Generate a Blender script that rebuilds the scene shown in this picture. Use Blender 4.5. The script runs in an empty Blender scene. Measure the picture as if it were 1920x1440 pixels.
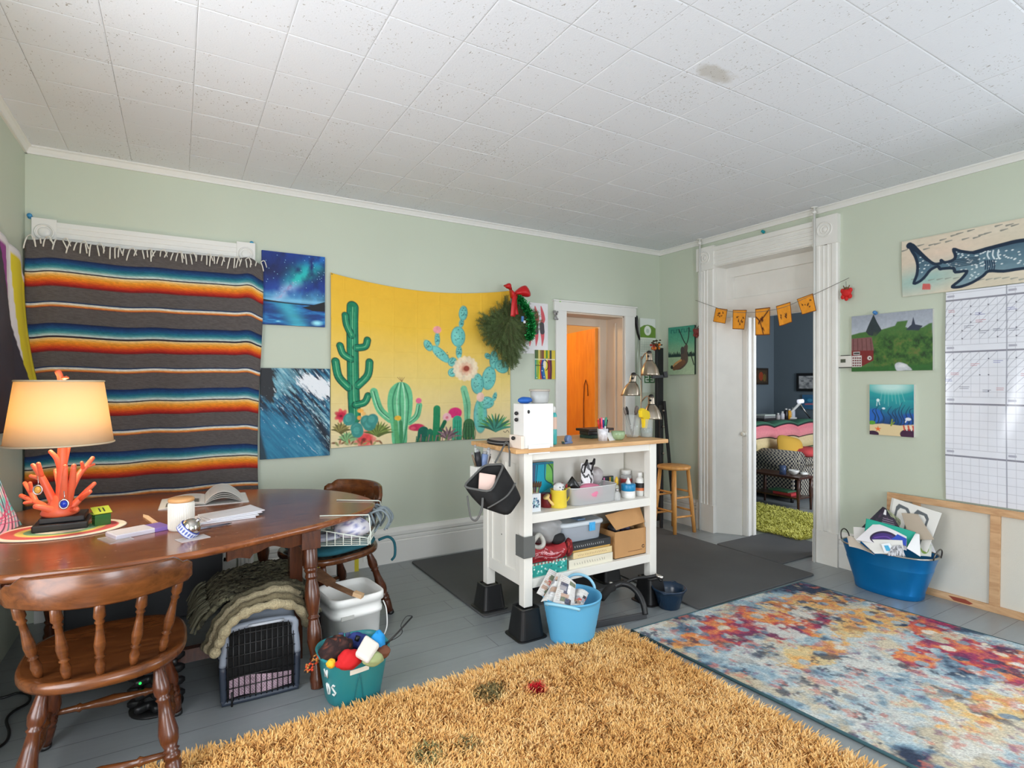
import bpy, math, random
import numpy as np
from mathutils import Vector, Matrix, Euler
random.seed(7); rng = np.random.default_rng(7)
scn = bpy.context.scene
col = scn.collection
PI = math.pi
# ---------------------------------------------------------------- camera model (1920x1440 frame)
FPX, YAW, HC = 1049.0, math.radians(30.9), 1.376
FX, FY = math.sin(YAW), math.cos(YAW)
XL, XR, YB, YF, ZC = -0.748, 4.283, 4.181, -2.6, 2.743
def ray(px, py):
    u = (px-960)/FPX; v = (720-py)/FPX
    return FX+u*FY, FY-u*FX, v
def FZ(px, py, z=0.0):
    a, b, c = ray(px, py); t = (z-HC)/c
    return Vector((a*t, b*t, z))
def BW(px, py, y=YB):
    a, b, c = ray(px, py); t = y/b
    return Vector((a*t, y, HC+c*t))
def RW(px, py, x=XR):
    a, b, c = ray(px, py); t = x/a
    return Vector((x, b*t, HC+c*t))
def AT(px, py, d):
    a, b, c = ray(px, py)
    return Vector((a*d, b*d, HC+c*d))
# ---------------------------------------------------------------- colours and materials
def lin(c):
    if isinstance(c, str):
        c = c.lstrip('#'); c = tuple(int(c[i:i+2], 16) for i in (0, 2, 4))
    c = np.asarray(c, float)/255.0
    return np.where(c <= .04045, c/12.92, ((c+.055)/1.055)**2.4)
def L4(c): return tuple(float(v) for v in lin(c))+(1.0,)
MATS = {}
def newmat(name):
    m = bpy.data.materials.new(name); m.use_nodes = True
    nt = m.node_tree; b = nt.nodes['Principled BSDF']
    return m, nt, b
def N(nt, t, **kw):
    n = nt.nodes.new(t)
    for k, v in kw.items():
        if k in n.inputs.keys(): n.inputs[k].default_value = v
        else: setattr(n, k, v)
    return n
def ramp(nt, fac, stops, interp='LINEAR'):
    r = nt.nodes.new('ShaderNodeValToRGB'); e = r.color_ramp.elements
    r.color_ramp.interpolation = interp
    while len(e) < len(stops): e.new(.5)
    for i, (p, c) in enumerate(stops):
        e[i].position = p; e[i].color = c if len(c) == 4 else tuple(c)+(1,)
    nt.links.new(fac, r.inputs[0]); return r.outputs[0]
def coords(nt, stretch=(1, 1, 1), kind='Object'):
    tc = nt.nodes.new('ShaderNodeTexCoord'); mp = nt.nodes.new('ShaderNodeMapping')
    mp.inputs['Scale'].default_value = stretch
    nt.links.new(tc.outputs[kind], mp.inputs[0]); return mp.outputs[0]
def noise(nt, vec, scale, detail=4, rough=.55, dist=0):
    n = N(nt, 'ShaderNodeTexNoise', Scale=scale, Detail=detail, Roughness=rough, Distortion=dist)
    nt.links.new(vec, n.inputs['Vector']); return n.outputs[0]
def bumpto(nt, b, h, strength, dist=.01):
    bp = N(nt, 'ShaderNodeBump', Strength=strength, Distance=dist)
    nt.links.new(h, bp.inputs['Height']); nt.links.new(bp.outputs[0], b.inputs['Normal'])
def mat(name, c, rough=.5, metal=0., var=0., vs=6., bump=0., bs=80., stretch=(1, 1, 1), trans=0., alpha=1., emit=0., ecol=None, coat=0., spec=None, sheen=0., ior=None, sss=0.):
    if name in MATS: return MATS[name]
    m, nt, b = newmat(name); c4 = L4(c)
    b.inputs['Base Color'].default_value = c4; b.inputs['Roughness'].default_value = rough; b.inputs['Metallic'].default_value = metal
    if spec is not None: b.inputs['Specular IOR Level'].default_value = spec
    if ior: b.inputs['IOR'].default_value = ior
    b.inputs['Transmission Weight'].default_value = trans; b.inputs['Alpha'].default_value = alpha
    b.inputs['Coat Weight'].default_value = coat; b.inputs['Sheen Weight'].default_value = sheen
    if emit: b.inputs['Emission Strength'].default_value = emit; b.inputs['Emission Color'].default_value = L4(ecol or c)
    if var or bump: v = coords(nt, stretch)
    if var:
        f = noise(nt, v, vs); a = np.array(c4[:3])
        o = ramp(nt, f, [(.3, tuple(np.clip(a*(1-var), 0, 1))), (.7, tuple(np.clip(a*(1+var), 0, 1)))])
        nt.links.new(o, b.inputs['Base Color'])
    if bump: bumpto(nt, b, noise(nt, v, bs, 5), bump)
    MATS[name] = m; return m
def wood(name, dark, light, rough=.35, scale=9., stretch=(1, 8, 8), coat=0., bump=.08):
    if name in MATS: return MATS[name]
    m, nt, b = newmat(name); v = coords(nt, stretch)
    f = noise(nt, v, scale, 6, .6, .6)
    o = ramp(nt, f, [(.3, L4(dark)), (.5, tuple((lin(dark)+lin(light))/2)), (.72, L4(light))])
    nt.links.new(o, b.inputs['Base Color']); b.inputs['Roughness'].default_value = rough; b.inputs['Coat Weight'].default_value = coat
    b.inputs['Coat Roughness'].default_value = .18
    if bump: bumpto(nt, b, f, bump)
    MATS[name] = m; return m
def colmat(name, rough=.6, bump=0., bs=200., fine=0., fs=300., coat=0.):
    """colour read from the mesh's own Col attribute (printed, painted or woven pattern)"""
    if name in MATS: return MATS[name]
    m, nt, b = newmat(name)
    at = N(nt, 'ShaderNodeAttribute'); at.attribute_name = 'Col'; o = at.outputs['Color']
    if bump or fine: v = coords(nt)
    if fine:
        f = noise(nt, v, fs, 3, .7)
        mx = nt.nodes.new('ShaderNodeMix'); mx.data_type = 'RGBA'; mx.blend_type = 'MULTIPLY'; mx.inputs[0].default_value = 1
        r = ramp(nt, f, [(.25, (1-fine,)*3), (.75, (1+fine,)*3)])
        nt.links.new(o, mx.inputs[6]); nt.links.new(r, mx.inputs[7]); o = mx.outputs[2]
    nt.links.new(o, b.inputs['Base Color']); b.inputs['Roughness'].default_value = rough; b.inputs['Coat Weight'].default_value = coat
    if bump: bumpto(nt, b, noise(nt, v, bs, 4), bump)
    MATS[name] = m; return m
# ---------------------------------------------------------------- mesh builder
def Rz(a): return Matrix.Rotation(a, 4, 'Z')
def TR(loc=(0, 0, 0), rot=(0, 0, 0)): return Matrix.Translation(loc) @ Euler(rot).to_matrix().to_4x4()
class B:
    def __init__(s): s.V=[]; s.K=[]; s.I=[]; s.MI=[]; s.SM=[]; s.C=[]; s.n=0; s.hc=False; s.T=None
    def at(s, loc=(0, 0, 0), rot=(0, 0, 0)): s.T = np.array(TR(loc, rot)); return s
    def mx(s, M): s.T = None if M is None else np.array(M); return s
    def add(s, V, F, m=0, sm=True, C=None):
        V = np.asarray(V, float).reshape(-1, 3)
        if s.T is not None: V = V @ s.T[:3, :3].T + s.T[:3, 3]
        if isinstance(F, np.ndarray): K = np.full(len(F), F.shape[1]); I = F.reshape(-1)
        else: K = np.array([len(f) for f in F]); I = np.array([i for f in F for i in f])
        s.V.append(V); s.K.append(K); s.I.append(I+s.n); s.n += len(V)
        s.MI.append(np.full(len(K), m)); s.SM.append(np.full(len(K), sm))
        if C is None: C = np.ones((len(V), 3))
        else:
            s.hc = True; C = np.asarray(C, float)
            if C.ndim == 1: C = np.tile(C, (len(V), 1))
        s.C.append(C); return s
    def box(s, x0, x1, y0, y1, z0, z1, m=0, C=None):
        V = [(x, y, z) for z in (z0, z1) for y in (y0, y1) for x in (x0, x1)]
        return s.add(V, [(0, 2, 3, 1), (4, 5, 7, 6), (0, 1, 5, 4), (1, 3, 7, 5), (3, 2, 6, 7), (2, 0, 4, 6)], m, False, C)
    def cb(s, c, d, m=0, C=None):
        return s.box(c[0]-d[0]/2, c[0]+d[0]/2, c[1]-d[1]/2, c[1]+d[1]/2, c[2]-d[2]/2, c[2]+d[2]/2, m, C)
    def beam(s, p0, p1, w, h, m=0, C=None):
        p0 = Vector(p0); p1 = Vector(p1); d = (p1-p0).normalized()
        up = Vector((0, 0, 1)) if abs(d.z) < .95 else Vector((0, 1, 0))
        a = d.cross(up).normalized(); b = a.cross(d)
        V = [p+a*sx*w/2+b*sy*h/2 for p in (p0, p1) for sy in (-1, 1) for sx in (-1, 1)]
        return s.add([tuple(v) for v in V], [(0, 2, 3, 1), (4, 5, 7, 6), (0, 1, 5, 4), (1, 3, 7, 5), (3, 2, 6, 7), (2, 0, 4, 6)], m, False, C)
    def rings(s, R, m=0, sm=True, caps=(True, True), C=None, loop=False):
        R = np.asarray(R, float); k, n = R.shape[:2]
        i = np.arange(k-1)[:, None]; j = np.arange(n)[None]
        j2 = (j+1) % n
        F = np.stack([i*n+j, i*n+j2, (i+1)*n+j2, (i+1)*n+j], -1).reshape(-1, 4)
        Fl = [tuple(f) for f in F]
        if loop: Fl += [((k-1)*n+a, (k-1)*n+(a+1) % n, (a+1) % n, a) for a in range(n)]
        else:
            if caps[0]: Fl.append(tuple(range(n-1, -1, -1)))
            if caps[1]: Fl.append(tuple((k-1)*n+a for a in range(n)))
        return s.add(R.reshape(-1, 3), Fl, m, sm, C)
    def tube(s, P, r, n=8, m=0, caps=(True, True), loop=False, C=None, flat=1.0):
        P = np.asarray([tuple(p) for p in P], float); k = len(P)
        r = np.full(k, r) if np.isscalar(r) else np.asarray(r, float)
        Tn = np.gradient(P, axis=0) if not loop else np.roll(P, -1, 0)-np.roll(P, 1, 0)
        Tn /= np.linalg.norm(Tn, axis=1)[:, None]+1e-12
        a = np.array([0, 0, 1.]) if abs(Tn[0][2]) < .9 else np.array([1., 0, 0])
        a = a-Tn[0]*a.dot(Tn[0]); a /= np.linalg.norm(a); R = []
        th = np.arange(n)*2*PI/n
        for i in range(k):
            a = a-Tn[i]*a.dot(Tn[i]); a /= np.linalg.norm(a)+1e-12; b = np.cross(Tn[i], a)
            R.append(P[i]+r[i]*(np.cos(th)[:, None]*a*flat+np.sin(th)[:, None]*b))
        return s.rings(R, m, True, caps, C, loop)
    def turn(s, p0, p1, prof, n=14, m=0, caps=(True, True), sc=1.0):
        p0 = np.array(tuple(p0), float); p1 = np.array(tuple(p1), float); d = p1-p0; t = d/np.linalg.norm(d)
        a = np.array([1., 0, 0]) if abs(t[0]) < .9 else np.array([0, 1., 0])
        a = a-t*a.dot(t); a /= np.linalg.norm(a); b = np.cross(t, a); th = np.arange(n)*2*PI/n
        return s.rings([p0+d*q+r*sc*(np.cos(th)[:, None]*a+np.sin(th)[:, None]*b) for q, r in prof], m, True, caps)
    def lathe(s, prof, n=24, c=(0, 0, 0), m=0, caps=(True, True), sx=1., sy=1.):
        th = np.arange(n)*2*PI/n
        return s.rings([np.stack([c[0]+r*sx*np.cos(th), c[1]+r*sy*np.sin(th), np.full(n, c[2]+z)], -1) for r, z in prof], m, True, caps)
    def cyl(s, p0, p1, r0, r1=None, n=12, m=0):
        return s.turn(p0, p1, [(0, r0), (1, r0 if r1 is None else r1)], n, m)
    def sph(s, c, r, sc=(1, 1, 1), nu=14, nv=9, m=0, C=None):
        R = []
        for i in range(nv):
            ph = -PI/2+PI*(i+.02)/(nv-1+.04) if nv > 1 else 0
            th = np.arange(nu)*2*PI/nu
            R.append(np.stack([c[0]+r*sc[0]*math.cos(ph)*np.cos(th), c[1]+r*sc[1]*math.cos(ph)*np.sin(th), np.full(nu, c[2]+r*sc[2]*math.sin(ph))], -1))
        return s.rings(R, m, True, (True, True), C)
    def sheet(s, f, nu, nv, m=0, C=None, sm=True):
        U, Vv = np.meshgrid(np.linspace(0, 1, nu), np.linspace(0, 1, nv))
        P = np.stack(np.broadcast_arrays(*f(U, Vv)), -1).reshape(-1, 3)
        i = np.arange(nv-1)[:, None]; j = np.arange(nu-1)[None]
        F = np.stack([i*nu+j, (i+1)*nu+j, (i+1)*nu+j+1, i*nu+j+1], -1).reshape(-1, 4)
        return s.add(P, F, m, sm, None if C is None else C.reshape(-1, 3))
    def prism(s, poly, z0, z1, m=0, sm=False, C=None):
        n = len(poly); V = [(x, y, z0) for x, y in poly]+[(x, y, z1) for x, y in poly]
        F = [tuple(range(n-1, -1, -1)), tuple(range(n, 2*n))]+[(i, (i+1) % n, n+(i+1) % n, n+i) for i in range(n)]
        return s.add(V, F, m, sm, C)
    def pic(s, P, p00, p10, p01, off=None, m=0, p11=None):
        """a painted picture: grid of the painting's own colours between three corners"""
        a = np.array(tuple(p00)); b = np.array(tuple(p10)); c = np.array(tuple(p01)); d = b+c-a if p11 is None else np.array(tuple(p11))
        nrm = np.cross(c-a, b-a); nrm /= np.linalg.norm(nrm)
        h, w = P.img.shape[:2]
        def f(U, V):
            Q = (1-U)[..., None]*((1-V)[..., None]*a+V[..., None]*c)+U[..., None]*((1-V)[..., None]*b+V[..., None]*d)
            if off is not None: Q = Q+off(U, V)[..., None]*nrm
            return Q[..., 0], Q[..., 1], Q[..., 2]
        return s.sheet(f, w, h, m, np.clip(P.img, 0, 1))
    def build(s, name, mats, parent=None, bevel=0, seg=2, solid=0, sub=0, origin=None, solid_off=-1):
        V = np.concatenate(s.V); K = np.concatenate(s.K); I = np.concatenate(s.I)
        me = bpy.data.meshes.new(name)
        if parent is None:
            if origin is None: origin = ((V[:, 0].min()+V[:, 0].max())/2, (V[:, 1].min()+V[:, 1].max())/2, V[:, 2].min())
            V = V-np.array(tuple(origin))
        me.vertices.add(len(V)); me.vertices.foreach_set('co', V.astype(np.float32).ravel())
        me.loops.add(len(I)); me.loops.foreach_set('vertex_index', I.astype(np.int32))
        me.polygons.add(len(K)); st = np.concatenate([[0], np.cumsum(K)[:-1]])
        me.polygons.foreach_set('loop_start', st.astype(np.int32))
        me.polygons.foreach_set('material_index', np.concatenate(s.MI).astype(np.int32))
        me.polygons.foreach_set('use_smooth', np.concatenate(s.SM).astype(bool))
        if s.hc:
            at = me.attributes.new('Col', 'FLOAT_COLOR', 'POINT')
            C = np.concatenate(s.C); at.data.foreach_set('color', np.concatenate([C, np.ones((len(C), 1))], 1).astype(np.float32).ravel())
        me.update(calc_edges=True); me.validate()
        for mt in (mats if isinstance(mats, (list, tuple)) else [mats]): me.materials.append(mt)
        o = bpy.data.objects.new(name, me); col.objects.link(o)
        if parent is not None: o.parent = parent
        else: o.location = origin
        if sub: q = o.modifiers.new('sub', 'SUBSURF'); q.levels = q.render_levels = sub
        if solid: q = o.modifiers.new('sol', 'SOLIDIFY'); q.thickness = solid; q.offset = solid_off
        if bevel:
            q = o.modifiers.new('bev', 'BEVEL'); q.width = bevel; q.segments = seg; q.limit_method = 'ANGLE'; q.angle_limit = .6
        return o
def tag(o, label, cat, group=None, kind=None):
    if label: o['label'] = label
    if cat: o['category'] = cat
    if group: o['group'] = group
    if kind: o['kind'] = kind
    return o
def struct(o): o['kind'] = 'structure'; return o
def thing(name, label, cat, loc=(0, 0, 0), rz=0., group=None, rot=None):
    o = bpy.data.objects.new(name, None); col.objects.link(o); o.empty_display_size = .05
    o.location = tuple(loc); o.rotation_euler = rot or (0, 0, rz)
    return tag(o, label, cat, group)
def lab(o, label): o['label'] = label; return o
def dup(root, loc, rz, label, group=None):
    r = root.copy(); col.objects.link(r); r.location = tuple(loc); r.rotation_euler = (0, 0, rz); r['label'] = label
    if group: r['group'] = group
    for ch in list(root.children):
        c = ch.copy(); col.objects.link(c); c.parent = r
        for g in list(ch.children):
            d = g.copy(); col.objects.link(d); d.parent = c
    return r
def smooth(P, k=8, closed=False):
    P = [np.array(tuple(p), float) for p in P]; n = len(P); out = []
    g = (lambda i: P[i % n]) if closed else (lambda i: P[min(max(i, 0), n-1)])
    for i in range(n if closed else n-1):
        a, b, c, d = g(i-1), g(i), g(i+1), g(i+2)
        for j in range(k):
            t = j/k
            out.append(.5*(2*b+(c-a)*t+(2*a-5*b+4*c-d)*t*t+(3*b-a-3*c+d)*t**3))
    if not closed: out.append(P[-1])
    return out
def sellipse(a, b, n=40, p=2.0, cx=0, cy=0):
    out = []
    for i in range(n):
        t = 2*PI*i/n; c, s = math.cos(t), math.sin(t)
        out.append((cx+a*math.copysign(abs(c)**(2/p), c), cy+b*math.copysign(abs(s)**(2/p), s)))
    return out
# ---------------------------------------------------------------- painter (colour fields for pictures and textiles)
def vnoise(h, w, sx, sy, seed, octv=4, pers=.55):
    r = np.random.default_rng(seed); out = np.zeros((h, w)); amp = 1.; tot = 0
    for o in range(octv):
        gx = max(2, int(math.ceil(sx*2**o))+2); gy = max(2, int(math.ceil(sy*2**o))+2)
        G = r.random((gy+1, gx+1))
        x = np.linspace(0, sx*2**o, w); y = np.linspace(0, sy*2**o, h)
        xi = np.clip(x.astype(int), 0, gx-1); yi = np.clip(y.astype(int), 0, gy-1)
        fx = x-xi; fy = y-yi; fx = fx*fx*(3-2*fx); fy = fy*fy*(3-2*fy); fy = fy[:, None]
        a = G[yi][:, xi]; b = G[yi][:, xi+1]; c = G[yi+1][:, xi]; d = G[yi+1][:, xi+1]
        out += amp*((a*(1-fx)+b*fx)*(1-fy)+(c*(1-fx)+d*fx)*fy); tot += amp; amp *= pers
    return out/tot
class Pic:
    """x runs 0..A to the right, y runs 0..1 downwards"""
    def __init__(s, A, h, c=(255, 255, 255)):
        s.A = A; s.h = h; s.w = max(2, int(round(h*A))); s.e = 1.0/h
        s.img = np.tile(lin(c), (s.h, s.w, 1)).astype(float)
        s.X, s.Y = np.meshgrid(np.linspace(0, A, s.w), np.linspace(0, 1, s.h))
    def n(s, sx, sy, seed, octv=4, pers=.55): return vnoise(s.h, s.w, sx, sy, seed, octv, pers)
    def mix(s, mask, c):
        c = lin(c) if not (isinstance(c, np.ndarray) and c.ndim == 3) else c
        s.img = s.img*(1-mask[..., None])+c*mask[..., None]; return s
    def grad(s, f, stops):
        C = np.array([lin(c) for _, c in stops]); p = [q for q, _ in stops]
        return np.stack([np.interp(f, p, C[:, k]) for k in range(3)], -1)
    def _bb(s, x0, x1, y0, y1, pad):
        i0 = max(0, int((y0-pad)*s.h)-1); i1 = min(s.h, int((y1+pad)*s.h)+2); q = s.w/s.A
        j0 = max(0, int((x0-pad)*q)-1); j1 = min(s.w, int((x1+pad)*q)+2)
        return slice(i0, max(i0, i1)), slice(j0, max(j0, j1))
    def _put(s, sl, m, c):
        if m.size: s.img[sl] = s.img[sl]*(1-m[..., None])+lin(c)*m[..., None]
    def poly(s, P, c, soft=0., al=1.):
        P = np.array(P, float); pad = soft+2*s.e; sl = s._bb(P[:, 0].min(), P[:, 0].max(), P[:, 1].min(), P[:, 1].max(), pad)
        X, Y = s.X[sl], s.Y[sl]; ins = np.zeros(X.shape, bool); D = np.full(X.shape, 9.)
        for (ax, ay), (bx, by) in zip(P, np.roll(P, -1, 0)):
            if ay != by: ins ^= ((ay > Y) != (by > Y)) & (X < (bx-ax)*(Y-ay)/(by-ay)+ax)
            dx, dy = bx-ax, by-ay; t = np.clip(((X-ax)*dx+(Y-ay)*dy)/(dx*dx+dy*dy+1e-12), 0, 1)
            D = np.minimum(D, np.hypot(X-ax-t*dx, Y-ay-t*dy))
        D = np.where(ins, D, -D); s._put(sl, np.clip(.5+D/(soft+s.e), 0, 1)*al, c); return s
    def line(s, P, r, c, soft=0., al=1.):
        P = np.array(P, float); k = len(P); r = np.full(k, r) if np.isscalar(r) else np.interp(np.linspace(0, 1, k), np.linspace(0, 1, len(r)), r)
        sl = s._bb(P[:, 0].min(), P[:, 0].max(), P[:, 1].min(), P[:, 1].max(), r.max()+soft+2*s.e)
        X, Y = s.X[sl], s.Y[sl]; D = np.full(X.shape, -9.)
        for i in range(k-1):
            (ax, ay), (bx, by) = P[i], P[i+1]; dx, dy = bx-ax, by-ay
            t = np.clip(((X-ax)*dx+(Y-ay)*dy)/(dx*dx+dy*dy+1e-12), 0, 1)
            D = np.maximum(D, r[i]+(r[i+1]-r[i])*t-np.hypot(X-ax-t*dx, Y-ay-t*dy))
        s._put(sl, np.clip(.5+D/(soft+s.e), 0, 1)*al, c); return s
    def curve(s, P, r, c, soft=0., al=1., k=6): return s.line([tuple(p) for p in smooth(P, k)], r, c, soft, al)
    def ell(s, cx, cy, rx, ry, c, rot=0., soft=0., al=1.):
        R = max(rx, ry); sl = s._bb(cx-R, cx+R, cy-R, cy+R, soft+2*s.e)
        X, Y = s.X[sl]-cx, s.Y[sl]-cy; a = math.cos(rot); b = math.sin(rot)
        q = np.hypot((X*a+Y*b)/rx, (-X*b+Y*a)/ry); s._put(sl, np.clip(.5+(1-q)*min(rx, ry)/(soft+s.e), 0, 1)*al, c); return s
    def dots(s, pts, r, c, al=1.):
        for x, y in pts: s.ell(x, y, r, r, c, al=al)
        return s
# ---------------------------------------------------------------- setting materials
M_wall = mat('sage_wall_paint', (197, 205, 187), .55, var=.02, vs=1.3, bump=.02, bs=160)
M_white = mat('white_gloss_paint', (228, 227, 222), .38, bump=.015, bs=60)
M_trimold = mat('old_white_paint', (232, 230, 224), .45, var=.04, vs=5, bump=.03, bs=40)
M_slate = mat('slate_blue_wall_paint', (104, 117, 126), .6, var=.02, vs=2)
M_black = mat('black_plastic', (22, 22, 23), .42)
M_dark = mat('dark_rubber', (78, 79, 80), .75, var=.08, vs=3, bump=.1, bs=300)
def ceiling_mat():
    m, nt, b = newmat('acoustic_ceiling_tile'); v = coords(nt)
    v2 = coords(nt, (1, 2.6, 1)); v3 = coords(nt, (2.6, 1, 1))
    n1 = noise(nt, v2, 55, 2, .5); n2 = noise(nt, v3, 48, 2, .5); big = noise(nt, v, 2.2, 2)
    mx = N(nt, 'ShaderNodeMath', operation='MAXIMUM'); nt.links.new(n1, mx.inputs[0]); nt.links.new(n2, mx.inputs[1])
    ad = N(nt, 'ShaderNodeMath', operation='MULTIPLY_ADD'); nt.links.new(big, ad.inputs[0]); ad.inputs[1].default_value = .22; nt.links.new(mx.outputs[0], ad.inputs[2])
    o = ramp(nt, ad.outputs[0], [(.81, L4((226, 229, 234))), (.835, L4((168, 165, 160)))])
    # brown water stain across one row of tiles
    dist = nt.nodes.new('ShaderNodeVectorMath'); dist.operation = 'SUBTRACT'; nt.links.new(v, dist.inputs[0])
    c = FZ(1345, 140, ZC); dist.inputs[1].default_value = (c.x, c.y, 0)
    sc = nt.nodes.new('ShaderNodeMapping'); sc.inputs['Scale'].default_value = (2.4, 7.5, 0); sc.inputs['Rotation'].default_value = (0, 0, math.radians(0)); nt.links.new(dist.outputs[0], sc.inputs[0])
    ln = nt.nodes.new('ShaderNodeVectorMath'); ln.operation = 'LENGTH'; nt.links.new(sc.outputs[0], ln.inputs[0])
    ns = noise(nt, v, 9, 4)
    a2 = N(nt, 'ShaderNodeMath', operation='MULTIPLY_ADD'); nt.links.new(ns, a2.inputs[0]); a2.inputs[1].default_value = 1.2; nt.links.new(ln.outputs['Value'], a2.inputs[2])
    r2 = ramp(nt, a2.outputs[0], [(.75, L4((226, 221, 212))), (.98, (1, 1, 1, 1))])
    mm = nt.nodes.new('ShaderNodeMix'); mm.data_type = 'RGBA'; mm.blend_type = 'MULTIPLY'; mm.inputs[0].default_value = 1
    nt.links.new(o, mm.inputs[6]); nt.links.new(r2, mm.inputs[7]); nt.links.new(mm.outputs[2], b.inputs['Base Color'])
    b.inputs['Roughness'].default_value = .85; bumpto(nt, b, noise(nt, v, 120, 4), .12)
    return m
def seam_mat():
    m, nt, b = newmat('ceiling_tile_seam'); v = coords(nt)
    o = ramp(nt, noise(nt, v, 3.5, 5, .7), [(.40, L4((214, 213, 211))), (.56, L4((170, 168, 164))), (.68, L4((60, 58, 55)))])
    nt.links.new(o, b.inputs['Base Color']); b.inputs['Roughness'].default_value = .9
    return m
def floor_mat(name, c, gap, bw=2.3, rh=.142):
    m, nt, b = newmat(name); v = coords(nt)
    br = nt.nodes.new('ShaderNodeTexBrick'); nt.links.new(v, br.inputs['Vector'])
    a = lin(c)
    br.inputs['Color1'].default_value = tuple(a*.985)+(1,); br.inputs['Color2'].default_value = tuple(np.clip(a*1.015, 0, 1))+(1,); br.inputs['Mortar'].default_value = L4(gap)
    br.inputs['Scale'].default_value = 1; br.inputs['Mortar Size'].default_value = .0017; br.inputs['Mortar Smooth'].default_value = .3
    br.inputs['Brick Width'].default_value = bw; br.inputs['Row Height'].default_value = rh; br.offset = .37
    f = noise(nt, coords(nt, (1, 5, 1)), 7, 6, .65); r = ramp(nt, f, [(.3, (.95,)*3), (.7, (1.04,)*3)])
    mm = nt.nodes.new('ShaderNodeMix'); mm.data_type = 'RGBA'; mm.blend_type = 'MULTIPLY'; mm.inputs[0].default_value = 1
    nt.links.new(br.outputs[0], mm.inputs[6]); nt.links.new(r, mm.inputs[7]); nt.links.new(mm.outputs[2], b.inputs['Base Color'])
    b.inputs['Roughness'].default_value = .3; b.inputs['Specular IOR Level'].default_value = .6
    iv = N(nt, 'ShaderNodeMath', operation='SUBTRACT'); iv.inputs[0].default_value = 1; nt.links.new(br.outputs['Fac'], iv.inputs[1])
    ad = N(nt, 'ShaderNodeMath', operation='MULTIPLY_ADD'); nt.links.new(f, ad.inputs[0]); ad.inputs[1].default_value = .25; nt.links.new(iv.outputs[0], ad.inputs[2])
    bumpto(nt, b, ad.outputs[0], .35, .004)
    return m
M_floor = floor_mat('grey_painted_boards', (138, 144, 146), (88, 92, 94))
# ---------------------------------------------------------------- floor, ceiling, walls
b = B(); b.box(XL-.25, XR+4.2, YF-.1, 5.5, -.06, 0); struct(b.build('floor', M_floor, origin=(0, 0, 0)))
def ceiling():
    b = B(); p = .3056; xs = np.arange(-.546-p*2, XR+p, p); ys = np.arange(2.628-p*18, YB+p, p); r = np.random.default_rng(3)
    for x in xs:
        for y in ys:
            x0, x1, y0, y1 = max(x, XL-.1), min(x+p, XR+.1), max(y, YF-.1), min(y+p, YB+.1)
            if x1-x0 < .02 or y1-y0 < .02: continue
            g = .0016; q = r.normal(0, .0006, 4); e = ZC+.004
            o = [(x0, y0, e), (x1, y0, e), (x1, y1, e), (x0, y1, e)]
            i1 = [(x0+g*.4, y0+g*.4, ZC+.0015+q[0]*.5), (x1-g*.4, y0+g*.4, ZC+.0015+q[1]*.5), (x1-g*.4, y1-g*.4, ZC+.0015+q[2]*.5), (x0+g*.4, y1-g*.4, ZC+.0015+q[3]*.5)]
            i2 = [(x0+.006, y0+.006, ZC+q[0]), (x1-.006, y0+.006, ZC+q[1]), (x1-.006, y1-.006, ZC+q[2]), (x0+.006, y1-.006, ZC+q[3])]
            V = o+i1+i2
            b.add(V, [(k, k+4, (k+1) % 4+4, (k+1) % 4) for k in range(4)], 1, False)
            b.add(V, [(k+4, k+8, (k+1) % 4+8, (k+1) % 4+4) for k in range(4)]+[(8, 11, 10, 9)], 0, False)
    b.box(XL-.25, XR+.2, YF-.2, YB+.25, ZC+.006, ZC+.06, 1)
    return struct(b.build('ceiling', [ceiling_mat(), seam_mat()], origin=(0, 0, 0)))
ceiling()
DX0, DX1, DZ = 3.076, 3.79, 2.045          # doorway in the back wall
b = B(); TH = .2
b.box(XL-.2, DX0, YB, YB+TH, 0, ZC); b.box(DX1, XR+.2, YB, YB+TH, 0, ZC); b.box(DX0, DX1, YB, YB+TH, DZ, ZC)
struct(b.build('wall_back', M_wall, origin=(0, YB, 0)))
OY0, OY1, OZ = 2.53, 3.475, 2.46           # tall doorway in the right wall
b = B()
b.box(XR, XR+TH, OY1, YB, 0, ZC); b.box(XR, XR+TH, OY0, OY1, OZ, ZC)
WY0, WY1, WZ0, WZ1 = -.55, .75, .32, 2.3  # window of the right wall, behind the photographer
b.box(XR, XR+TH, WY1, OY0, 0, ZC); b.box(XR, XR+TH, YF, WY0, 0, ZC); b.box(XR, XR+TH, WY0, WY1, 0, WZ0); b.box(XR, XR+TH, WY0, WY1, WZ1, ZC)
struct(b.build('wall_right', M_wall, origin=(XR, 0, 0)))
b = B(); LY0, LY1 = .75, 2.15
b.box(XL-TH, XL, LY1, YB+TH, 0, ZC); b.box(XL-TH, XL, YF, LY0, 0, ZC); b.box(XL-TH, XL, LY0, LY1, 0, WZ0); b.box(XL-TH, XL, LY0, LY1, WZ1, ZC)
struct(b.build('wall_left', M_wall, origin=(XL, 0, 0)))
FW = [(-.2, 1.2), (2.0, 3.4)]
b = B(); xs = [XL-TH]+[v for w in FW for v in w]+[XR+TH]
for i in range(0, len(xs), 2): b.box(xs[i], xs[i+1], YF-TH, YF, 0, ZC)
for x0, x1 in FW: b.box(x0, x1, YF-TH, YF, 0, WZ0); b.box(x0, x1, YF-TH, YF, WZ1, ZC)
struct(b.build('wall_front', M_wall, origin=(0, YF, 0)))
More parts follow.
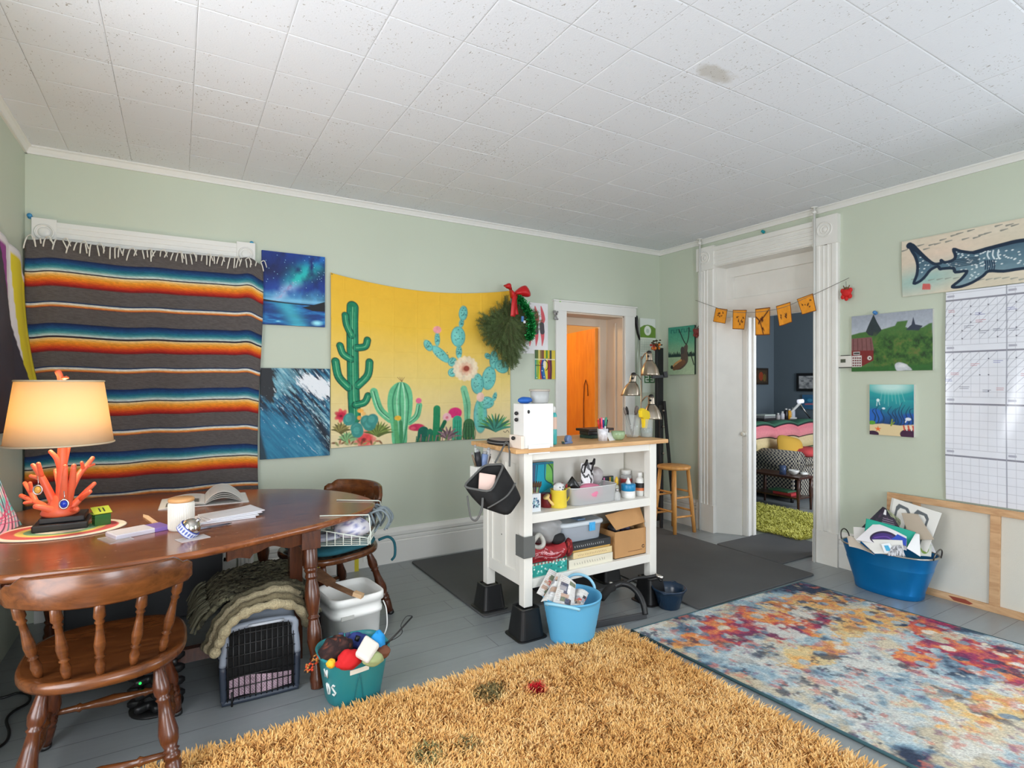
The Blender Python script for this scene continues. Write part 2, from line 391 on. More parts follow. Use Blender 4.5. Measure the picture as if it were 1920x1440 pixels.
def win_frame(name, ax, c, a0, a1, s):
    """sash frame of a window; ax = axis the wall runs along"""
    t = thing(name, None, None, (0, 0, 0)); struct(t)
    b = B()
    def bx(u0, u1, z0, z1, d0, d1):
        lo, hi = sorted((c+s*d0, c+s*d1))
        if ax == 'x': b.box(u0, u1, lo, hi, z0, z1)
        else: b.box(lo, hi, u0, u1, z0, z1)
    for u in ((a0-.1, a0), (a1, a1+.1)): bx(u[0], u[1], WZ0-.1, WZ1+.1, 0, .02)
    bx(a0, a1, WZ1, WZ1+.1, 0, .02); bx(a0-.13, a1+.13, WZ0-.05, WZ0, -.02, .06)
    m = (WZ0+WZ1)/2
    for z0, z1 in ((WZ0, WZ0+.06), (m-.025, m+.025), (WZ1-.05, WZ1)): bx(a0, a1, z0, z1, -.1, -.06)
    for u in (a0, a1-.05): bx(u, u+.05, WZ0, WZ1, -.1, -.06)
    b.build('window_frame', M_white, t)
    return t
win_frame('window_2', 'x', YF, FW[0][0], FW[0][1], 1); win_frame('window_3', 'x', YF, FW[1][0], FW[1][1], 1)
win_frame('window_4', 'y', XR, WY0, WY1, -1); win_frame('window_5', 'y', XL, LY0, LY1, 1)
# ---------------------------------------------------------------- mouldings
CR = [(0, 0), (.034, 0), (.034, -.008), (.024, -.014), (.012, -.034), (.012, -.046), (0, -.046)]
def run(name, p0, p1, nrm, prof, m):
    """a moulding: profile (out, up) swept straight from p0 to p1"""
    b = B(); p0 = Vector(p0); p1 = Vector(p1); nrm = Vector(nrm); k = len(prof)
    V = [tuple(p+nrm*o+Vector((0, 0, z))) for p in (p0, p1) for o, z in prof]
    b.add(V, [tuple(range(k)), tuple(range(2*k-1, k-1, -1))]+[(i, k+i, k+(i+1) % k, (i+1) % k) for i in range(k)], 0, False)
    return struct(b.build(name, m, origin=p0))
run('trim_1', (XL, YB, ZC), (XR, YB, ZC), (0, -1, 0), CR, M_white)
run('trim_2', (XR, YF, ZC), (XR, YB, ZC), (-1, 0, 0), CR, M_white)
run('trim_3', (XL, YF, ZC), (XL, YB, ZC), (1, 0, 0), CR, M_white)
BP = [(0, 0), (.022, 0), (.022, .165), (.016, .172), (.02, .18), (.02, .196), (.014, .204), (.026, .214), (.026, .236), (.012, .256), (.008, .268), (0, .268)]
run('baseboard_back', (.5, YB, 0), (DX0-.11, YB, 0), (0, -1, 0), BP, M_white)
run('baseboard_corner', (DX1+.13, YB, 0), (XR, YB, 0), (0, -1, 0), BP, M_white)
run('baseboard_nook', (XR, 3.665, 0), (XR, YB, 0), (-1, 0, 0), BP, M_trimold)
run('baseboard_right', (XR, YF, 0), (XR, 2.345, 0), (-1, 0, 0), BP, M_trimold)
# ---------------------------------------------------------------- window_1: covered by the striped blanket, white casing to the floor
t = struct(thing('window_1', None, None, (-.13, YB, 0)))
b = B()
for i, (o, z0, z1) in enumerate([(.030, 2.19, 2.315), (.036, 2.225, 2.24), (.036, 2.255, 2.27), (.036, 2.285, 2.30)]): b.box(-.47, .47, -o, 0, z0, z1)
b.build('head_casing', M_white, t)
for sx in (-1, 1):
    x0, x1 = sorted((sx*.47, sx*.585)); b = B(); b.box(x0, x1, -.034, 0, 2.17, 2.33)
    b.box(x0+.01, x1-.01, -.028, 0, 0, 2.17)
    for k in (.3, .5, .7): b.box(x0+.115*k-.008, x0+.115*k+.008, -.034, 0, .1, 2.15)
    b.build('side_casing', M_white, t, bevel=.003)
    b = B(); cx = (x0+x1)/2; b.tube([(cx+.042*math.cos(a), -.036, 2.25+.042*math.sin(a)) for a in np.linspace(0, 2*PI, 25)[:-1]], .005, 6, loop=True)
    b.sph((cx, -.034, 2.25), .03, (1, .25, 1)); b.build('rosette', M_white, t)
b = B(); b.box(-.47, .47, -.018, 0, 0, .75); b.box(-.47, .47, -.03, 0, 0, .12); b.box(-.5, .5, -.034, 0, .72, .75)
b.box(-.42, .42, -.028, 0, .20, .23); b.box(-.42, .42, -.028, 0, .60, .63); b.box(-.42, -.39, -.028, 0, .2, .63); b.box(.39, .42, -.028, 0, .2, .63)
b.build('apron_panel', M_white, t, bevel=.003)
b = B(); b.box(-.47, .47, -.012, -.004, .75, 2.19); b.build('glass', mat('window_glass', (190, 205, 215), .08, trans=.0), t)
# ---------------------------------------------------------------- door_1: tall cased doorway in the right wall
t = struct(thing('door_1', None, None, (XR, 3.0, 0)))
def pil(y0, y1):
    b = B(); w = y1-y0; prof = [(0, 0), (0, -.026), (.012, -.036), (.03, -.036)]
    for k in range(3):
        c = w*(.32+.18*k); prof += [(c-.017, -.036), (c-.011, -.027), (c+.011, -.027), (c+.017, -.036)]
    prof += [(w-.03, -.036), (w-.012, -.036), (w, -.026), (w, 0)]
    V = [(x, y0-3.0+u, z) for z in (.25, 2.44) for u, x in prof]; k = len(prof)
    b.add(V, [tuple(range(k)), tuple(range(2*k-1, k-1, -1))]+[(i, k+i, k+(i+1) % k, (i+1) % k) for i in range(k)], 0, False)
    b.box(-.044, 0, y0-3-.004, y1-3+.004, 0, .25)
    b.build('pilaster', M_trimold, t)
    b = B(); b.box(-.046, 0, y0-3-.004, y1-3+.004, 2.44, 2.656)
    cy, cz = (y0+y1)/2-3, 2.555
    for rr, q in ((.055, .006), (.03, .005)): b.tube([(-.047, cy+rr*math.cos(a), cz+rr*math.sin(a)) for a in np.linspace(0, 2*PI, 29)[:-1]], q, 6, loop=True)
    b.sph((-.046, cy, cz), .02, (.4, 1, 1)); b.build('rosette_block', M_trimold, t)
pil(2.346, 2.53); pil(3.475, 3.664)
b = B()
b.box(-.03, 0, -.47, .475, 2.455, 2.645); b.box(0, .2, -.5, .5, 2.455, 2.47)
for z0, z1, o in ((2.462, 2.485, .042), (2.505, 2.52, .037), (2.535, 2.55, .037), (2.565, 2.58, .037), (2.60, 2.64, .044)): b.box(-o, 0, -.47, .475, z0, z1)
b.build('head_casing', M_trimold, t, bevel=.003)
b = B()
b.add([(0, .474, 0), (.127, .29, 0), (.127, .29, 1.985), (0, .474, 1.985)], [(0, 1, 2, 3)], 0, False)
b.box(.001, .2, .471, .5, 1.985, 2.455); b.box(.001, .25, -.5, -.466, 0, 2.455); b.box(0, .3, -.5, .5, 2.46, 2.48)
b.build('jamb', M_trimold, t)
b = B(); b.box(.127, .237, .24, .29, 0, 1.99); b.box(.135, .16, .232, .24, 0, 1.99); b.box(.2, .237, .225, .24, 0, 1.99); b.build('door_stop', M_trimold, t, bevel=.003)
b = B(); b.box(.16, .2, -.5, .471, 1.975, 2.455)
b.box(.135, .16, -.5, .475, 1.975, 2.165); b.box(.135, .16, -.5, .475, 2.365, 2.46); b.box(.135, .16, .392, .475, 2.165, 2.365); b.box(.135, .16, -.5, -.45, 2.165, 2.365)
b.build('transom_panel', M_trimold, t, bevel=.003)
k = RW(1411, 815, XR+.13); b = B(); b.turn((.127, .262, k.z), (.085, .262, k.z), [(0, .022), (.1, .022), (.12, .008), (.5, .008), (.6, .018), (.85, .02), (1, .012)], 14)
b.build('door_knob', mat('porcelain', (226, 222, 210), .2), t)
# ---------------------------------------------------------------- door_2: doorway in the back wall with an open orange door beyond
t = struct(thing('door_2', None, None, ((DX0+DX1)/2, YB, 0))); hw = (DX1-DX0)/2
b = B()
b.box(-hw-.12, -hw, -.024, 0, 0, DZ+.1); b.box(hw, hw+.128, -.024, 0, 0, DZ+.1); b.box(-hw-.14, hw+.145, -.026, 0, DZ, DZ+.085); b.box(-hw-.15, hw+.155, -.034, 0, DZ+.085, DZ+.1)
b.build('casing', M_white, t, bevel=.003)
M_jamb = mat('cream_jamb_paint', (214, 196, 176), .5)
b = B()
b.box(hw-.015, hw+.02, 0, .235, 0, DZ); b.box(-hw-.02, -hw+.015, 0, .235, 0, DZ); b.box(-hw, hw, 0, .235, DZ-.015, DZ+.02)
b.box(hw-.03, hw-.015, .09, .11, 0, DZ-.06); b.box(hw-.105, hw-.015, .235, .27, 0, DZ); b.box(-hw, hw-.105, .235, .27, DZ-.09, DZ); b.box(-hw, -hw+.09, .235, .27, 0, DZ)
b.build('jamb', M_jamb, t, bevel=.003)
# the hinged orange door leaf, standing open into the passage
dl = struct(thing('door_3', None, None, (3.675, YB+.275, 0), math.radians(78)))
M_orange = wood('orange_varnished_door', (226, 128, 24), (246, 158, 40), .4, 5, (5, 5, .7), coat=.2, bump=.03)
b = B(); b.box(0, .8, -.02, .02, .01, 1.945); b.build('door_leaf', M_orange, dl, bevel=.003)
cp = [(.16+.045*math.sin(PI*k/14)*1.0, .024, .45+1.0*k/14) for k in range(15)]
b = B(); b.tube([(.24, .026, .5), (.25, .026, .9), (.25, .026, 1.2), (.235, .026, 1.36), (.2, .026, 1.42), (.16, .026, 1.36), (.15, .026, 1.25)], .004, 6); b.build('cord', mat('brown_cord', (120, 62, 18), .6), dl)
M_cream = mat('cream_hall_paint', (238, 216, 184), .6)
b = B(); b.box(2.2, 2.3, YB+TH, 6.6, 0, 2.6); b.box(4.45, 4.55, YB+TH, 6.6, 0, 2.6); b.box(2.2, 4.55, 6.6, 6.7, 0, 2.6); b.box(2.2, 4.55, YB+TH, 6.7, 2.5, 2.6); b.box(2.2, 4.55, YB+TH, 6.7, -.06, 0)
struct(b.build('wall_passage', M_cream, origin=(3.3, 5, 0)))
# ---------------------------------------------------------------- next room
RX1, RY0, RY1 = 7.85, 1.2, 5.3
b = B(); b.box(4.56, RX1+.1, RY1, RY1+.1, 0, ZC); struct(b.build('wall_parlour_back', M_slate))
b = B(); b.box(RX1, RX1+.1, RY0, RY1, 0, ZC); struct(b.build('wall_parlour_side', M_slate))
b = B(); b.box(4.5, RX1+.1, RY0-.1, RY1+.1, ZC, ZC+.06); struct(b.build('ceiling_parlour', mat('plain_white_ceiling', (222, 222, 220), .8)))
b = B(); b.box(4.56, 4.6, OY1+.1, RY1, 0, ZC); struct(b.build('wall_parlour_near', M_slate))
# ---------------------------------------------------------------- camera, lamps and daylight
cam = bpy.data.cameras.new('camera'); co = bpy.data.objects.new('camera', cam); col.objects.link(co)
cam.sensor_width = 36; cam.sensor_fit = 'HORIZONTAL'; cam.lens = 36*FPX/1920; cam.clip_start = .05
co.location = (0, 0, HC); co.rotation_euler = (PI/2, 0, -YAW); scn.camera = co
def area(name, loc, rot, sx, sy, p, c):
    l = bpy.data.lights.new(name, 'AREA'); l.shape = 'RECTANGLE'; l.size = sx; l.size_y = sy; l.energy = p; l.color = c
    o = bpy.data.objects.new(name, l); col.objects.link(o); o.location = loc; o.rotation_euler = rot; return o
DAY = (.91, .95, 1.02)
for x0, x1 in FW: area('daylight', ((x0+x1)/2, YF-.22, (WZ0+WZ1)/2), (PI/2, 0, 0), x1-x0, WZ1-WZ0, (212 if x0 < 1 else 42), DAY)
area('daylight', (XR+.22, (WY0+WY1)/2, (WZ0+WZ1)/2), (0, PI/2-.45, 0), WZ1-WZ0, WY1-WY0, 108, DAY)
area('daylight', (XL-.22, (LY0+LY1)/2, (WZ0+WZ1)/2), (0, -PI/2, 0), WZ1-WZ0, LY1-LY0, 130, (.95, .96, 1.0))
area('parlour_daylight', (6.2, RY0+.02, 1.5), (PI/2, 0, 0), 1.4, 1.7, 120, DAY)
def point(name, loc, p, c, r):
    l = bpy.data.lights.new(name, 'POINT'); l.energy = p; l.color = c; l.shadow_soft_size = r
    o = bpy.data.objects.new(name, l); col.objects.link(o); o.location = loc; return o
point('passage_lamp', (2.95, 5.3, 2.1), 38, (1, .74, .42), .12)
w = bpy.data.worlds.new('sky'); scn.world = w; w.use_nodes = True
w.node_tree.nodes['Background'].inputs[0].default_value = (.75, .85, 1, 1); w.node_tree.nodes['Background'].inputs[1].default_value = 1.0
vs = scn.view_settings; vs.view_transform = 'Standard'; vs.look = 'None'; vs.gamma = 1; vs.use_curve_mapping = False; vs.exposure = -0.85
scn.cycles.use_denoising = True; scn.cycles.max_bounces = 8; scn.cycles.diffuse_bounces = 5
# ---------------------------------------------------------------- pictures and textiles on the walls
M_paint = colmat('painted_canvas', .6, bump=.12, bs=90); M_print = colmat('printed_cloth', .8, bump=.12, bs=420); M_paper = colmat('printed_paper', .55)
M_gloss = colmat('laminated_paper', .16)
M_cedge = mat('canvas_edge', (222, 220, 212), .8)
def bmap(ox, oy, s, x0, z1, H):
    def q(cx, cy):
        p = BW(ox+cx/s, oy+cy/s); return ((p.x-x0)/H, (z1-p.z)/H)
    return q
def rmap(ox, oy, s, y0, z1, H):
    def q(cx, cy):
        p = RW(ox+cx/s, oy+cy/s); return ((y0-p.y)/H, (z1-p.z)/H)
    return q
def canvas(name, P, wall, a0, a1, z0, z1, th, label, cat, edge=M_cedge, front=M_paint, group=None, lean=0.):
    """stretched canvas hung on the back wall (wall 'b': a = x) or right wall (wall 'r': a = y, a0 is its left side)"""
    b = B()
    if wall == 'b':
        y = YB-th-.004; b.box(min(a0, a1), max(a0, a1), y+.0008, YB+.001, z0, z1, 0)
        b.pic(P, (a0, y, z1), (a1, y, z1), (a0, y, z0), m=1)
    else:
        x = XR-th-.004; b.box(x+.0008, XR+.001, min(a0, a1), max(a0, a1), z0, z1, 0)
        b.pic(P, (x, a0, z1), (x, a1, z1), (x, a0, z0), m=1)
    return tag(b.build(name, [edge, front]), label, cat, group)
# galaxy over a lake
def p_galaxy():
    P = Pic(.83, 170, (12, 40, 95)); X, Y = P.X/P.A, P.Y
    P.img = P.grad(np.clip(Y*1.3+.25*P.n(5, 4, 1)-.1, 0, 1), [(0, (20, 70, 150)), (.35, (14, 42, 105)), (.65, (22, 80, 165)), (.8, (120, 170, 205)), (1, (20, 60, 130))])
    P.mix(np.clip(P.n(6, 5, 2)*2-1, 0, 1)*.8*(Y < .68), (14, 20, 45))
    d = np.abs((X-.22)*.66-(.66-Y)*.72)/.98; along = np.clip((.66-Y)/.6, 0, 1); nz = P.n(9, 9, 5)
    g = np.exp(-(d/(.06+.11*along))**2)*(Y < .70)*np.clip(nz*2.3-.25, 0, 1)
    P.mix(np.clip(g, 0, 1), P.grad(along, [(0, (205, 200, 225)), (.3, (190, 190, 220)), (.5, (60, 200, 190)), (.8, (50, 185, 190)), (1, (30, 120, 190))]))
    P.mix(np.clip(np.exp(-(d/.035)**2)*(along < .45)*P.n(30, 30, 6)*1.2-.3, 0, 1), (225, 140, 180))
    r = np.random.default_rng(4); P.dots([(r.random()*P.A, r.random()*.6) for _ in range(46)], .004, (225, 235, 255))
    P.mix(np.exp(-((Y-.66)/.03)**2)*.7, (190, 215, 235))
    w = Y > .69; P.img = np.where(w[..., None], P.grad(np.clip(P.n(4, 22, 8)*1.1, 0, 1), [(0, (14, 40, 90)), (.5, (24, 84, 150)), (.8, (70, 150, 200)), (1, (200, 225, 235))]), P.img)
    P.mix(np.exp(-(((X-.35-.75*(Y-.7))/.16)**2))*w*.75, (110, 195, 205))
    P.poly([(0, .655), (.1, .668), (.3, .685), (.83, .70), (.83, .715), (.3, .7), (0, .685)], (16, 22, 34)); P.poly([(.52, .74), (.66, .70), (.83, .64), (.83, .78), (.66, .78)], (18, 24, 34))
    P.ell(.72, .95, .06, .03, (210, 235, 240), soft=.03); P.img = P.img**1.25*np.array([.6, 1.05, 1.12]); return P
gA, gB = BW(490, 470), BW(608, 614)
canvas('galaxy_painting', p_galaxy(), 'b', gA.x, gB.x, gB.z, gA.z, .02, 'blue canvas painting of a starry galaxy over a dark lake, beside the striped blanket', 'painting', mat('blue_canvas_edge', (24, 60, 130), .6))
def p_wave():
    P = Pic(.74, 190, (40, 120, 155)); X, Y = P.X/P.A, P.Y
    # streaks that sweep down to the right
    u, v = X*.75+Y*.66, -X*.66+Y*.75
    def sn(fu, fv, seed):
        N0 = vnoise(240, 240, fu, fv, seed, 4, .6); iu = np.clip((u/1.5*239).astype(int), 0, 239); iv = np.clip(((v+.7)/1.5*239).astype(int), 0, 239); return N0[iv, iu]
    s = .6*sn(5, 44, 3)+.4*sn(9, 90, 13); big = sn(2.5, 6, 21); f = sn(12, 70, 9)
    P.img = P.grad(np.clip((s-.5)*2.6+.5+(big-.5)*.9, 0, 1), [(0, (10, 26, 44)), (.3, (18, 66, 96)), (.55, (40, 116, 150)), (.78, (110, 164, 184)), (1, (206, 222, 228))])
    flat = np.clip((Y-.36-.30*X+.25*(s-.5))*7, 0, 1)*np.clip((1.0-X*1.55+(Y-.45)*1.0)*4, 0, 1); P.mix(flat*.92, P.grad(s, [(.2, (36, 118, 156)), (.8, (60, 152, 184))]))
    P.mix(np.clip(np.exp(-((v+.12-.25*(u-.9))/.075)**2)*np.clip((u-.75)*4, 0, 1)*(.5+s), 0, 1), (16, 34, 54)); P.mix(np.clip((f-.56)*9, 0, 1)*np.exp(-((v+.12)/.16)**2)*.8, (186, 208, 218))
    P.mix(np.clip((.50-np.hypot((X-.30)/.42, (Y-.12)/.2)*.5+1.2*(f-.5))*4, 0, 1)*.55, (150, 190, 202))
    P.img = P.img**1.15*np.array([.8, 1., 1.]); P.mix(np.clip((1.1-np.hypot((X-.84)/.30, (Y-.21-.25*(X-.84))/.11)+1.5*(f-.5))*4, 0, 1), (236, 240, 244))
    P.mix(np.clip((1-np.hypot((X-.06)/.15, (Y-.17)/.28)+1.6*(sn(6, 20, 5)-.5))*4, 0, 1), (28, 32, 38)); P.mix(np.clip((Y-.62-X*3.2)*8, 0, 1)*.9, (26, 42, 52))
    P.mix(np.clip((sn(20, 90, 17)-.70)*14, 0, 1)*np.clip((X*.6+.75-Y)*3, 0, 1)*.7, (214, 228, 234)); return P
wA, wB = BW(487, 690), BW(617, 853)
canvas('wave_painting', p_wave(), 'b', wA.x, wB.x, wB.z, wA.z, .02, 'teal canvas painting of a breaking wave, hung below the galaxy painting', 'painting', mat('teal_canvas_edge', (34, 70, 90), .6))
# yellow cactus tapestry
def p_cactus(x0, x1, z0, z1):
    H = z1-z0; P = Pic((x1-x0)/H, 330); X, Y = P.X/P.A, P.Y; q = bmap(600, 480, 3.6, x0, z1, H); k = 1/(3.6*FPX)*4.2/H
    def q2(cx, cy): return q(cx, cy)
    P.img = P.grad(np.clip(Y+.12*(P.n(3, 3, 2)-.5), 0, 1), [(0, (238, 186, 52)), (.25, (238, 194, 66)), (.6, (234, 208, 122)), (1, (236, 220, 178))])
    base = P.img.copy()
    def L(pts, r, c, al=1., soft=0.): P.curve([q(*p) for p in pts], np.array(r)*k*1.14 if not np.isscalar(r) else r*k*1.14, c, soft, al)
    def E(cx, cy, rx, ry, c, rot=0., al=1., soft=.003): x, y = q(cx, cy); P.ell(x, y, rx*k*1.2, ry*k*1.07, c, rot, soft, al)
    G, Gd, Gl = (22, 128, 92), (14, 78, 62), (120, 200, 150)
    def arm(pts, r): L(pts, r+3, Gd); L(pts, r-3, G); L(pts, 2.2, Gl); L([(x+r*.5, y) for x, y in pts], 1.6, (70, 170, 120))
    for pts, r in (([(215, 325), (213, 450), (217, 700), (222, 900), (232, 1090)], 27), ([(165, 390), (175, 455), (208, 520)], 16), ([(316, 545), (300, 590), (240, 605)], 16), ([(130, 600), (152, 655), (205, 685)], 16),
                   ([(330, 700), (318, 790), (252, 865)], 18), ([(100, 710), (122, 810), (188, 880)], 18), ([(320, 935), (296, 982), (236, 1000)], 16)): arm(pts, r*1.22)
    for dx in (-14, 12): L([(215+dx, 360), (215+dx, 600), (220+dx, 1000)], 2, (60, 160, 120))
    C1, C2 = (104, 190, 140), (44, 128, 92)
    for pts, r in (([(360, 905), (400, 1030), (470, 1100)], 24), ([(662, 1000), (645, 1075), (598, 1120)], 20)): L(pts, r, C1); L(pts, 4, C2); L([(x-8, y) for x, y in pts], 3, (170, 225, 185))
    P.poly([q(*p) for p in smooth([(452, 1010), (462, 905), (500, 850), (548, 832), (595, 858), (618, 930), (612, 1060), (585, 1160), (572, 1285), (488, 1285), (474, 1150)], 5, True)], C1)
    for dx, c in ((-58, C2), (-30, (170, 225, 185)), (-10, C2), (22, (180, 230, 195)), (45, C2)): L([(545+dx*.35, 842), (545+dx, 960), (545+dx*.8, 1130), (532+dx*.5, 1280)], 4, c, .9)
    for x in (520, 535, 550, 565): L([(548, 830), (x, 800)], 1.2, (120, 60, 50))
    E(658, 966, 18, 20, (236, 110, 150)); E(520, 1092, 20, 18, (238, 190, 60)); L([(505, 1120), (510, 1200), (520, 1280)], 14, (90, 170, 110)); L([(540, 1120), (545, 1200), (540, 1280)], 10, (60, 140, 90))
    T1, T2 = (112, 198, 190), (60, 150, 150)
    pears = [(925, 510, 46, 72, 0), (960, 345, 27, 52, .1), (948, 415, 14, 30, .2), (930, 620, 18, 46, 0), (808, 632, 72, 30, .75), (725, 568, 22, 40, -.5), (785, 525, 14, 46, 0), (886, 690, 26, 32, .6), (885, 765, 26, 30, .3), (1135, 815, 48, 84, .15), (1168, 690, 30, 66, 0),
             (1056, 850, 44, 74, -.1), (1222, 740, 52, 44, .5), (1125, 660, 22, 18, .6), (1078, 1075, 46, 125, 0), (1120, 985, 52, 42, 0), (1175, 945, 12, 30, .3)]
    for cx, cy, rx, ry, ro in pears:
        E(cx, cy, rx+3, ry+3, T2, ro); E(cx, cy, rx-2, ry-2, T1, ro); E(cx-rx*.25, cy-ry*.1, rx*.45, ry*.6, (140, 215, 200), ro, .6, .02)
        for i in range(9): E(cx+rx*.7*math.cos(i*2.4)*((i % 3+1)/3), cy+ry*.7*math.sin(i*2.4)*((i % 3+1)/3), 3.4, 3.4, (26, 92, 96))
    E(1080, 1060, 20, 100, (90, 190, 120), 0, .5, .02)
    def flower(cx, cy, r, c, c2, n=9):
        for i in range(n): E(cx+r*.62*math.cos(i*2*PI/n), cy+r*.62*math.sin(i*2*PI/n), r*.42, r*.3, c, i*2*PI/n, .85)
        E(cx, cy, r*.6, r*.55, c2, 0, .9, .01); E(cx-r*.1, cy+r*.05, r*.2, r*.18, tuple(int(v*.6) for v in c2))
    flower(975, 740, 84, (246, 226, 196), (238, 208, 176), 15); flower(975, 742, 46, (232, 190, 160), (214, 140, 110), 9); E(980, 740, 20, 20, (150, 66, 50))
    E(785, 455, 26, 26, (240, 160, 160)); flower(143, 1076, 44, (222, 40, 80), (196, 24, 64), 7); flower(300, 1240, 68, (240, 130, 120), (226, 66, 70), 9)
    for cx, cy, rx, ry, c in ((645, 1158, 50, 26, (206, 46, 90)), (905, 1055, 46, 40, (226, 50, 124)), (850, 1085, 28, 30, (244, 190, 196)), (1078, 945, 28, 34, (248, 206, 190)), (620, 1165, 16, 12, (226, 90, 110)), (850, 1088, 10, 10, (226, 120, 140)), (270, 1040, 18, 14, (240, 176, 80)), (290, 1062, 14, 14, (240, 190, 110)), (262, 1090, 12, 14, (236, 160, 70))): E(cx, cy, rx, ry, c)
    L([(962, 885), (985, 990), (988, 1110)], [24, 28, 20], (132, 204, 160)); L([(962, 900), (986, 1000), (988, 1110)], 4, (80, 160, 120))
    for pts, r, c in (([(782, 1025), (778, 1150), (772, 1275)], 24, (30, 140, 92)), ([(835, 1120), (800, 1200), (790, 1270)], 14, (24, 110, 76)), ([(690, 1190), (680, 1275)], 36, (20, 104, 84)), ([(735, 1190), (735, 1275)], 20, (30, 122, 90)), ([(920, 1110), (922, 1275)], 34, (62, 178, 142)), ([(1000, 1140), (1000, 1275)], 42, (66, 120, 76))): L(pts, r, c)
    for x in (970, 985, 1000, 1015, 1032): L([(x, 1130), (x+(x-1000)*.4, 1200), (x, 1275)], 2.5, (34, 76, 50))
    for x in (905, 922, 938): L([(x, 1110), (x, 1275)], 2, (30, 130, 104))
    for cx, cy, n, r0, c in ((390, 1215, 13, 80, (128, 150, 72)), (1180, 1180, 13, 95, (104, 170, 84)), (1180, 1180, 8, 90, (70, 150, 130)), (185, 1255, 10, 55, (140, 190, 130)), (860, 1240, 8, 70, (150, 120, 130)), (140, 1190, 9, 55, (150, 140, 80))):
        for i in range(n):
            a = PI+.25+(PI-.5)*i/(n-1); L([(cx, cy), (cx+r0*.6*math.cos(a), cy+r0*.6*math.sin(a)-8), (cx+r0*1.25*math.cos(a), cy+r0*1.25*math.sin(a))], [10, 9, 2], tuple(int(v*(1 if i % 2 else .72)) for v in c))
    for cx, cy in ((195, 1100), (245, 1165), (310, 1115), (250, 1185), (330, 1140), (350, 1105)): E(cx, cy, 34, 42, (60, 140, 132), cx*.1); E(cx-6, cy-6, 18, 24, (90, 170, 160), 0, .6)
    for i in range(16): E(90+i*21.0, 1262+9*math.sin(i*2.1), 14, 6, ((120, 80, 50), (150, 160, 100), (180, 110, 80))[i % 3], i*.9)
    for i in range(26): L([(640+i*16, 1282-6*(i % 2)), (645+i*16+8*math.sin(i*1.7), 1225+14*math.sin(i*2.3))], 3, ((50, 130, 90), (120, 140, 70), (160, 110, 120))[i % 3])
    L([(1232, 1182), (1245, 1190), (1258, 1176), (1268, 1190)], 2, (90, 70, 60))
    m = (np.abs(P.img-base).sum(-1) > .01)[..., None]; wc = P.n(40, 30, 12, 4, .65)[..., None]
    P.img = np.where(m, P.img*(.72+.56*wc), P.img*(.96+.08*wc))
    # crease across the lower hem
    return P
tx0, tx1, tz0, tz1 = BW(619, 520).x, BW(955, 700).x, .907, 2.187
def cloth_off(U, V): return .012+.006*np.sin(U*9+V*4)+.004*np.sin(U*23+1)*np.sin(V*7)+.0018*(np.abs((U*8) % 1-.5) < .02)-.0018*(np.abs((V*6) % 1-.5) < .02)
P = p_cactus(tx0, tx1, tz0, tz1)
# top edge sags between its two pinned corners
h, w = P.img.shape[:2]
def tap(U, V):
    top = tz1-.075*np.sin(PI*np.clip(U*1.0, 0, 1))**.8; bot = tz0+.02*np.sin(PI*U)*.6
    return tx0+(tx1-tx0)*U, YB-.006-cloth_off(U, V), top+(bot-top)*V
b = B(); b.sheet(tap, w, h, 0, np.clip(P.img, 0, 1))
tp_ = tag(b.build('cactus_tapestry', M_print, solid=.0015), 'large yellow wall tapestry printed with green cacti and flowers, behind the wreath', 'tapestry')
for x_ in (tx0+.008, tx1-.008): b = B(); q_ = Vector((x_, YB, tz1-.012))-tp_.location; b.cyl(q_+Vector((0, -.0004, 0)), q_+Vector((0, -.024, 0)), .004, n=8); b.build('nail', mat('nail_steel', (150, 150, 150), .4, 1.), tp_)
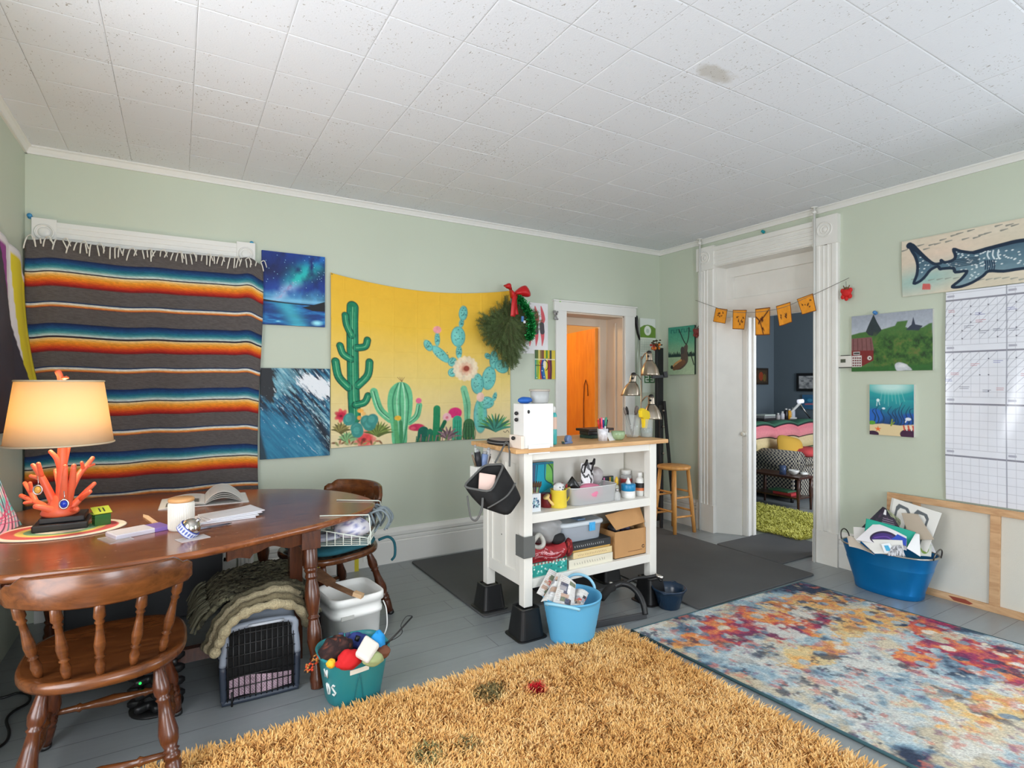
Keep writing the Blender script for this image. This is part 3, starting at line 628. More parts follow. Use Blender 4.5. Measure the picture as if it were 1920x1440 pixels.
# striped blanket over the window
def blanket():
    x0, x1, z1, z0, y = -.738, .492, 2.195, .60, YB-.062
    nu, nv = 90, 420
    U, V = np.meshgrid(np.linspace(0, 1, nu), np.linspace(0, 1, nv))
    z = z1+(z0-z1)*V; s = np.mod((2.09-z), .374); s = np.where(z > 2.09, .30, s)
    st = [(0, (20, 34, 66)), (.008, (22, 46, 92)), (.025, (26, 74, 122)), (.042, (30, 112, 130)), (.055, (92, 158, 160)), (.067, (196, 212, 206)), (.072, (214, 220, 212)), (.0725, (50, 40, 48)), (.081, (46, 36, 44)), (.0815, (236, 214, 170)), (.09, (240, 190, 108)), (.104, (240, 158, 44)),
          (.12, (232, 122, 28)), (.135, (206, 70, 26)), (.15, (160, 28, 24)), (.160, (112, 20, 26)), (.163, (92, 86, 84)), (.246, (92, 86, 84)), (.247, (26, 54, 92)), (.254, (24, 50, 86)), (.255, (214, 216, 210)), (.264, (226, 220, 206)), (.266, (238, 178, 96)), (.276, (208, 104, 44)), (.279, (120, 42, 30)), (.281, (92, 86, 84)), (.374, (92, 86, 84))]
    C = np.stack([np.interp(s, [p for p, _ in st], [lin(c)[i] for _, c in st]) for i in range(3)], -1)
    C *= (.82+.36*np.random.default_rng(2).random((nv, nu)))[..., None]
    def f(U, V):
        r = .013*np.exp(-((U-.5)/.09)**2)+.010*np.sin(U*8.5+.8)-.012*np.exp(-((U-.02)/.05)**2)+.008*np.sin(U*3.2)+.02*np.exp(-((U-.93)/.04)**2)*(1-V)-.02*np.clip(U-.95, 0, 1)*20*(1-V)
        edge = .012*np.sin(V*5+1)*U**6-.016*V*U**4
        return x0+(x1-x0)*U+edge, y-.012*np.sin(U*11+.6)*(.4+.6*V)-.006*np.sin(U*23), z1+(z0-z1)*V+r*(1-.25*V)
    b = B(); b.sheet(f, nu, nv, 0, C)
    o = tag(b.build('striped_blanket', colmat('woven_wool', .95, bump=.5, bs=260, fine=.18, fs=420), solid=.006), 'grey woven blanket with blue and orange stripes hung over the left window', 'blanket')
    b = B(); r = np.random.default_rng(5)
    for i in range(46):
        u = (i+.5)/46+.006*math.sin(i*7.3); x = x0+(x1-x0)*u-o.location.x; yy = y-.012*math.sin(u*11+.6)*.4-.006*math.sin(u*23)-.012-o.location.y; zz = z1+.013*math.exp(-((u-.5)/.09)**2)+.01*math.sin(u*8.5+.8)-o.location.z
        ln = .03+.045*r.random(); dx = r.normal(0, .012)
        b.tube(smooth([(x, yy+.012, zz+.004), (x+dx*.1, yy-.008, zz-.006), (x+dx*.6, yy-.008, zz-ln*.55), (x+dx, yy-.002, zz-ln)], 3), [.004]*9+[.0035], 5)
        if i % 3 == 0: b.tube(smooth([(x, yy, zz+.004), (x+.02, yy-.012, zz+.012), (x+.035, yy-.006, zz-.03)], 3), .0035, 5)
    lab(b.build('fringe', mat('cream_wool', (224, 220, 210), .95), o), 'knotted off-white fringe')
blanket()
# push pins
def pin(p, nrm, c, label, cat='push pin'):
    b = B(); p = Vector(p); n = Vector(nrm); b.turn(p, p+n*.03, [(0, .004), (.15, .004), (.2, .013), (.3, .013), (.4, .008), (.75, .009), (.85, .013), (1, .011)], 12)
    return tag(b.build('push_pin', mat('pin_%d_%d_%d' % c, c, .35)), label, cat, 'push pins')
pin(BW(57, 408, YB-.001), (0, -1, .3), (60, 140, 190), 'blue push pin above the left end of the window casing')
pin(BW(471, 459, YB-.001), (0, -1, .3), (50, 150, 190), 'blue push pin above the right end of the window casing')
pin(BW(1047, 566, YB-.001), (0, -1, .3), (120, 190, 50), 'lime green push pin above the casing of the small doorway')
pin(RW(1433, 436, XR-.001), (-1, 0, .3), (20, 150, 160), 'teal push pin above the tall white doorway')
pin(RW(1643, 588, XR-.0225), (-1, 0, .3), (70, 130, 190), 'blue push pin at the top of the barn painting')
# ---------------------------------------------------------------- chilli print and abstract
cA, cB = BW(938, 562), BW(1027, 664)
P = Pic((cB.x-cA.x)/(cA.z-cB.z), 130, (236, 234, 236)); q = bmap(955, 550, 8.47, cA.x, cA.z, cA.z-cB.z)
for dx, cut in ((0, 0), (-95, 0), (-195, 0), (-290, 0)):
    P.curve([q(500+dx, 210), q(525+dx, 330), q(535+dx, 420), q(505+dx, 500), q(520+dx, 620), q(525+dx, 720), q(515+dx, 835)], [.012, .04, .045, .038, .05, .035, .006], (222, 92, 102))
    P.curve([q(512+dx, 500), q(520+dx, 610)], .055, (78, 72, 78))
P.img *= (.95+.08*P.n(20, 20, 3))[..., None]
b = B(); b.pic(P, (cA.x, YB-.004, cA.z), (cB.x, YB-.004, cA.z), (cA.x, YB-.004, cB.z), off=lambda U, V: -.002+.004*U*V)
tag(b.build('chilli_print', M_paper, solid=.001), 'white paper print of red chilli peppers, half hidden behind the wreath', 'print')
aA, aB = BW(1001, 656), BW(1039, 711)
P = Pic((aB.x-aA.x)/(aA.z-aB.z), 100, (210, 190, 60)); r = np.random.default_rng(8)
for i, c in enumerate([(70, 100, 60), (90, 110, 50), (214, 196, 110), (130, 100, 60), (120, 70, 50), (220, 196, 40), (80, 140, 40), (214, 190, 40), (60, 60, 60)]): P.line([(i*.078+.03, 0), (i*.078+.03, .3)], .045, c)
for i, c in enumerate([(70, 150, 130), (130, 170, 50), (226, 196, 20), (190, 60, 30), (20, 60, 140), (30, 110, 170), (230, 210, 60), (150, 30, 30), (90, 30, 60)]): P.curve([(i*.078+.03, .33), (i*.075+.02+.05*math.sin(i), .65), (i*.078+.03, 1)], .045, c)
P.line([(0, .32), (1, .32)], .014, (230, 226, 210)); P.ell(.4, .5, .06, .14, (232, 224, 200)); P.curve([(.42, .34), (.52, .42), (.54, .6), (.46, .7)], .016, (30, 26, 30)); P.line([(.03, .53), (.34, .53)], .014, (40, 34, 30)); P.line([(.18, .4), (.26, .56), (.24, .72)], .01, (120, 30, 30))
P.dots([(.3, .71), (.38, .92), (.08, .95)], .018, (235, 235, 240))
canvas('abstract_painting', P, 'b', aA.x, aB.x, aB.z, aA.z, .012, 'small abstract canvas of bright vertical colour streaks beside the door casing', 'painting')
# little robot-like charm on the casing
t = thing('hanging_charm', 'small grey animal charm hung on the casing of the small doorway', 'charm', BW(1042, 592, YB-.03))
M_chm = mat('pewter', (150, 148, 146), .4, .3)
b = B(); b.sph((0, 0, .02), .022, (1, .4, .9)); b.sph((0, 0, -.02), .018, (1, .4, 1.1)); b.sph((-.02, 0, .036), .009); b.sph((.02, 0, .036), .009); b.sph((.02, 0, -.03), .009); b.build('body', M_chm, t)
b = B(); b.sph((0, -.01, .016), .006); b.build('nose', M_black, t)
# ---------------------------------------------------------------- wreath
wc = BW(948, 618, YB-.10)
t = thing('wreath', 'evergreen heart shaped wreath with red bow hung over the yellow tapestry', 'wreath', (wc.x, YB-.075, wc.z))
def wreath():
    r = np.random.default_rng(11); V = []; F = []; C = []
    out = [(lambda p: (p.x-wc.x, p.z-wc.z))(BW(x, y, YB-.10)) for x, y in ((955, 552), (925, 568), (898, 590), (895, 612), (905, 634), (925, 652), (940, 672), (950, 697), (962, 684), (968, 672), (978, 655), (985, 640), (1000, 622), (1006, 600), (1000, 580), (980, 560))]
    def dirs(n):
        for _ in range(n):
            i = r.random()*len(out); a, b2 = out[int(i) % len(out)], out[(int(i)+1) % len(out)]; f = i-int(i); yield (a[0]*(1-f)+b2[0]*f, a[1]*(1-f)+b2[1]*f)
    n = 0
    for ex, ez in dirs(640):
        k = .25+.75*r.random()**.6; s0 = r.random()*.5*k
        bx, bz = ex*s0+r.normal(0, .012), ez*s0+.10*(1-k)+r.normal(0, .012); tx, tz = ex*k*1.06+r.normal(0, .022), ez*k*1.05-.012+r.normal(0, .018)
        dx, dz = tx-bx, tz-bz; L = math.hypot(dx, dz); mxl = .17
        if L > mxl: bx, bz = tx-dx/L*mxl, tz-dz/L*mxl; dx, dz = tx-bx, tz-bz; L = mxl
        if L < .03: continue
        y0 = -.02-.055*(1-k)-r.random()*.05; m = int(L/.0042)
        shade = .75+.5*r.random()
        for j in range(m):
            f = j/m; px, pz = bx+dx*f, bz+dz*f; py = y0+.012*math.sin(f*3)
            for sgn in (-1, 1):
                a = math.atan2(dz, dx)+sgn*(.75+r.random()*.3); ln = .017+.008*r.random(); qx, qz = px+math.cos(a)*ln, pz+math.sin(a)*ln; qy = py-.006+r.normal(0, .006)
                ox, oz = -math.sin(a)*.0013, math.cos(a)*.0013
                V += [(px-ox, py, pz-oz), (px+ox, py, pz+oz), (qx, qy, qz)]; F.append((n, n+1, n+2)); n += 3
                c = lin((80, 98, 52))*shade*(.8+.4*r.random()); C += [c]*3
        V += [(bx-.0015, y0, bz), (bx+.0015, y0, bz), (tx, y0, tz)]; F.append((n, n+1, n+2)); n += 3; C += [lin((80, 70, 40))]*3
    b = B(); b.add(V, np.array(F), 0, False, np.array(C)); o = b.build('fir_needles', colmat('fir_green', .7), t); o['kind'] = 'stuff'
    # backing hoop
    b = B(); P0 = [(x*.6, -.012, z*.6) for x, z in out]; b.tube(smooth(P0, 3, True), .02, 8, loop=True); b.build('hoop', mat('brown_twig', (70, 58, 40), .9), t)
    b = B(); b.cyl((0, -.02, .10), (0, .0745, .104), .003, n=8); b.build('nail', mat('nail_steel', (150, 150, 150), .4, 1.), t)
    M_red = mat('red_foil_ribbon', (200, 26, 32), .32, .1)
    def P2(cx, cy): p = BW(840+cx/4, 520+cy/4, YB-.17); return (p.x-wc.x, p.z-wc.z)
    b = B()
    def ribbon(pts, w, dy=0.):
        S = smooth([(x, y, z) for (x, z), y in pts], 6); S = np.array(S)
        T = np.gradient(S, axis=0); nx = np.stack([-T[:, 2], T[:, 1]*0, T[:, 0]], -1); nx /= np.linalg.norm(nx, axis=1)[:, None]
        A, Bq = S+nx*w/2, S-nx*w/2; k = len(S); Vv = np.concatenate([A, Bq]); b.add(Vv, np.array([(i, i+1, k+i+1, k+i) for i in range(k-1)]))
    K = P2(478, 130)
    def loop(pts, y, h):
        S = smooth([P2(*p)+(0,) for p in pts], 5, True); n = len(S); c = np.mean(S, 0); b.add([(c[0], y-h, c[1])]+[(c[0]+(p[0]-c[0])*.6, y-h*.8, c[1]+(p[1]-c[1])*.6) for p in S]+[(p[0], y, p[1]) for p in S]+[(p[0], y+h, p[1]) for p in S], [(0, 1+i, 1+(i+1) % n) for i in range(n)]+[(1+n*j+i, 1+n*(j+1)+i, 1+n*(j+1)+(i+1) % n, 1+n*j+(i+1) % n) for j in (0, 1) for i in range(n)])
    loop([(478, 128), (520, 84), (560, 72), (590, 120), (585, 150), (530, 142)], -.15, .028); loop([(478, 132), (440, 92), (405, 70), (412, 62), (440, 66), (452, 150), (470, 165)], -.15, .024); loop([(405, 82), (412, 60), (432, 56), (442, 72), (430, 92)], -.165, .015)
    ribbon([(K, -.155), (P2(462, 200), -.165), (P2(456, 300), -.16)], .045); ribbon([(K, -.155), (P2(480, 210), -.15), (P2(492, 285), -.15)], .03)
    b.build('bow', M_red, t, solid=.002)
    M_tin = mat('green_tinsel', (14, 120, 52), .25, .7)
    pts = smooth([P2(495, 150)+(0,), P2(535, 190)+(0,), P2(580, 260)+(0,), P2(605, 330)+(0,), P2(605, 400)+(0,), P2(590, 450)+(0,)], 10); V = []; F = []; n = 0
    for p in pts:
        for _ in range(34):
            a = r.random()*2*PI; e = r.normal(0, .55); L = .02+.022*r.random(); d = np.array([math.cos(a)*math.cos(e), math.sin(e), math.sin(a)*math.cos(e)]); s = np.array([-d[2], 0, d[0]])*.0035
            c = np.array([p[0], -.14, p[1]])+r.normal(0, .006, 3); V += [c-s, c+s, c+d*L+s, c+d*L-s]; F.append((n, n+1, n+2, n+3)); n += 4
    b = B(); b.add(V, np.array(F), 0, False); b.build('tinsel_garland', M_tin, t)
    b = B(); p = P2(528, 318); b.cb((p[0], -.16, p[1]), (.022, .006, .045), C=lin((70, 120, 180))); p2 = P2(540, 340); b.cb((p2[0], -.165, p2[1]), (.018, .006, .022), C=lin((230, 230, 232))); b.build('gift_tag', M_paper, t)
wreath()
# ---------------------------------------------------------------- right of the small doorway: calendar, wire brush
kA, kB = BW(1199, 596), BW(1228, 736)
P = Pic((kB.x-kA.x)/(kA.z-kB.z), 230, (214, 222, 208)); A = P.A
P.poly([(0, 0), (A, 0), (A, .26), (0, .26)], (222, 228, 222)); P.poly([(0, .26), (0, .13), (A*.25, .095), (A*.5, .085), (A*.75, .095), (A, .13), (A, .26)], (104, 142, 52)); P.ell(A*.48, .165, A*.22, .065, (226, 232, 222)); P.ell(A*.48, .17, A*.1, .03, (190, 205, 190))
for i in range(9): P.line([(0, .29+i*.032), (A, .29+i*.032)], .0016, (168, 182, 166))
for i in range(8): P.line([(A*i/7, .29), (A*i/7, .55)], .0016, (168, 182, 166))
P.poly([(A*.3, .69), (A*.98, .69), (A*.98, .87), (A*.3, .87)], (48, 110, 58))
D7 = {'2': 'abged', '3': 'abgcd'}
def digit(P, ch, x, y, w, h, r, c):
    S = {'a': [(0, 0), (1, 0)], 'b': [(1, 0), (1, .5)], 'c': [(1, .5), (1, 1)], 'd': [(0, 1), (1, 1)], 'e': [(0, .5), (0, 1)], 'f': [(0, 0), (0, .5)], 'g': [(0, .5), (1, .5)]}
    D = {'0': 'abcdef', '1': 'bc', '2': 'abged', '3': 'abgcd', '4': 'fgbc', '5': 'afgcd', '6': 'afgedc', '7': 'abc', '8': 'abcdefg', '9': 'abcdfg'}
    for s in D[ch]: P.line([(x+w*u, y+h*v) for u, v in S[s]], r, c)
digit(P, '2', A*.4, .775, A*.17, .07, .008, (226, 232, 222)); digit(P, '3', A*.72, .775, A*.17, .07, .008, (226, 232, 222))
for i in range(4): P.ell(A*(.4+.15*i), .73, A*.04, .012, (206, 216, 204))
b = B(); b.pic(P, (kA.x, YB-.006, kA.z), (kB.x, YB-.006, kA.z), (kA.x, YB-.006, kB.z), off=lambda U, V: .004*np.sin(V*6))
tag(b.build('wall_calendar', M_paper, solid=.002), 'narrow green and white wall calendar hung in the corner behind the lamps', 'calendar')
t = thing('fly_swatter', 'black handled wire swatter hung on the back wall beside the small doorway', 'swatter', BW(1194, 595, YB-.02))
p0 = BW(1194, 595, YB-.02); f = lambda x, y: tuple(BW(x, y, YB-.02)-p0)
b = B(); b.tube([f(1193, 592), f(1193, 600), f(1194, 612), f(1196, 625), f(1199, 637)], [.016, .026, .022, .016, .011], 10, flat=.5); b.build('handle', M_black, t)
b = B(); b.tube([f(1197, 635), f(1195, 660), f(1194, 700)], .004, 6); b.tube([f(1199.5, 637), f(1201, 665), f(1203, 700)], .004, 6); b.build('wire_shaft', mat('pale_wire', (190, 200, 190), .35, .6), t)
# ---------------------------------------------------------------- right wall pictures
yA, yB = RW(1256, 615), RW(1305, 702)
P = Pic((yA.y-yB.y)/(yA.z-yB.z), 150); A = P.A; X, Y = P.X/A, P.Y
P.img = P.grad(Y+.1*(P.n(4, 6, 3)-.5), [(0, (54, 140, 118)), (.3, (84, 160, 128)), (.5, (132, 178, 140)), (.62, (160, 190, 150)), (1, (176, 200, 166))])
for i in range(16): P.poly([(A*(i*.066-.03), .63), (A*(i*.066+.03), .50+.05*((i*7) % 5)/5), (A*(i*.066+.09), .63)], (24, 54, 50))
for i in range(8): P.line([(A*(.12+i*.1), .06), (A*(.12+i*.1), .12)], .012, (34, 110, 96)); P.line([(A*(.12+i*.1), .06+.06*(i % 2)), (A*(.18+i*.1), .06+.06*(i % 2))], .009, (34, 110, 96))
for pts in ([(.42, .06), (.6, .3), (.74, .42)], [(.8, .04), (.78, .25), (.66, .45)]): P.curve([(A*x, y) for x, y in pts], .012, (22, 34, 32))
P.curve([(A*.7, .42), (A*.62, .55), (A*.62, .7), (A*.45, .82), (A*.2, .86)], [.04, .085, .10, .075, .03], (86, 74, 66)); P.curve([(A*.6, .74), (A*.4, .82), (A*.22, .88)], [.05, .06, .03], (120, 84, 60)); P.curve([(A*.5, .7), (A*.3, .76), (A*.2, .82)], .02, (206, 150, 90)); P.ell(A*.14, .84, .035, .04, (36, 48, 40))
P.line([(A*.85, .55), (A*.98, .8)], .012, (28, 40, 36)); P.ell(A*.55, .5, .05, .08, (70, 66, 64)); P.img *= (.85+.3*P.n(30, 45, 6))[..., None]
canvas('ski_jump_picture', P, 'r', yA.y, yB.y, yB.z, yA.z, .018, 'green picture of a tumbling figure with crossed skis, in the corner above the stool', 'picture', mat('dark_green_edge', (36, 56, 46), .5))
yA, yB = RW(1600, 590), RW(1752, 697)
def p_barn():
    H = .405; z1 = 1.872; y0 = yA.y; P = Pic((yA.y-yB.y)/H, 170); q = rmap(1570, 400, 4.5, y0, z1, H); X, Y = P.X, P.Y
    P.img = P.grad(np.clip(Y*1.6+.3*P.n(4, 9, 2), 0, 1), [(0, (150, 156, 168)), (.5, (170, 178, 190)), (1, (196, 204, 212))])
    pts = [q(*p) for p in ((130, 1030), (200, 1010), (260, 1000), (380, 985), (500, 950), (520, 915), (610, 905), (590, 960), (650, 985), (740, 960), (790, 930), (815, 925), (815, 1350), (130, 1350))]
    P.poly(pts, (70, 112, 52), .01)
    P.poly([q(*p) for p in ((255, 1000), (285, 930), (320, 855), (350, 920), (388, 985), (340, 1040), (280, 1030))], (40, 54, 58)); P.poly([q(*p) for p in ((590, 985), (640, 940), (655, 875), (672, 938), (735, 950), (700, 990))], (50, 60, 78))
    low = np.clip((Y-q(500, 985)[1])*6, 0, 1)*(X > q(330, 1000)[0]-.05*P.n(9, 9, 5)); nz = P.n(16, 12, 6, 5, .65)
    P.mix(np.clip(low, 0, 1), P.grad(nz, [(.25, (24, 52, 24)), (.45, (48, 92, 36)), (.6, (70, 112, 44)), (.8, (104, 110, 56))]))
    P.poly([q(*p) for p in ((130, 1300), (810, 1270), (815, 1350), (130, 1360))], (44, 100, 40), .03)
    P.poly([q(*p) for p in ((130, 1060), (305, 1045), (325, 1160), (130, 1165))], (128, 84, 84)); P.poly([q(*p) for p in ((130, 1160), (320, 1158), (320, 1240), (225, 1290), (130, 1295))], (122, 34, 34))
    for i in range(5): P.line([q(150+i*36, 1062), q(150+i*38, 1158)], .006, (96, 52, 50))
    P.poly([q(*p) for p in ((138, 1205), (220, 1200), (220, 1295), (138, 1298))], (214, 210, 206))
    for i in range(4):
        for j in range(4): P.ell(*q(150+i*19, 1222+j*21), .016, .014, (110, 40, 44))
    P.poly([q(*p) for p in ((150, 1170), (205, 1168), (205, 1195), (150, 1197))], (190, 186, 184)); P.line([q(160, 1183), q(196, 1182)], .014, (50, 44, 44)); P.ell(*q(286, 1222), .036, .038, (214, 208, 200)); P.ell(*q(288, 1222), .014, .015, (60, 30, 30))
    P.poly([q(*p) for p in smooth([(500, 1280), (530, 1258), (585, 1270), (645, 1320), (590, 1325), (520, 1330)], 5, True)], (196, 200, 206), .01); P.ell(*q(560, 1285), .07, .03, (222, 224, 228), soft=.02)
    P.img *= (.86+.28*P.n(40, 30, 9))[..., None]; return P
canvas('barn_painting', p_barn(), 'r', yA.y, yB.y, 1.467, 1.872, .02, 'green landscape painting of a red barn and a church steeple behind trees', 'painting')
yA, yB = RW(1634, 721), RW(1717, 820)
def p_sea():
    P = Pic((yA.y-yB.y)/(yA.z-yB.z), 150); A = P.A; X, Y = P.X/A, P.Y
    P.img = P.grad(Y+.14*(P.n(5, 5, 2)-.5)+.25*np.abs(X-.5)*(Y < .3), [(0, (70, 196, 190)), (.2, (36, 168, 168)), (.45, (22, 132, 148)), (.6, (22, 96, 150)), (.78, (18, 60, 120)), (1, (16, 40, 90))])
    P.ell(A*.5, .04, A*.38, .11, (196, 232, 226), soft=.12)
    for i in range(7): P.line([(A*(.3+.07*i), .1), (A*(.26+.09*i), .32+.05*(i % 3))], .005, (150, 220, 212), .01, .5)
    P.ell(A*.12, .62, A*.2, .14, (30, 100, 190), soft=.03); P.ell(A*.92, .68, A*.22, .13, (26, 84, 170), soft=.03)
    r = np.random.default_rng(3)
    for x in (.1, .18, .3, .46, .56, .62, .7, .76, .86, .94): P.curve([(A*x, .78), (A*(x+.04), .62+.1*r.random()), (A*(x-.03), .5+.1*r.random()), (A*(x+.05), .34+.16*r.random())], [.01, .012, .008, .003], (12, 60, 96))
    P.poly([(0, .80), (A*.3, .77), (A*.7, .79), (A, .76), (A, 1), (0, 1)], (228, 206, 160), .01)
    P.ell(A*.08, .98, A*.14, .06, (60, 30, 60)); P.ell(A*.9, .95, A*.2, .1, (66, 28, 62)); P.ell(A*.06, .76, A*.08, .04, (90, 160, 50))
    for i in range(5): P.line([(A*.2, .88), (A*.2+.055*math.cos(i*1.257-.3), .88+.05*math.sin(i*1.257-.3))], [.018, .005], (236, 110, 50))
    for i in range(5): P.line([(A*(.78+.05*i), .79), (A*(.80+.05*i), .87)], .012, ((206, 60, 60), (240, 220, 210))[i % 2])
    P.ell(A*.88, .66, .05, .03, (226, 232, 240)); P.line([(A*.84, .68), (A*.82, .72)], .01, (226, 232, 240)); P.ell(A*.2, .31, .03, .03, (220, 240, 240)); P.line([(A*.18, .33), (A*.17, .42)], .007, (200, 230, 235)); P.line([(A*.22, .33), (A*.24, .4)], .007, (200, 230, 235)); P.ell(A*.33, .47, .03, .02, (214, 236, 244))
    P.line([(A*.5, .8), (A*.53, .68)], .012, (130, 150, 40)); P.line([(A*.5, .8), (A*.57, .73)], .01, (130, 150, 40)); return P
canvas('reef_painting', p_sea(), 'r', yA.y, yB.y, yB.z, yA.z, .022, 'small teal canvas painting of an underwater reef with a starfish', 'painting')
# whale shark banner
def p_shark(y0, y1, z0, z1):
    H = z1-z0; P = Pic((y0-y1)/H, 150, (216, 206, 184)); q = rmap(1570, 400, 4.5, y0, z1, H)
    P.mix(np.clip(P.n(6, 3, 4)*1.5-.5, 0, 1)*.5, (226, 214, 198)); P.ell(*q(760, 540), .62, .2, (126, 186, 184), -.2, .3, .75); P.ell(*q(900, 350), .5, .2, (226, 192, 172), 0, .4, .5)
    r = np.random.default_rng(6); rows = [(q(560+i*46, 320-i*11)) for i in range(44)]
    for i, (x, y) in enumerate(rows):
        yy = y+.14*(r.random()-.5)
        if .03 < yy < .97: P.line([(x, yy), (x+.085, yy-.01)], [.014, .006], (140, 140, 130))
    for i in range(16): x, y = q(640+i*70, 560+8*math.sin(i)); P.line([(x, y), (x+.08, y-.01)], [.012, .005], (140, 146, 136), al=.8)
    body = smooth([q(*p) for p in ((622, 275), (650, 270), (690, 310), (745, 365), (795, 410), (835, 430), (885, 420), (885, 398), (915, 416), (985, 395), (1005, 360), (990, 305), (1050, 322), (1160, 332), (1260, 300), (1400, 270), (1590, 232), (1800, 215), (2000, 225), (2140, 290), (2170, 350), (2120, 410), (1900, 440), (1580, 468), (1420, 492), (1290, 490), (1240, 530), (1150, 585), (1060, 618), (1000, 626), (980, 615), (1050, 560), (1100, 490), (1005, 498), (985, 465), (900, 468), (875, 472), (855, 450), (795, 480), (750, 535), (705, 575), (655, 592), (682, 520), (690, 440), (672, 370), (645, 325))], 3, True)
    body = [tuple(p) for p in body]; inside = Pic(P.A, 150, (0, 0, 0)); inside.poly(body, (255, 255, 255)); m = inside.img[..., 0]
    sh = P.grad(np.clip((P.Y-.25)*1.6+.5*(P.n(9, 5, 7)-.5), 0, 1), [(0, (52, 78, 100)), (.5, (92, 124, 140)), (1, (132, 160, 170))]); P.mix(m, sh)
    def dot(cx, cy, rr): x, y = q(cx, cy); P.ell(x, y, rr*1.3, rr*.8, (220, 232, 234), -.25)
    for i in range(150):
        x = 860+r.random()*1250; y = 330+r.random()*150-(x-1100)*.09; px, py = q(x, y); ix = int(px/P.A*(P.w-1)); iy = int(py*(P.h-1))
        if 2 < ix < P.w-3 and 2 < iy < P.h-3 and m[iy-2:iy+3, ix-2:ix+3].min() > .9: P.ell(px, py, .016, .010, (222, 232, 234), -.2)
    for p in ((715, 375), (735, 405), (755, 440), (700, 470), (725, 500), (780, 440), (745, 470), (710, 420), (1140, 520), (1170, 500), (1200, 515), (1130, 550), (1180, 540), (1150, 530), (1010, 330), (1030, 345), (1060, 345)): dot(*p, .012)
    for i in range(5): P.curve([q(940+i*6, 405+i*14), q(1050, 390+i*14), q(1200, 370+i*13)], .007, (32, 52, 72))
    for i in range(5): P.curve([q(1255+i*19, 400), q(1262+i*19, 440), q(1258+i*19, 475)], .009, (30, 52, 78))
    for i in range(3): P.curve([q(1280+i*45, 320-i*4), q(1275+i*45, 355), q(1290+i*45, 385)], .010, (216, 228, 232))
    P.line(body+[body[0]], .024, (24, 44, 66)); P.curve([q(622, 275), q(690, 320), q(770, 400)], [.055, .035, .02], (24, 44, 66)); P.curve([q(1160, 332), q(1400, 268), q(1600, 230), q(2000, 222)], .03, (24, 44, 66))
    P.ell(*q(2060, 330), .02, .02, (20, 20, 24))
    for i in range(5): P.line([q(735+i*12, 600), q(730+i*14, 640)], .012, (206, 96, 90))
    P.ell(*q(762, 620), .06, .04, (206, 100, 94), 0, .02, .8)
    P.img *= (.93+.14*P.n(60, 30, 3))[..., None]; return P
y0, z0, z1 = RW(1693, 500).y, 1.972, 2.352; y1 = y0-1.55
b = B(); b.pic(p_shark(y0, y1, z0, z1), (XR-.01, y0, z1), (XR-.01, y1, z1), (XR-.01, y0, z0), off=lambda U, V: .008+.006*np.sin(U*14+V*3)*(V > .02)-.01*V*np.exp(-U*18))
tag(b.build('whale_shark_banner', M_print, solid=.0015), 'cream cloth banner painted with a dark blue spotted whale shark', 'banner')
# year planner
def p_plan():
    W, H = .99, 1.335; P = Pic(W/H, 560, (232, 234, 242)); A = P.A; cw = A/3.2; r = np.random.default_rng(9)
    ink = (186, 188, 198)
    for j in range(4):
        yt = .01+j*.2475
        P.line([(0, yt+.033), (A, yt+.033)], .004, (138, 138, 150)); P.line([(0, yt), (A, yt)], .0011, ink)
        for i in range(4):
            x0 = i*cw; P.poly([(x0+.006, yt+.008), (x0+.035, yt+.008), (x0+.035, yt+.018), (x0+.006, yt+.018)], (176, 176, 190)); P.line([(x0+cw*.13, yt), (x0+cw*.13, yt+.03)], .0008, ink)
            for k in range(8):
                if k: P.line([(x0+k*cw/7, yt+.035), (x0+k*cw/7, yt+.245)], .0008, ink, al=.8)
            for k in range(1, 6): P.line([(x0, yt+.035+k*.0375), (x0+cw, yt+.035+k*.0375)], .0009, ink, al=.9)
            if j == 0 or (j == 1 and i < 2):
                for k in range(-4, 7):
                    xa = x0+k*cw/7; pts = [(xa+t*cw/7*1.0, yt+.222-t*.0375) for t in np.linspace(0, 5, 8)]; pts = [(min(max(x, x0), x0+cw), y) for x, y in pts]
                    if j == 0 or k < 2: P.line(pts, .0009, (120, 122, 140), al=.8)
                for k in range(6):
                    for l in range(5):
                        if r.random() < (.7 if j == 0 else .3): P.ell(x0+(k+1)*cw/7, yt+.068+l*.0375, .0028, .0028, (60, 60, 78))
            for k in range(int(r.integers(4, 9)) if j < 2 else 0):
                xx, yy = x0+r.random()*cw*.85, yt+.06+r.random()*.16; c = ((90, 96, 170), (186, 96, 112), (80, 84, 110))[int(r.integers(3))]
                for l in range(2): P.line([(xx, yy+l*.008), (xx+.02+.02*r.random(), yy+l*.008)], .0013, c, al=.8)
    for i in range(1, 4): P.line([(i*cw, 0), (i*cw, 1)], .0022, (160, 162, 174))
    P.img *= (.95+.07*P.n(12, 16, 5))[..., None]; return P, W
P, W = p_plan(); y0 = RW(1776, 700).y; zt, zb = 1.968, .632
b = B(); b.pic(P, (XR-.012, y0, zt), (XR-.012, y0-W, zt), (XR-.012, y0, zb), off=lambda U, V: .006+.012*np.exp(-U*14)*np.sin(V*PI)+.010*np.exp(-((U-.27-.06*np.sin(V*5))/.07)**2)*np.exp(-((V-.55)/.22)**2)+.003*np.sin(V*9+U*5))
tag(b.build('year_planner', M_gloss, solid=.001), 'large glossy white year planner with handwritten grid, hung above the leaning canvas', 'planner')
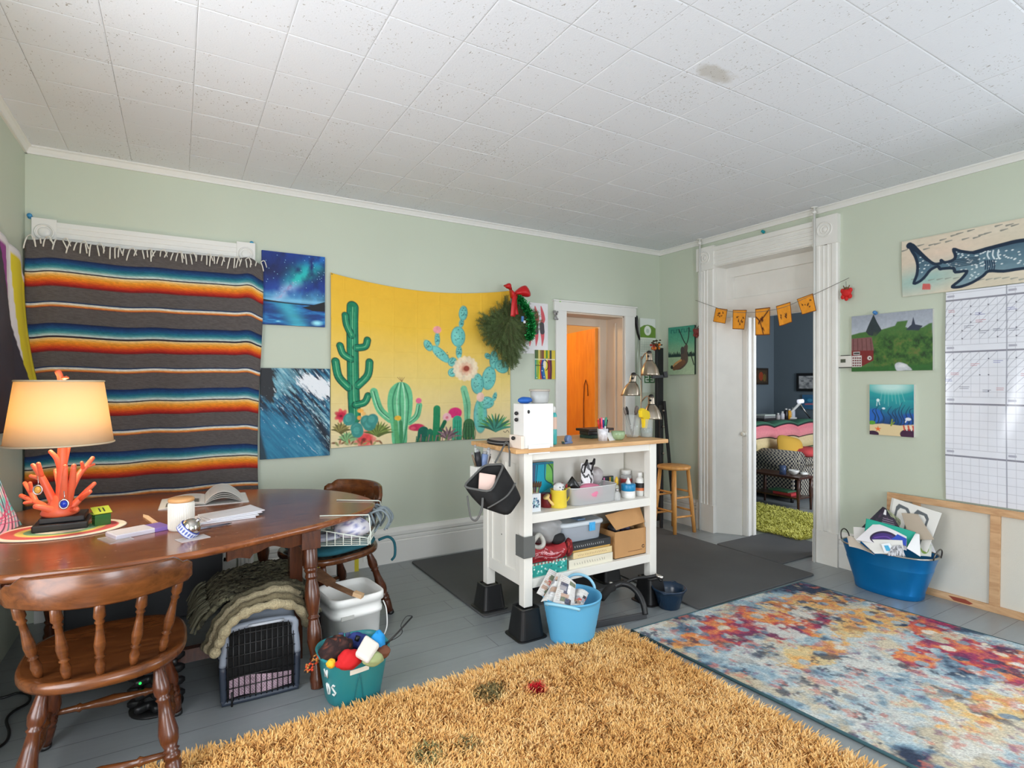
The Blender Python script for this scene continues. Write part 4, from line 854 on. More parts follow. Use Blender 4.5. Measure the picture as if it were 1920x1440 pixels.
# thermostat
p = RW(1586, 678); t = thing('thermostat', 'small white digital thermostat on the wall beside the barn painting', 'thermostat', (XR, p.y, p.z))
M_tw = mat('thermostat_plastic', (222, 220, 212), .4)
b = B(); b.box(-.026, 0, -.055, .055, -.042, .042); b.build('body', M_tw, t, bevel=.005)
b = B(); b.box(-.028, -.025, -.012, .024, -.008, .018); b.build('screen', mat('lcd_grey', (86, 92, 80), .2), t)
b = B(); b.box(-.02, -.004, -.05, .05, -.047, -.042); b.box(-.016, -.004, -.035, .03, .042, .047); b.build('vent_grille', M_black, t)
# pipes
for px, y in ((1320, 3.614), (1535, 2.51)):
    t = thing('heating_pipe', 'thin white floor-to-ceiling pipe at the '+('far pilaster beside the ski picture' if px == 1320 else 'near pilaster beside the barn painting'), 'pipe', (XR-.058, y, 0), group='thin white pipes')
    b = B(); b.tube([(0, 0, 0), (0, 0, 1.2), (0, 0, ZC-.0)], .0085, 10); b.build('pipe', M_white, t)
    b = B(); b.lathe([(.026, ZC-.006), (.026, ZC-.002), (.0085, ZC-.0015)], 16); b.lathe([(.014, ZC-.05), (.014, ZC-.03)], 12); b.build('ceiling_collar', M_trimold, t)
# garland of orange cloth flags
GX = XR-.075; L0 = RW(1304, 563, GX); t = thing('flag_garland', 'string of five small orange cloth flags across the tall white doorway', 'garland', L0)
g = lambda x, y: tuple(RW(x, y, GX)-L0)
sp = [(1304, 563), (1335, 574), (1360, 582), (1390, 586), (1430, 584), (1470, 576), (1512, 558), (1535, 548), (1592, 521)]
b = B(); b.tube(smooth([g(*p) for p in sp], 5), .0022, 5); b.build('string', mat('grey_cord', (120, 116, 108), .8), t)
FL = [[(1342, 577), (1364, 580), (1359, 607), (1337, 603)], [(1374, 581), (1400, 581), (1395, 618), (1374, 617)], [(1416, 579), (1444, 576), (1444, 628), (1417, 629)], [(1455, 574), (1482, 566), (1486, 604), (1461, 612)], [(1494, 561), (1524, 550), (1531, 583), (1503, 590)]]
for k, fl in enumerate(FL):
    P = Pic(1.0, 40, (240, 156, 40)); r = np.random.default_rng(20+k); P.img *= (.86+.28*P.n(8, 8, k))[..., None]
    for i in range(6): x, y = .2+.6*r.random(), .3+.45*r.random(); P.line([(x, y), (x+.3*(r.random()-.5), y+.3*(r.random()-.5))], [.045, .01], (88, 36, 14))
    if k == 2: P.curve([(.02, .3), (.3, .5), (.5, .95)], .03, (80, 30, 12)); P.curve([(.9, .1), (.6, .3), (.3, .5)], .03, (80, 30, 12))
    P.line([(0, 0), (1, 0), (1, 1), (0, 1), (0, 0)], .035, (116, 58, 16))
    b = B(); c = [g(*p) for p in fl]; b.pic(P, c[0], c[1], c[3], off=lambda U, V: .006*np.sin(U*5+k)*V, p11=c[2]); b.build('flag', M_print, t, solid=.001)
# tiny hanging ornaments at the garland's two ends
def ornament(px, py, c1, c2, label):
    p = RW(px, py, GX+.03); t = thing('hanging_ornament', label, 'ornament', p, group='hanging ornaments')
    b = B(); b.sph((0, 0, 0), .036, (.5, 1, .8)); 
    for dy, dz in ((-.02, -.02), (.02, -.02), (.0, -.03), (-.022, .012), (.022, .012)): b.sph((0, dy*1.3, dz*1.4), .015, (.6, 1, 1.2))
    b.build('figure', mat('felt_%d_%d_%d' % c1, c1, .7), t)
    b = B(); b.sph((-.002, 0, .03), .016, (.6, 1.2, .8)); b.tube([(0, -.015, .035), (0, -.022, .055)], .003, 5); b.tube([(0, .015, .035), (0, .022, .055)], .003, 5); b.build('head', mat('felt_%d_%d_%d' % c2, c2, .7), t)
    b = B(); b.tube([(0, 0, .035), (0, .003, .085)], .0014, 5); b.build('hanging_loop', mat('grey_cord', (120, 116, 108), .8), t)
ornament(1587, 549, (206, 30, 28), (110, 70, 40), 'red felt reindeer ornament hung at the right end of the flag garland')
ornament(1306, 622, (120, 50, 44), (96, 90, 80), 'brown ornament on a thread beside the ski picture at the left pilaster')
# flag covering the left wall
def flag():
    nu, nv = 90, 60; r = np.random.default_rng(1)
    U, V = np.meshgrid(np.linspace(0, 1, nu), np.linspace(0, 1, nv))
    dg = V*.0
    d = .53+.45*V; p_ = np.maximum(d, .64+.10*V); w_ = np.maximum(p_, .735+.13*V)
    C = np.where((U < d)[..., None], lin((54, 50, 60)), np.where((U < p_)[..., None], lin((142, 58, 138)), np.where((U < w_)[..., None], lin((226, 222, 224)), lin((224, 206, 40)))))
    C = np.where((V < .045)[..., None], lin((224, 220, 222)), C)
    def f(U, V):
        y = 2.9+(4.075-2.9)*U-.03*V; x = XL+.012+.012*np.abs(np.sin(U*13))+(.115*V**1.9)*U**2
        z = 2.075-.93*V+.07*(1-U)*(1-V)-.10*np.exp(-((1-U)/.05)**2)*(1-V)
        return x, y, z
    b = B(); b.sheet(f, nu, nv, 0, C); tag(b.build('striped_flag', M_print, solid=.0015), 'hanging flag with black, purple, white and yellow stripes on the left wall', 'flag')
flag()
# ---------------------------------------------------------------- dining table
M_tab = wood('worn_table_top', (104, 54, 26), (150, 88, 48), .2, 5, (1.2, 9, 9), coat=.35, bump=.03)
M_leg = wood('red_brown_wood', (62, 30, 16), (96, 50, 26), .26, 7, (8, 8, 1.4), coat=.25)
M_chw = wood('maple_chair_wood', (72, 38, 18), (112, 64, 30), .26, 6, (1.5, 6, 6), coat=.25)
TZ = .74
nt = M_tab.node_tree; bs_ = nt.nodes['Principled BSDF']; old = bs_.inputs['Base Color'].links[0].from_socket; v_ = coords(nt, (1, 1.6, 1))
mk_ = N(nt, 'ShaderNodeMath', operation='MULTIPLY'); nt.links.new(ramp(nt, noise(nt, v_, 38, 3, .6), [(.66, (0,)*3), (.70, (1,)*3)]), mk_.inputs[0]); nt.links.new(ramp(nt, noise(nt, v_, 4, 3), [(.5, (0,)*3), (.62, (1,)*3)]), mk_.inputs[1])
mw_ = nt.nodes.new('ShaderNodeMix'); mw_.data_type = 'RGBA'; nt.links.new(mk_.outputs[0], mw_.inputs[0]); nt.links.new(old, mw_.inputs[6]); mw_.inputs[7].default_value = L4((196, 150, 116)); nt.links.new(mw_.outputs[2], bs_.inputs['Base Color'])
t = thing('dining_table', 'large brown oval dining table with worn glossy top and turned legs', 'table', (.1, 3.1, 0))
O = [(-.70, 2.53), (-.50, 2.458), (-.36, 2.432), (-.21, 2.415), (-.05, 2.422), (.12, 2.453), (.32, 2.532), (.558, 2.634), (.73, 2.737), (.86, 2.85), (.92, 2.98), (.925, 3.11), (.865, 3.32), (.745, 3.50), (.60, 3.615), (.41, 3.712), (.15, 3.80), (-.09, 3.855), (-.39, 3.905), (-.58, 3.80), (-.70, 3.65)]
b = B(); pts = [p for p in smooth([(x-.1, y-3.1, 0) for x, y in O[1:-1]], 5)]; pts = [(-.80, O[0][1]-3.1, 0)]+[tuple(p) for p in pts]+[(-.80, O[-1][1]-3.1, 0)]
A = np.array(pts)[:, :2]; c0 = A.mean(0)
def off(s): d = A-c0; return c0+d*(1-s/np.linalg.norm(d, axis=1))[:, None]
R = [np.c_[off(s), np.full(len(A), z)] for s, z in ((.030, TZ-.032), (.012, TZ-.030), (.002, TZ-.022), (0, TZ-.012), (.004, TZ-.003), (.014, TZ))]
b.rings(R, 0, True, (True, True)); b.V[-1] = b.V[-1]
top = b.build('tabletop', M_tab, t)
for p in top.data.polygons:
    if p.loop_total > 4: p.use_smooth = False
b = B(); b.box(-.8, -.76, -.5, .45, TZ-.25, TZ-.03); b.build('drop_leaf', M_tab, t)
LEGP = [(0, .036), (.16, .036), (.165, .03), (.18, .034), (.2, .026), (.23, .031), (.245, .024), (.3, .034), (.38, .038), (.45, .031), (.5, .023), (.515, .031), (.53, .024), (.6, .034), (.68, .036), (.75, .027), (.79, .022), (.80, .03), (.82, .023), (.86, .03), (.9, .027), (.93, .033), (1, .03)]
def tleg(x0, y0, x1, y1):
    b = B(); z1 = TZ-.032; bx, by = x0-.1, y0-3.1; b.box(bx-.042, bx+.042, by-.042, by+.042, z1-.10, z1); b.turn((bx, by, z1-.09), (x1-.1, y1-3.1, 0), LEGP, 18, sc=.92); b.build('leg', M_leg, t, bevel=.002)
tleg(.535, 2.75, .545, 2.63); tleg(-.60, 2.78, -.64, 2.70); tleg(.43, 3.56, .45, 3.66); tleg(-.55, 3.72, -.58, 3.80)
b = B(); b.box(.38, .44, -.15, -.09, 0, TZ-.03); b.box(-.55, .40, -.14, -.10, .1, .16); b.build('centre_support', M_leg, t)
def apron(p0, p1, nm):
    b = B(); p0 = np.array(p0)-[.1, 3.1]; p1 = np.array(p1)-[.1, 3.1]; L = np.linalg.norm(p1-p0); n = 26; e = (p1-p0)/L; nn = np.array([-e[1], e[0]])*.01
    U = np.linspace(0, 1, n); zb = TZ-.032-.085+.022*np.clip(np.sin(U*PI*1.0), 0, 1)*(U > .3)+.008*np.sin(U*14)
    V = []
    for s in (-1, 1):
        for u, z in zip(U, zb): q = p0+e*L*u+nn*s; V += [(q[0], q[1], z), (q[0], q[1], TZ-.031)]
    F = []; m = 2*n
    for i in range(n-1): a = 2*i; F += [(a, a+2, a+3, a+1), (m+a, m+a+1, m+a+3, m+a+2), (a, m+a, m+a+2, a+2)]
    F += [(0, 1, m+1, m), (m-2, 2*m-2, 2*m-1, m-1)]
    b.add(V, F, 0, False); b.build('apron', M_leg, t)
apron((.18, 2.66), (.50, 2.735), 0); apron((-.56, 2.76), (-.2, 2.66), 0); apron((.43, 3.60), (-.5, 3.72), 0); apron((.56, 2.78), (.46, 3.52), 0)
# ---------------------------------------------------------------- captain's chairs
CLEG = [(0, .013), (.08, .017), (.2, .027), (.26, .024), (.285, .018), (.3, .024), (.32, .018), (.42, .021), (.56, .031), (.63, .028), (.68, .019), (.695, .027), (.71, .020), (.73, .027), (.76, .026), (.77, .021), (.79, .026), (.88, .023), (1, .017)]
CSP = [(0, .008), (.1, .017), (.24, .020), (.28, .012), (.31, .017), (.33, .012), (.42, .013), (.6, .020), (.7, .017), (.73, .011), (.75, .018), (.77, .012), (.85, .018), (.93, .016), (1, .010)]
def make_chair(label, loc, rz, group):
    t = thing('dining_chair', label, 'chair', loc, rz, group)
    # saddle seat
    b = B(); n = 48; out = []
    for i in range(n):
        a = 2*PI*i/n; c, s = math.cos(a), math.sin(a); p = 2.9 if s > 0 else 2.4
        out.append((.248*math.copysign(abs(c)**(2/p), c)*(1 - .0*s), .262*math.copysign(abs(s)**(2/p), s)))
    out = np.array(out); k = len(out)
    R = [np.c_[out*q, np.full(k, z)] for q, z in ((.90, .392), (.985, .398), (1, .408), (1, .420), (.985, .430), (.93, .432), (.80, .424), (.5, .417), (.15, .416))]
    b.rings(R); b.build('seat', M_chw, t)
    # curved crest rail with stepped ears
    nu = 37; U = np.linspace(-1, 1, nu); x = .262*U; yb = -.25+.115*np.abs(U)**2.1
    zt = .772+.006*np.cos(U*2)-.024*(lambda q: q*q*(3-2*q))(np.clip((np.abs(U)-.80)/.08, 0, 1)); zt = zt-.014*np.clip((np.abs(U)-.94)/.06, 0, 1)**2
    zb = .664+.010*np.abs(U)**2+.012*np.clip((np.abs(U)-.94)/.06, 0, 1)**2
    b = B(); V = []
    for i in range(nu):
        h = zt[i]-zb[i]; ring = []
        for f, o in ((0, .006), (.06, .0), (.5, -.004), (.94, -.008), (1, -.004), (1, .012), (.94, .017), (.5, .021), (.06, .024), (0, .018)):
            ring.append((x[i], yb[i]-o-.02*f, zb[i]+h*f))
        V.append(ring)
    b.rings(V, 0, True); b.build('crest_rail', M_chw, t)
    for u in (-.88, -.46, 0, .46, .88):
        xs = .19*u; ys = -.225+.105*abs(u)**2; xt = .258*u; yt = -.25+.115*abs(u)**2.1-.01
        b = B(); b.turn((xt, yt, .69+.022*u*u), (xs, ys, .424), CSP, 12, sc=.88); b.build('spindle', M_chw, t)
    F = {}
    for sx in (-1, 1):
        for sy, ty, fy in ((-1, -.15, -.275), (1, .15, .235)):
            p0 = Vector((sx*.155, ty, .40)); p1 = Vector((sx*.215, fy, 0)); F[sx, sy] = (p0, p1)
            b = B(); b.turn(p0, p1, CLEG, 16); lg = b.build('leg', M_leg, t)
            b = B(); b.turn(p0.lerp(p1, .955), p1, [(0, .021), (1, .021)], 14); b.build('foot_cap', M_black, lg)
    SP = [(0, .009), (.12, .011), (.2, .012), (.23, .017), (.25, .011), (.36, .015), (.5, .021), (.64, .015), (.75, .011), (.77, .017), (.8, .012), (.88, .011), (1, .009)]
    at = lambda k, f: F[k][0].lerp(F[k][1], f)
    for a, c, f in (((-1, -1), (1, -1), .72), ((-1, -1), (-1, 1), .62), ((1, -1), (1, 1), .62), ((-1, 1), (1, 1), .66)):
        b = B(); b.turn(at(a, f), at(c, f), SP, 12); b.build('stretcher', M_chw, t)
    return t
ch = make_chair('brown spindle back wooden chair in front of the table, seat empty', (-.215, 2.485, 0), 0, 'wooden dining chairs')
dup(ch, (.765, 3.35, 0), math.radians(112.5), 'brown spindle back wooden chair at the table end with teal seat cushion', 'wooden dining chairs')
cth = math.radians(112.5); cc = Vector((.765, 3.35, 0)); cR = Rz(cth)
t = thing('seat_cushion', 'teal tie-on cushion lying on the wooden chair at the table end', 'cushion', (cc.x, cc.y, .432), cth)
M_teal = mat('teal_cotton', (34, 96, 110), .9, var=.1, vs=20, bump=.2, bs=200)
b = B(); R = []
for q, z in ((.86, .0), (.97, .012), (1, .024), (.97, .036), (.8, .046), (.3, .048)): R.append([(x*q, y*q, z) for x, y in sellipse(.225, .23, 40, 3.2)])
b.rings(R); b.build('pad', M_teal, t)
for s in (-1, 1):
    b = B(); b.tube(smooth([(s*.19, -.20, .02), (s*.225, -.245, .035), (s*.25, -.27, .0), (s*.262, -.265, -.07), (s*.25, -.25, -.10)], 5), .013, 7, flat=.6); b.build('tie', M_teal, t)
# ---------------------------------------------------------------- wire basket hooked over the table edge, with its contents
e = Vector((.9, -.43, 0)).normalized(); nn = Vector((-e.y, e.x, 0)); A0 = Vector((.785, 2.655, 0))
t = thing('wire_basket', 'white wire under-shelf basket hooked over the right end of the table', 'basket', (A0.x, A0.y, .605))
M_wire = mat('white_coated_wire', (206, 214, 204), .35)
W_ = lambda a, c, z: tuple(e*a+nn*c+Vector((0, 0, z-.605)))
b = B(); wr = .0028; LN, DP = .37, .27
for c in (.0, LN):
    b.tube([W_(-.23, c+.02, TZ+.004), W_(.0, c+.02*(1-2*(c > 0)), TZ+.004), W_(.006, c, TZ-.005), W_(.012, c, .66), W_(.01, c, .607)], wr*1.15, 7)
b.build('hook_arms', M_wire, t)
b = B()
for i in range(13): c = LN*i/12; b.tube([W_(.0, c, .635), W_(.0, c, .606), W_(-DP, c, .606), W_(-DP, c, .69)], wr*.8, 6)
for i in range(8):
    a = -DP*i/7
    for c in (0, LN): b.tube([W_(a, c, .69-.05*(1-i/7)), W_(a, c, .606)], wr*.8, 6)
for c in (0, LN): b.tube([W_(-DP, c, .69), W_(0, c, .637)], wr, 6)
b.tube([W_(-DP, 0, .69), W_(-DP, LN, .69)], wr, 6); b.tube([W_(0, 0, .637), W_(0, LN, .637)], wr, 6); b.tube([W_(0, 0, .606), W_(0, LN, .606)], wr, 6); b.tube([W_(-DP, 0, .606), W_(-DP, LN, .606)], wr, 6)
b.build('wire_grid', M_wire, t)
def crumple(name, c, d, label, cat, m, seed, C=None, amp=.25, rz=0., group=None, colf=None, n=26):
    r = np.random.default_rng(seed); b = B(); nu, nv = n, n*2//3; k = r.normal(0, 1, (9, 3)); ph = r.random(9)*6
    R = []; CC = []
    for i in range(nv):
        f = -PI/2+PI*(i+.03)/(nv-.94); th = np.arange(nu)*2*PI/nu
        D = np.stack([np.cos(f)*np.cos(th), np.cos(f)*np.sin(th), np.full(nu, math.sin(f))], -1)
        q = 1+amp*sum(np.abs(np.sin(D@(k[j]*2.2)+ph[j])) for j in range(9))/9*1.6-amp*.8
        R.append(D*q[:, None]*np.array(d)/2)
        if colf: CC.append(colf(D, r))
    b.at(c, (0, 0, rz)); b.rings(R, 0, True, C=np.concatenate(CC) if colf else None)
    return tag(b.build(name, m), label, cat, group)
M_cloth = colmat('crumpled_cloth', .9, bump=.3, bs=120)
def motif(base, spots, f=9.):
    def g(D, r):
        v = np.sin(D[:, 0]*f+1)+np.sin(D[:, 1]*f*1.3+2)+np.sin(D[:, 2]*f*.9+D[:, 0]*4); C = np.tile(lin(base), (len(D), 1))
        for i, s in enumerate(spots): C[(v > .8-.4*i) & (v < 1.3-.4*i)] = lin(s)
        return C
    return g
pB = Vector(W_(-.10, .12, .655))+Vector((A0.x, A0.y, .605))
crumple('rolled_cloth', (pB.x, pB.y, .662), (.15, .19, .10), 'rolled white cloth with lilac print lying in the wire basket', 'cloth', M_cloth, 3, rz=.5, colf=motif((206, 204, 212), [(150, 140, 180), (130, 134, 170)]))
pB = Vector(W_(-.2, .1, .62))+Vector((A0.x, A0.y, .605))
crumple('folded_cloth', (pB.x-.02, pB.y-.01, .628), (.14, .12, .035), 'flat white and navy folded cloth at the back of the wire basket', 'cloth', M_cloth, 8, colf=motif((180, 184, 196), [(40, 44, 80), (150, 156, 180)]))
b = B(); r = np.random.default_rng(2)
for i in range(16):
    c = LN*(.5+.48*r.random()); a = -.08+.12*r.random()
    p = [Vector(W_(a-.08, c-.02, .69)), Vector(W_(a, c, .715+.01*r.random())), Vector(W_(a+.045, c+.02*r.normal(), .67)), Vector(W_(a+.02, c+.05*r.normal(), .615))]
    b.tube(smooth([q+Vector((A0.x, A0.y, .605)) for q in p], 5), .0055, 6)
tag(b.build('rope_bundle', mat('grey_cotton_rope', (128, 140, 146), .9, bump=.3, bs=300)), 'tangle of grey cotton rope spilling from the far end of the wire basket', 'rope')
# ---------------------------------------------------------------- table lamp with coral base
LD = 2.46
lc = AT(112, 963, LD); lx, ly = -.442, 3.14
t = thing('table_lamp', 'table lamp with orange coral shaped base and lit cream shade', 'lamp', (lx, ly, .80))
M_coral = mat('coral_resin', (234, 108, 74), .4, var=.06, vs=20)
def LP(cx, cy, dd=0.): p = AT(cx/5.14, 760+cy/5.14, LD+dd); return (p.x-lx, p.y-ly, p.z-.80)
BR = [([(605, 1070, 0), (598, 900, 0), (597, 700, 0), (603, 350, 0)], [.05, .038, .032, .026]), ([(590, 640, 0), (550, 520, -.02), (488, 448, -.03)], [.022, .018, .014]), ([(615, 570, 0), (640, 480, .02), (660, 408, .03)], [.02, .016, .013]),
      ([(560, 1020, .0), (440, 770, -.03), (380, 660, -.04), (318, 578, -.05)], [.032, .024, .02, .014]), ([(400, 680, -.04), (370, 565, -.06)], [.016, .013]), ([(390, 705, -.04), (298, 682, .0)], [.016, .012]), ([(560, 1040, 0), (440, 985, .03), (340, 930, .05), (205, 872, .07)], [.034, .026, .02, .015]), ([(330, 925, .05), (240, 940, .03)], [.015, .011]),
      ([(345, 930, .05), (300, 840, .07), (240, 752, .09)], [.02, .018, .014]), ([(310, 850, .07), (290, 750, .05)], [.014, .012]), ([(640, 980, 0), (690, 780, -.04), (712, 585, -.06)], [.03, .022, .015]), ([(680, 820, -.03), (760, 670, .02), (830, 590, .05), (892, 510, .07)], [.024, .02, .017, .014]), ([(805, 620, .04), (788, 552, .02)], [.013, .010]), ([(845, 590, .05), (905, 570, .08)], [.011, .009]),
      ([(650, 1020, 0), (760, 910, .03), (840, 820, .05), (908, 755, .06)], [.03, .022, .018, .014]), ([(780, 900, .03), (868, 832, -.01)], [.018, .013]), ([(612, 950, -.03), (618, 780, -.06), (630, 590, -.07)], [.03, .022, .014]), ([(575, 800, .03), (535, 628, .06)], [.018, .013]), ([(540, 1020, -.03), (430, 990, -.06), (345, 975, -.08)], [.03, .022, .017]), ([(520, 900, .05), (430, 780, .09)], [.02, .014]), ([(670, 1010, .04), (740, 1000, -.06)], [.026, .014])]
b = B()
for P0, R0 in BR:
    S = smooth([LP(*p) for p in P0], 5); rr = np.interp(np.linspace(0, 1, len(S)), np.linspace(0, 1, len(R0)), R0)*.62
    b.tube(S, rr, 10); b.sph(tuple(S[-1]), rr[-1]*1.05, nu=10, nv=7)
b.lathe([(.062, 0), (.07, .012), (.06, .035), (.04, .06), (.03, .09)], 20); b.build('coral_base', M_coral, t)
ZS0, ZS1 = 1.112-.80, 1.392-.80
m, nt, bs = newmat('lit_linen_shade'); nt.nodes.remove(bs); mo = nt.nodes['Material Output']
d = N(nt, 'ShaderNodeBsdfDiffuse', Color=L4((232, 220, 190))); tl = N(nt, 'ShaderNodeBsdfTranslucent', Color=L4((222, 196, 148))); mx = nt.nodes.new('ShaderNodeMixShader'); mx.inputs[0].default_value = .48
nt.links.new(d.outputs[0], mx.inputs[1]); nt.links.new(tl.outputs[0], mx.inputs[2]); nt.links.new(mx.outputs[0], mo.inputs['Surface']); M_shade = m
b = B(); b.lathe([(.194, ZS0), (.156, ZS1)], 48, caps=(False, False)); b.build('lamp_shade', M_shade, t, solid=.002)
b = B(); b.tube([(.195*math.cos(a), .195*math.sin(a), ZS0+.003) for a in np.linspace(0, 2*PI, 49)[:-1]], .004, 6, loop=True); b.tube([(.157*math.cos(a), .157*math.sin(a), ZS1-.003) for a in np.linspace(0, 2*PI, 49)[:-1]], .004, 6, loop=True)
b.build('shade_trim', mat('cream_tape', (206, 190, 160), .7), t)
b = B(); b.tube([(.004, 0, ZS0-.02), (.004, 0, ZS0+.06)], .014, 10)
for a in (0, 2.1, 4.2): b.tube([(.004, 0, ZS1-.02), (.154*math.cos(a), .154*math.sin(a), ZS1-.012)], .003, 6)
b.tube([(.06, 0, ZS0+.06), (.075, 0, ZS0+.16), (.03, 0, ZS1-.03), (0, 0, ZS1-.02)], .002, 5); b.build('harp', mat('brass', (180, 140, 70), .3, 1), t)
b = B(); b.tube(smooth([(0, 0, ZS1-.02), (0, 0, ZS1+.015), (-.012, 0, ZS1+.045)], 4), [.012]*8+[.008], 8); b.tube([(0, 0, ZS1+.0), (.025, .0, ZS1+.016)], [.009, .006], 8); b.tube([(0, 0, ZS1+.01), (.03, -.02, ZS1+.012)], [.008, .005], 7); b.build('finial', M_coral, t)
b = B(); b.sph((0, 0, ZS0+.13), .03, (1, 1, 1.2)); b.build('bulb', mat('lit_bulb', (255, 220, 160), .5, emit=8., ecol=(255, 214, 150)), t)
point('bulb_light', (lx, ly, .80+ZS0+.15), 34, (1, .81, .56), .05)
# two earrings hung from the coral
def earring(px, py, dd, top, c, label):
    o = Vector(LP(px, py, dd))+Vector((lx, ly, .80)); t = thing('earring', label, 'earring', o, group='jewellery on the coral lamp')
    b = B(); b.sph((0, 0, 0), .012, (1, .6, 1.25)); b.build('stone', mat('stone_%d' % c[2], c, .12), t)
    b = B(); b.tube([(.015*math.cos(a), 0, .019*math.sin(a)) for a in np.linspace(0, 2*PI, 19)[:-1]], .0035, 6, loop=True); b.tube([(0, 0, .017), (.002, 0, .03), (0, 0, top)], .0018, 5); b.build('setting', mat('silver', (200, 200, 204), .25, 1.), t)
earring(616, 952, -.11, .055, (26, 60, 190), 'blue gem earring hung on the front of the coral lamp base')
earring(364, 815, -.06, .06, (226, 180, 80), 'amber drop earring hung on the left arms of the coral lamp')
# stepped black box under the lamp
t = thing('black_box', 'black two-step plastic box under the coral lamp', 'box', (-.43, 3.14, TZ)); M_bk2 = mat('satin_black', (36, 36, 38), .3)
b = B(); b.box(-.098, .095, -.085, .10, .006, .036); b.build('lower_tray', M_bk2, t, bevel=.006)
b = B(); b.box(-.078, .080, -.06, .09, .036, .0595); b.build('upper_tray', M_bk2, t, bevel=.004)
t = thing('kitchen_timer', 'small green cube timer with yellow face beside the black box', 'timer', (-.292, 3.105, TZ+.004), .35)
b = B(); b.box(-.03, .03, -.025, .025, 0, .05); b.build('case', mat('clear_green_plastic', (44, 104, 50), .2, spec=.6), t, bevel=.003)
P = Pic(1.3, 60, (178, 196, 60)); digit(P, '1', .32, .28, .2, .45, .06, (24, 40, 30)); digit(P, '1', .62, .28, .2, .45, .06, (24, 40, 30))
b = B(); b.box(-.034, .034, -.012, .03, .05, .056, C=lin((150, 176, 60))); b.pic(P, (-.034, .03, .078), (.034, .03, .078), (-.034, -.028, .056)); b.build('face', M_paper, t, solid=.003)
# rainbow oval place mat
t = Pic(2.4, 150, (150, 82, 44)); Xc, Yc = (t.X-1.2)/1.2, (t.Y-.5)/.5; rr = np.hypot(Xc, Yc); ww = rr
t.img = np.zeros_like(t.img)+t.grad(np.clip(rr, 0, 1), [(0, (226, 220, 200)), (.40, (226, 220, 200)), (.41, (110, 160, 130)), (.54, (120, 170, 130)), (.55, (222, 206, 110)), (.66, (226, 206, 120)), (.67, (206, 96, 92)), (.86, (200, 84, 84)), (.88, (236, 226, 208)), (1, (236, 226, 208))])
b = B(); th = np.linspace(0, 2*PI, 97)[:-1]; R = []; CC = []
for q in np.linspace(.02, 1, 60): R.append(np.c_[.235*q*np.cos(th), .175*q*np.sin(th), np.full(96, .004 if q < .99 else .0005)]); CC.append(np.tile(t.grad(np.array([q]), [(0, (226, 220, 200)), (.40, (226, 220, 200)), (.41, (110, 160, 130)), (.54, (120, 170, 130)), (.55, (222, 206, 110)), (.66, (226, 206, 120)), (.67, (206, 96, 92)), (.86, (200, 84, 84)), (.88, (236, 226, 208)), (1, (236, 226, 208))]), (96, 1)))
b.at((-.43, 3.085, TZ+.0015), (0, 0, -.05)); b.rings(R, C=np.concatenate(CC)); tag(b.build('place_mat', M_print), 'oval rainbow ringed place mat under the lamp and black box', 'place mat')
# painted paper leaning in the corner
P = Pic(.72, 150, (226, 160, 196)); X, Y = P.X/P.A, P.Y
P.img = P.grad(P.n(4, 4, 5, 3), [(.2, (236, 140, 190)), (.45, (232, 190, 214)), (.6, (120, 196, 206)), (.85, (150, 120, 190))])
for k in range(9): P.curve([(.72*(.62+.10*math.cos(a)*(1+k*.42)), .58+.17*math.sin(a)*(1+k*.34)) for a in np.linspace(0, 2*PI, 16)], .007, ((40, 44, 70), (50, 150, 160))[k % 2])
for k in range(8): P.curve([(.02+.03*k, 1), (.1+.06*k, .8-.03*k), (.3+.05*k, .86), (.72, .95-.06*k)], .004, (190, 60, 120))
P.ell(.45, .58, .035, .06, (60, 180, 170))
pb = [FZ(41, 983, TZ), FZ(-150, 1030, TZ)]; b = B()
q1 = Vector((-.728, 3.42, 1.13)); q0 = Vector((-.735, 2.8, 1.13))
b.pic(P, q0, q1, (-.70, 2.80, TZ+.003), off=lambda U, V: -.02*np.sin(V*PI)*U, p11=(-.598, 3.29, TZ+.003))
tag(b.build('swirl_drawing', M_paper, solid=.0015), 'pink and turquoise swirl drawing on paper leaning in the left corner of the table', 'drawing')
# things lying on the table
def slabp(name, corners, z, h, m, label, cat, group=None, C=None, parent=None):
    b = B(); p = [(v[0], v[1]) for v in corners]; b.prism(p, z, z+h, C=C)
    o = b.build(name, m, parent)
    return tag(o, label, cat, group) if parent is None else o
c = (-.14, 2.875); t = thing('sketch_pad', 'white booklet with a purple end lying by the clear sleeve on the table', 'booklet', (c[0], c[1], TZ), .42)
b = B(); b.box(-.105, .04, -.055, .055, 0, .016); b.build('pages', mat('cover_grey', (206, 202, 214), .4), t, bevel=.002)
b = B(); b.box(.04, .105, -.055, .055, 0, .0165); b.build('purple_end', mat('purple_card', (132, 108, 186), .4), t, bevel=.002)
b = B(); b.box(-.10, .04, -.053, .053, .016, .0185); b.build('cover', mat('cover_white', (224, 222, 230), .3), t)
b = B(); b.at((-.20, 2.82, TZ), (0, 0, .42)); b.box(-.065, .02, -.075, .055, 0, .003)
tag(b.build('clear_sleeve', mat('clear_plastic', (232, 232, 236), .12, alpha=.35)), 'clear plastic sleeve half under the purple ended booklet', 'sleeve')
t = thing('paper_knife', 'thin pale wooden paper knife lying beside the white jar', 'knife', (-.10, 3.08, TZ), math.radians(-76))
b = B(); b.prism([(-.17, 0), (-.12, -.011), (.06, -.010), (.06, .010), (-.12, .011)], 0.001, .005); b.build('blade', mat('pale_wood', (226, 196, 160), .5), t)
b = B(); b.prism([(.06, -.008), (.19, -.011), (.2, 0), (.19, .011), (.06, .008)], .0, .008); b.build('handle', mat('birch', (206, 170, 130), .5), t)
p = FZ(335, 997, TZ)+Vector((.01, .045, 0)); t = thing('jar', 'white ribbed jar with a wooden lid on the table', 'jar', p)
